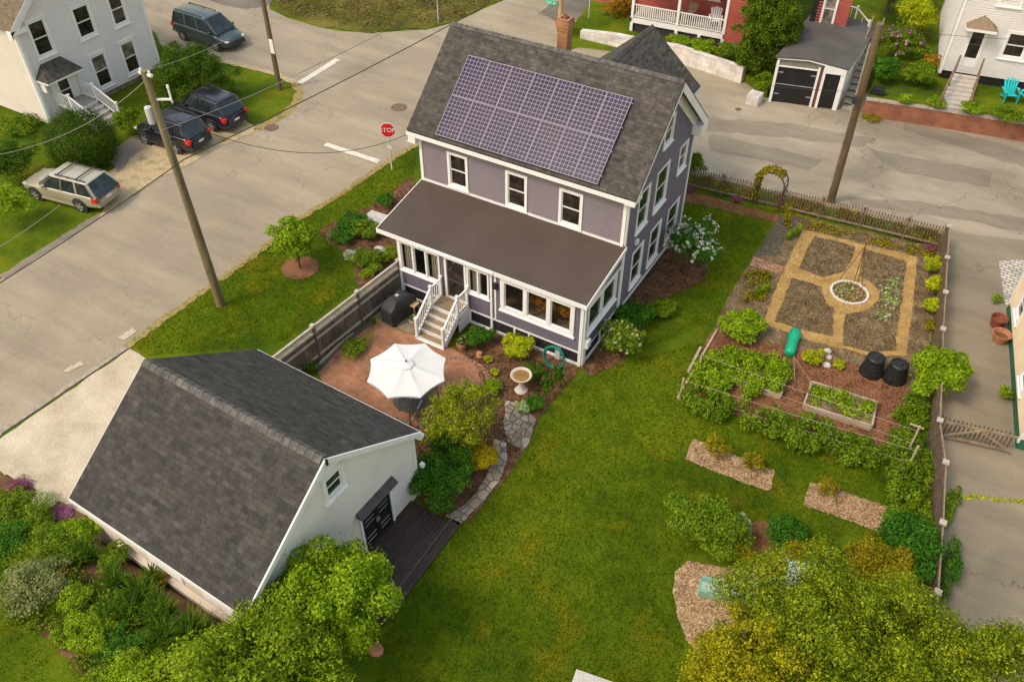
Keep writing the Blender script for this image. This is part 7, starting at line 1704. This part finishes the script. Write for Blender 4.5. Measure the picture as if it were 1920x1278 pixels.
mass('raspberry_canes', P((1285,745),(1400,775),(1480,790),(1560,812),(1690,860),(1688,892),(1600,882),(1500,850),(1420,818),(1340,795),(1280,768)), 16000, .09, LF_mid, .62, .24, 22)
mass('fence_weeds', [(20.2,1.6),(20.9,1.2),(21.5,-1.5),(22.2,-5.6),(21.6,-6.2),(20.9,-5.5),(20.6,-3),(20.0,-.3)], 20000, .09, LF_mid, .55, .22, 23)
mass('seedlings', [(17.1,.2),(18.3,.3),(19.2,.35),(19.25,-.6),(18,-.75),(17.15,-.85)], 1300, .10, LF_bright, .22, .2, 24, .2)
mass('garden_seedlings', Q((1250,720),(1460,640),(1450,900),(1290,1090),(1230,950),(1330,860)), 420, .11, LF_silver, .14, .15, 25)
mass('self_sown_plants', Q((560,160),(1800,450),(1790,520),(1100,340),(560,220)), 1500, .09, LF_olive, .16, .2, 26)
mass('self_sown_herbs', Q((90,600),(300,640),(230,900),(60,880)), 900, .10, LF_olive, .25, .2, 27)
mass('weeds', Q((380,60),(540,60),(460,230),(420,180)), 360, .10, LF_olive, .2, .2, 28)
mass('fence_grass', [(7.8,11.05),(12.4,11.5),(19.3,12.15),(19.3,11.9),(12.4,11.2),(7.8,10.8)], 9000, .10, LF_olive, .55, .28, 29)
#mass('arch_vine', [(11.0,10.7),(11.35,10.7),(11.35,11.4),(11.0,11.4)], 900, .12, LF_olive, 1.9, .22, 30)
for (u, v, L, lb) in ((1483,447,.55,'iris clump at the upper left of the straw path'), (1424,555,.6,'iris clump left of the straw path, lower')):
    x, y = G2(u, v); tufts('iris', lb, 'iris', (x, y, 0), [(0,0,1),(.12,.22,1),(-.1,-.25,.9),(.18,.5,.9)], LF_bright, 26, L, .025, .6)
o = None
rs = np.random.RandomState(77)
# vine on the arch
bl = [(11.16,11.05,z_,.16,.38,.25) for z_ in (.3,.6,.9,1.2)] + [(11.8-.64*math.cos(t), 11.05, 1.28+.66*math.sin(t), .17,.36,.14) for t in (.2,.5,.8,1.1,1.4,1.8,2.2)]
c, nr = blob_points(bl, 1700, rs, .6, .5); o = quads_object('climbing_vine', leaf_arrays(c, nr, .11, .7, rs), LF_olive); tag(o, 'yellow-green vine climbing over the dark garden arch', 'vine')
# street-side trees
wt = tree('weeping_tree', 'drooping dark green tree beside the pale grey house', G(378,190), 3.3, 2.3, 19000, .16, LF_dark, 50, .05, tr=.14, seed=31, sub=.26, asp=.25, low=-.7)
tree('cedar_tree', 'tall dense dark green tree between the red house and the black-doored garage', (7.2,23.5,.2), 5.6, 2.0, 28000, .16, leafmat('cedar_leaf', [(0.012,0.030,0.003),(0.034,0.068,0.006),(0.068,0.115,0.010),(0.115,0.165,0.018)]), 80, .02, tr=.2, seed=32, sub=.25, shell=.3, low=-1.0)
tree('broadleaf_tree', 'dark tree crowns at the top edge behind the pink rhododendron', (*G2(1668,4,1.5),.9), 3.6, 2.3, 9000, .22, LF_dark, 30, 1.0, seed=33)
tree('broadleaf_tree', 'leafy tree at the top edge by the red annexe', (11.5,38,.6), 6.0, 3.0, 9000, .24, LF_dark, 30, 1.0, seed=34)
mass('corner_undergrowth', P((1138,10),(1180,-20),(1185,50),(1150,45)), 1500, .14, LF_rust, .8, .5, 41)
# dry tussocks on the bare plot, tufts along the road edges
mass('dry_tussocks', P((520,10),(600,-30),(860,-30),(940,-8),(850,36),(700,52),(600,42)), 5200, .15, leafmat('dry_grass', [(0.10,0.09,0.02),(0.20,0.16,0.045),(0.33,0.25,0.09)], raw=True), .10, .6, 42)
# white stones
for k, (u, v, r) in enumerate(((1551,660,.16),(1553,672,.14),(1549,686,.18))):
    x, y = G2(u, v); rs = np.random.RandomState(k); mb = MB(); mb.lathe([(0,-.05),(r*.9,0),(r,.08),(r*.6,.15),(0,.17)], 9); o = mb.build('pale_stone', M_granite); o.location = (x,y,0); o.scale = (1,.8,1)
    tag(o, ('topmost','middle','lowest and largest')[k] + ' of the three pale stones between the lime mounds', 'stone')
for k, (u, v, lb) in enumerate(((703,1215,'brown stone at the foot of the big shrub by the lawn'), (36,925,'pale boulder among the purple flowers'), (712,466,'flat pale stone in the street-side bed'))):
    x, y, z = GB(u, v, .1); mb = MB(); mb.lathe([(0,-.05),(.26,0),(.28,.10),(.18,.20),(0,.23)], 9); o = mb.build('boulder', M_terra if k == 0 else M_granite); o.location = (x, y, z); o.scale = (1,.75,.8); tag(o, lb, 'stone')

# short grass blades over the lawns (beds, paths and the patio stay bare)
def grass_blades():
    rs = np.random.RandomState(4)
    zones = [(P((1090,705),(1340,600),(1460,395),(1300,372),(1215,600),(1165,680)), 20000),
             (P((1010,800),(1090,705),(1165,680),(1330,640),(1266,752),(1420,790),(1700,880),(1690,1000),(1480,1010),(1280,1040),(1268,1150),(1300,1290),(700,1290),(735,1150),(862,985),(935,912),(985,845)), 90000),
             (P((250,648),(400,535),(560,414),(780,275),(775,330),(700,385),(600,432),(670,540),(530,640),(480,650),(275,668)), 34000),
             ([(-2,-23),(5,-23.5),(3,-21.3),(0.2,-20.5),(-6,-19.3),(-8,-22)], 12000)]
    bare = [P((1300,824),(1452,884),(1443,922),(1284,862)), P((1520,905),(1690,960),(1686,1000),(1505,946)), P((1290,1052),(1268,1072),(1264,1110),(1270,1155),(1290,1205),(1480,1290),(1640,1200),(1440,1060)), P((535,485),(590,480),(600,515),(530,520)), P((1083,690),(1160,560),(1215,480),(1250,440),(1300,470),(1330,500),(1320,528),(1255,555),(1215,600),(1190,655),(1150,688),(1110,705)),
            P((856,655),(1083,690),(1078,706),(1040,748),(1010,785),(985,835),(962,880),(935,912),(880,975),(780,935))]
    pts = []
    for poly, n in zones:
        xs = [p[0] for p in poly]; ys = [p[1] for p in poly]; k = 0
        while k < n:
            x, y = rs.uniform(min(xs), max(xs)), rs.uniform(min(ys), max(ys)); k += 1
            if inside((x, y), poly) and not any(inside((x, y), b) for b in bare): pts.append((x, y, hz(x, y) + .012))
    c = np.array(pts); n = len(c); a = rs.uniform(0, 6.28, n); d = np.stack([np.cos(a), np.sin(a), np.zeros(n)], 1); up = np.stack([np.cos(a*3)*.5, np.sin(a*5)*.5, np.ones(n)], 1)
    L = rs.uniform(.025, .055, n)[:, None]; W2 = rs.uniform(.012, .028, n)[:, None]
    V = np.stack([c - d * W2, c + d * W2, c + d * W2 * .4 + up * L, c - d * W2 * .4 + up * L], 1).reshape(-1, 3)
    o = quads_object('grass', V, leafmat('grass_blade', [(0.026,0.055,0.002),(0.052,0.090,0.003),(0.080,0.125,0.004),(0.13,0.13,0.006)])); o['kind'] = 'stuff'
grass_blades()
mass('crack_weeds', P((1795,926),(1850,930),(1925,940),(1925,948),(1850,938),(1800,936)), 500, .07, LF_lime, .06, .06, 51)

# low leafy cover of the bank bed between the named plants
def bank_cover():
    poly = [(-6.0,-18.1),(.3,-18.0),(.6,-18.9),(6.9,-19.0),(8.6,-20.6),(8.4,-23)] + [GB(u, v)[:2] for u, v in ((215,1300),(146,1266),(96,1208),(58,1172),(0,1146),(-120,1064))]
    rs = np.random.RandomState(91); xs = [p[0] for p in poly]; ys = [p[1] for p in poly]; bl = []; g = 0
    while len(bl) < 560 and g < 9000:
        g += 1; p = (rs.uniform(min(xs), max(xs)), rs.uniform(min(ys), max(ys)))
        if inside(p, poly): s_ = rs.uniform(.5, 1.3); bl.append((p[0], p[1], hz(*p) + .14*s_, .30*s_, .30*s_, .30*s_))
    c, nr = blob_points(bl, 60000, rs, .4, .1, .7)
    o = quads_object('ground_cover', leaf_arrays(c, nr, .085, .45, rs), leafmat('cover_leaf', [(0.02,0.040,0.003),(0.055,0.095,0.006),(0.10,0.15,0.012),(0.16,0.21,0.03)])); o['kind'] = 'stuff'
bank_cover()
# repeats share a group
GR = {'parked': 'cars parked across the street', 'utility_pole': 'utility poles', 'overhead_cable': 'overhead cables', 'manhole_cover': 'covers in the street', 'sign_post': 'bare sign posts', 'picket_fence': 'picket fences along the cross street', 'raised_bed': 'raised beds of the vegetable plot', 'compost_bin': 'compost bins', 'pale_stone': 'pale stones between the lime mounds', 'boulder': 'loose boulders', 'daylily': 'daylily clumps on the bank', 'iris': 'iris clumps', 'clay_planter': 'clay planters', 'plant_pot': 'pots by the porch steps', 'garden_chair': 'garden armchairs', 'flower_clump': 'low flowering clumps', 'conifer': 'small evergreens by the bird bath', 'shrub': 'garden shrubs', 'large_shrub': 'large shrubs by the garage', 'broadleaf_tree': 'broadleaf trees', 'young_tree': 'young garden trees', 'round_bush': 'clipped round bushes', 'flowering_shrub': 'flowering shrubs', 'edging_board': 'edging boards', 'flower_vase': 'flower arrangements in the sunroom', 'entry_steps': 'front steps of the neighbours'}
for o in list(C.objects):
    if o.parent is None and 'label' in o and 'group' not in o:
        b = o.name.split('.')[0]
        for k, g in GR.items():
            if b == k or (k == 'parked' and b.startswith('parked')): o['group'] = g

# loose litter, clods and chips that break up the bare beds
def litter(name, poly, n, size, m, seed, z=.04, flat=1.6, skip=()):
    rs = np.random.RandomState(seed); xs = [p[0] for p in poly]; ys = [p[1] for p in poly]; pts = []
    while len(pts) < n:
        p = (rs.uniform(min(xs), max(xs)), rs.uniform(min(ys), max(ys)))
        if inside(p, poly) and not any(inside(p, q) for q in skip): pts.append((p[0], p[1], z + hz(*p) + rs.uniform(0, .02)))
    nr = rs.normal(size=(n, 3)); nr[:,2] = np.abs(nr[:,2]) + flat; nr /= np.linalg.norm(nr, axis=1)[:, None]
    o = quads_object(name, leaf_arrays(np.array(pts), nr, size, .5, rs), m); o['kind'] = 'stuff'
L_soil = leafmat('soil_clods', [(0.08,0.050,0.022),(0.16,0.105,0.048),(0.25,0.170,0.085),(0.34,0.25,0.14)], 0, raw=True)
L_weed = leafmat('soil_weeds', [(0.05,0.055,0.015),(0.09,0.10,0.03),(0.14,0.15,0.05),(0.24,0.22,0.11)], .2, raw=True)
L_chip = leafmat('chip_litter', [(0.16,0.09,0.04),(0.33,0.20,0.10),(0.48,0.33,0.19),(0.62,0.47,0.31)], 0, raw=True)
L_bark = leafmat('bark_litter', [(0.03,0.014,0.006),(0.075,0.035,0.016),(0.15,0.075,0.035),(0.22,0.12,0.06)], 0, raw=True)
L_straw = leafmat('straw_litter', [(0.24,0.15,0.045),(0.36,0.23,0.07),(0.46,0.30,0.10),(0.58,0.40,0.16)], 0, raw=True)
beds = [Q((700,305),(880,345),(1055,395),(1035,500),(960,610),(880,640),(770,660),(560,590),(620,430)), Q((1130,415),(1510,520),(1480,800),(1430,1100),(1410,1310),(1180,1330),(940,1265),(965,1000),(1150,960),(1255,880),(1275,790),(1210,715),(1105,655),(1120,500)), Q((495,670),(750,745),(760,800),(800,890),(870,950),(850,1185),(590,1130),(340,1055),(420,860))]
for k, b in enumerate(beds): litter('soil_clods', b, 1500 if k != 1 else 2400, .08, L_soil, 60 + k, .045); litter('sprouting_weeds', b, 160, .08, L_weed, 70 + k, .05, .4)
outer = P((1466,400),(1762,466),(1745,640),(1722,700),(1640,690),(1560,660),(1430,620),(1345,600),(1365,560),(1415,480))
litter('soil_clods', outer, 3000, .08, L_soil, 63, .03, skip=[ring]); litter('sprouting_weeds', outer, 420, .08, L_weed, 73, .04, .4, skip=[ring])
litter('straw_litter', ring, 1300, .07, L_straw, 64, .032, 2.5, skip=beds)
litter('wood_chips', P((1300,824),(1452,884),(1443,922),(1284,862)), 2600, .085, L_chip, 65, .03); litter('wood_chips', P((1520,905),(1560,915),(1690,960),(1686,1000),(1650,998),(1505,946)), 3000, .085, L_chip, 66, .03)
litter('wood_chips', P((1290,1052),(1268,1072),(1264,1110),(1270,1155),(1290,1205),(1340,1260),(1480,1200),(1440,1060),(1360,1066)), 3800, .085, L_chip, 67, .03)
litter('bark_litter', P((856,655),(905,655),(1083,690),(1078,706),(1040,748),(1010,785),(985,835),(962,880),(935,912),(880,975),(862,984),(780,935),(780,830),(845,795),(903,757),(909,725),(884,676)), 5200, .085, L_bark, 68, .03)
litter('bark_litter', P((1083,690),(1160,560),(1215,480),(1250,440),(1300,470),(1330,500),(1320,528),(1255,555),(1215,600),(1190,655),(1150,688),(1110,705)), 3600, .085, L_bark, 69, .034)
litter('bark_litter', P((1335,622),(1430,640),(1560,668),(1640,698),(1700,730),(1715,760),(1706,860),(1690,870),(1560,820),(1420,790),(1268,752)), 4200, .085, leafmat('red_bark_litter', [(0.06,0.025,0.01),(0.13,0.055,0.025),(0.19,0.085,0.04),(0.26,0.14,0.07)], 0, raw=True), 75, .034)
litter('bark_litter', P((590,438),(640,408),(700,385),(745,350),(775,330),(780,400),(745,470),(744,492),(690,540),(672,540),(664,500),(640,468)), 2600, .085, L_bark, 76, .03)
mass('circle_plants', [(cx_ + .6 * math.cos(t * .5), cy_ + .6 * math.sin(t * .5)) for t in range(12)], 240, .09, LF_silver, .15, .14, 77)

mass('lawn_shade_weeds', P((1500,1012),(1560,1010),(1620,1040),(1560,1060),(1500,1050)), 900, .09, LF_mid, .25, .2, 81)
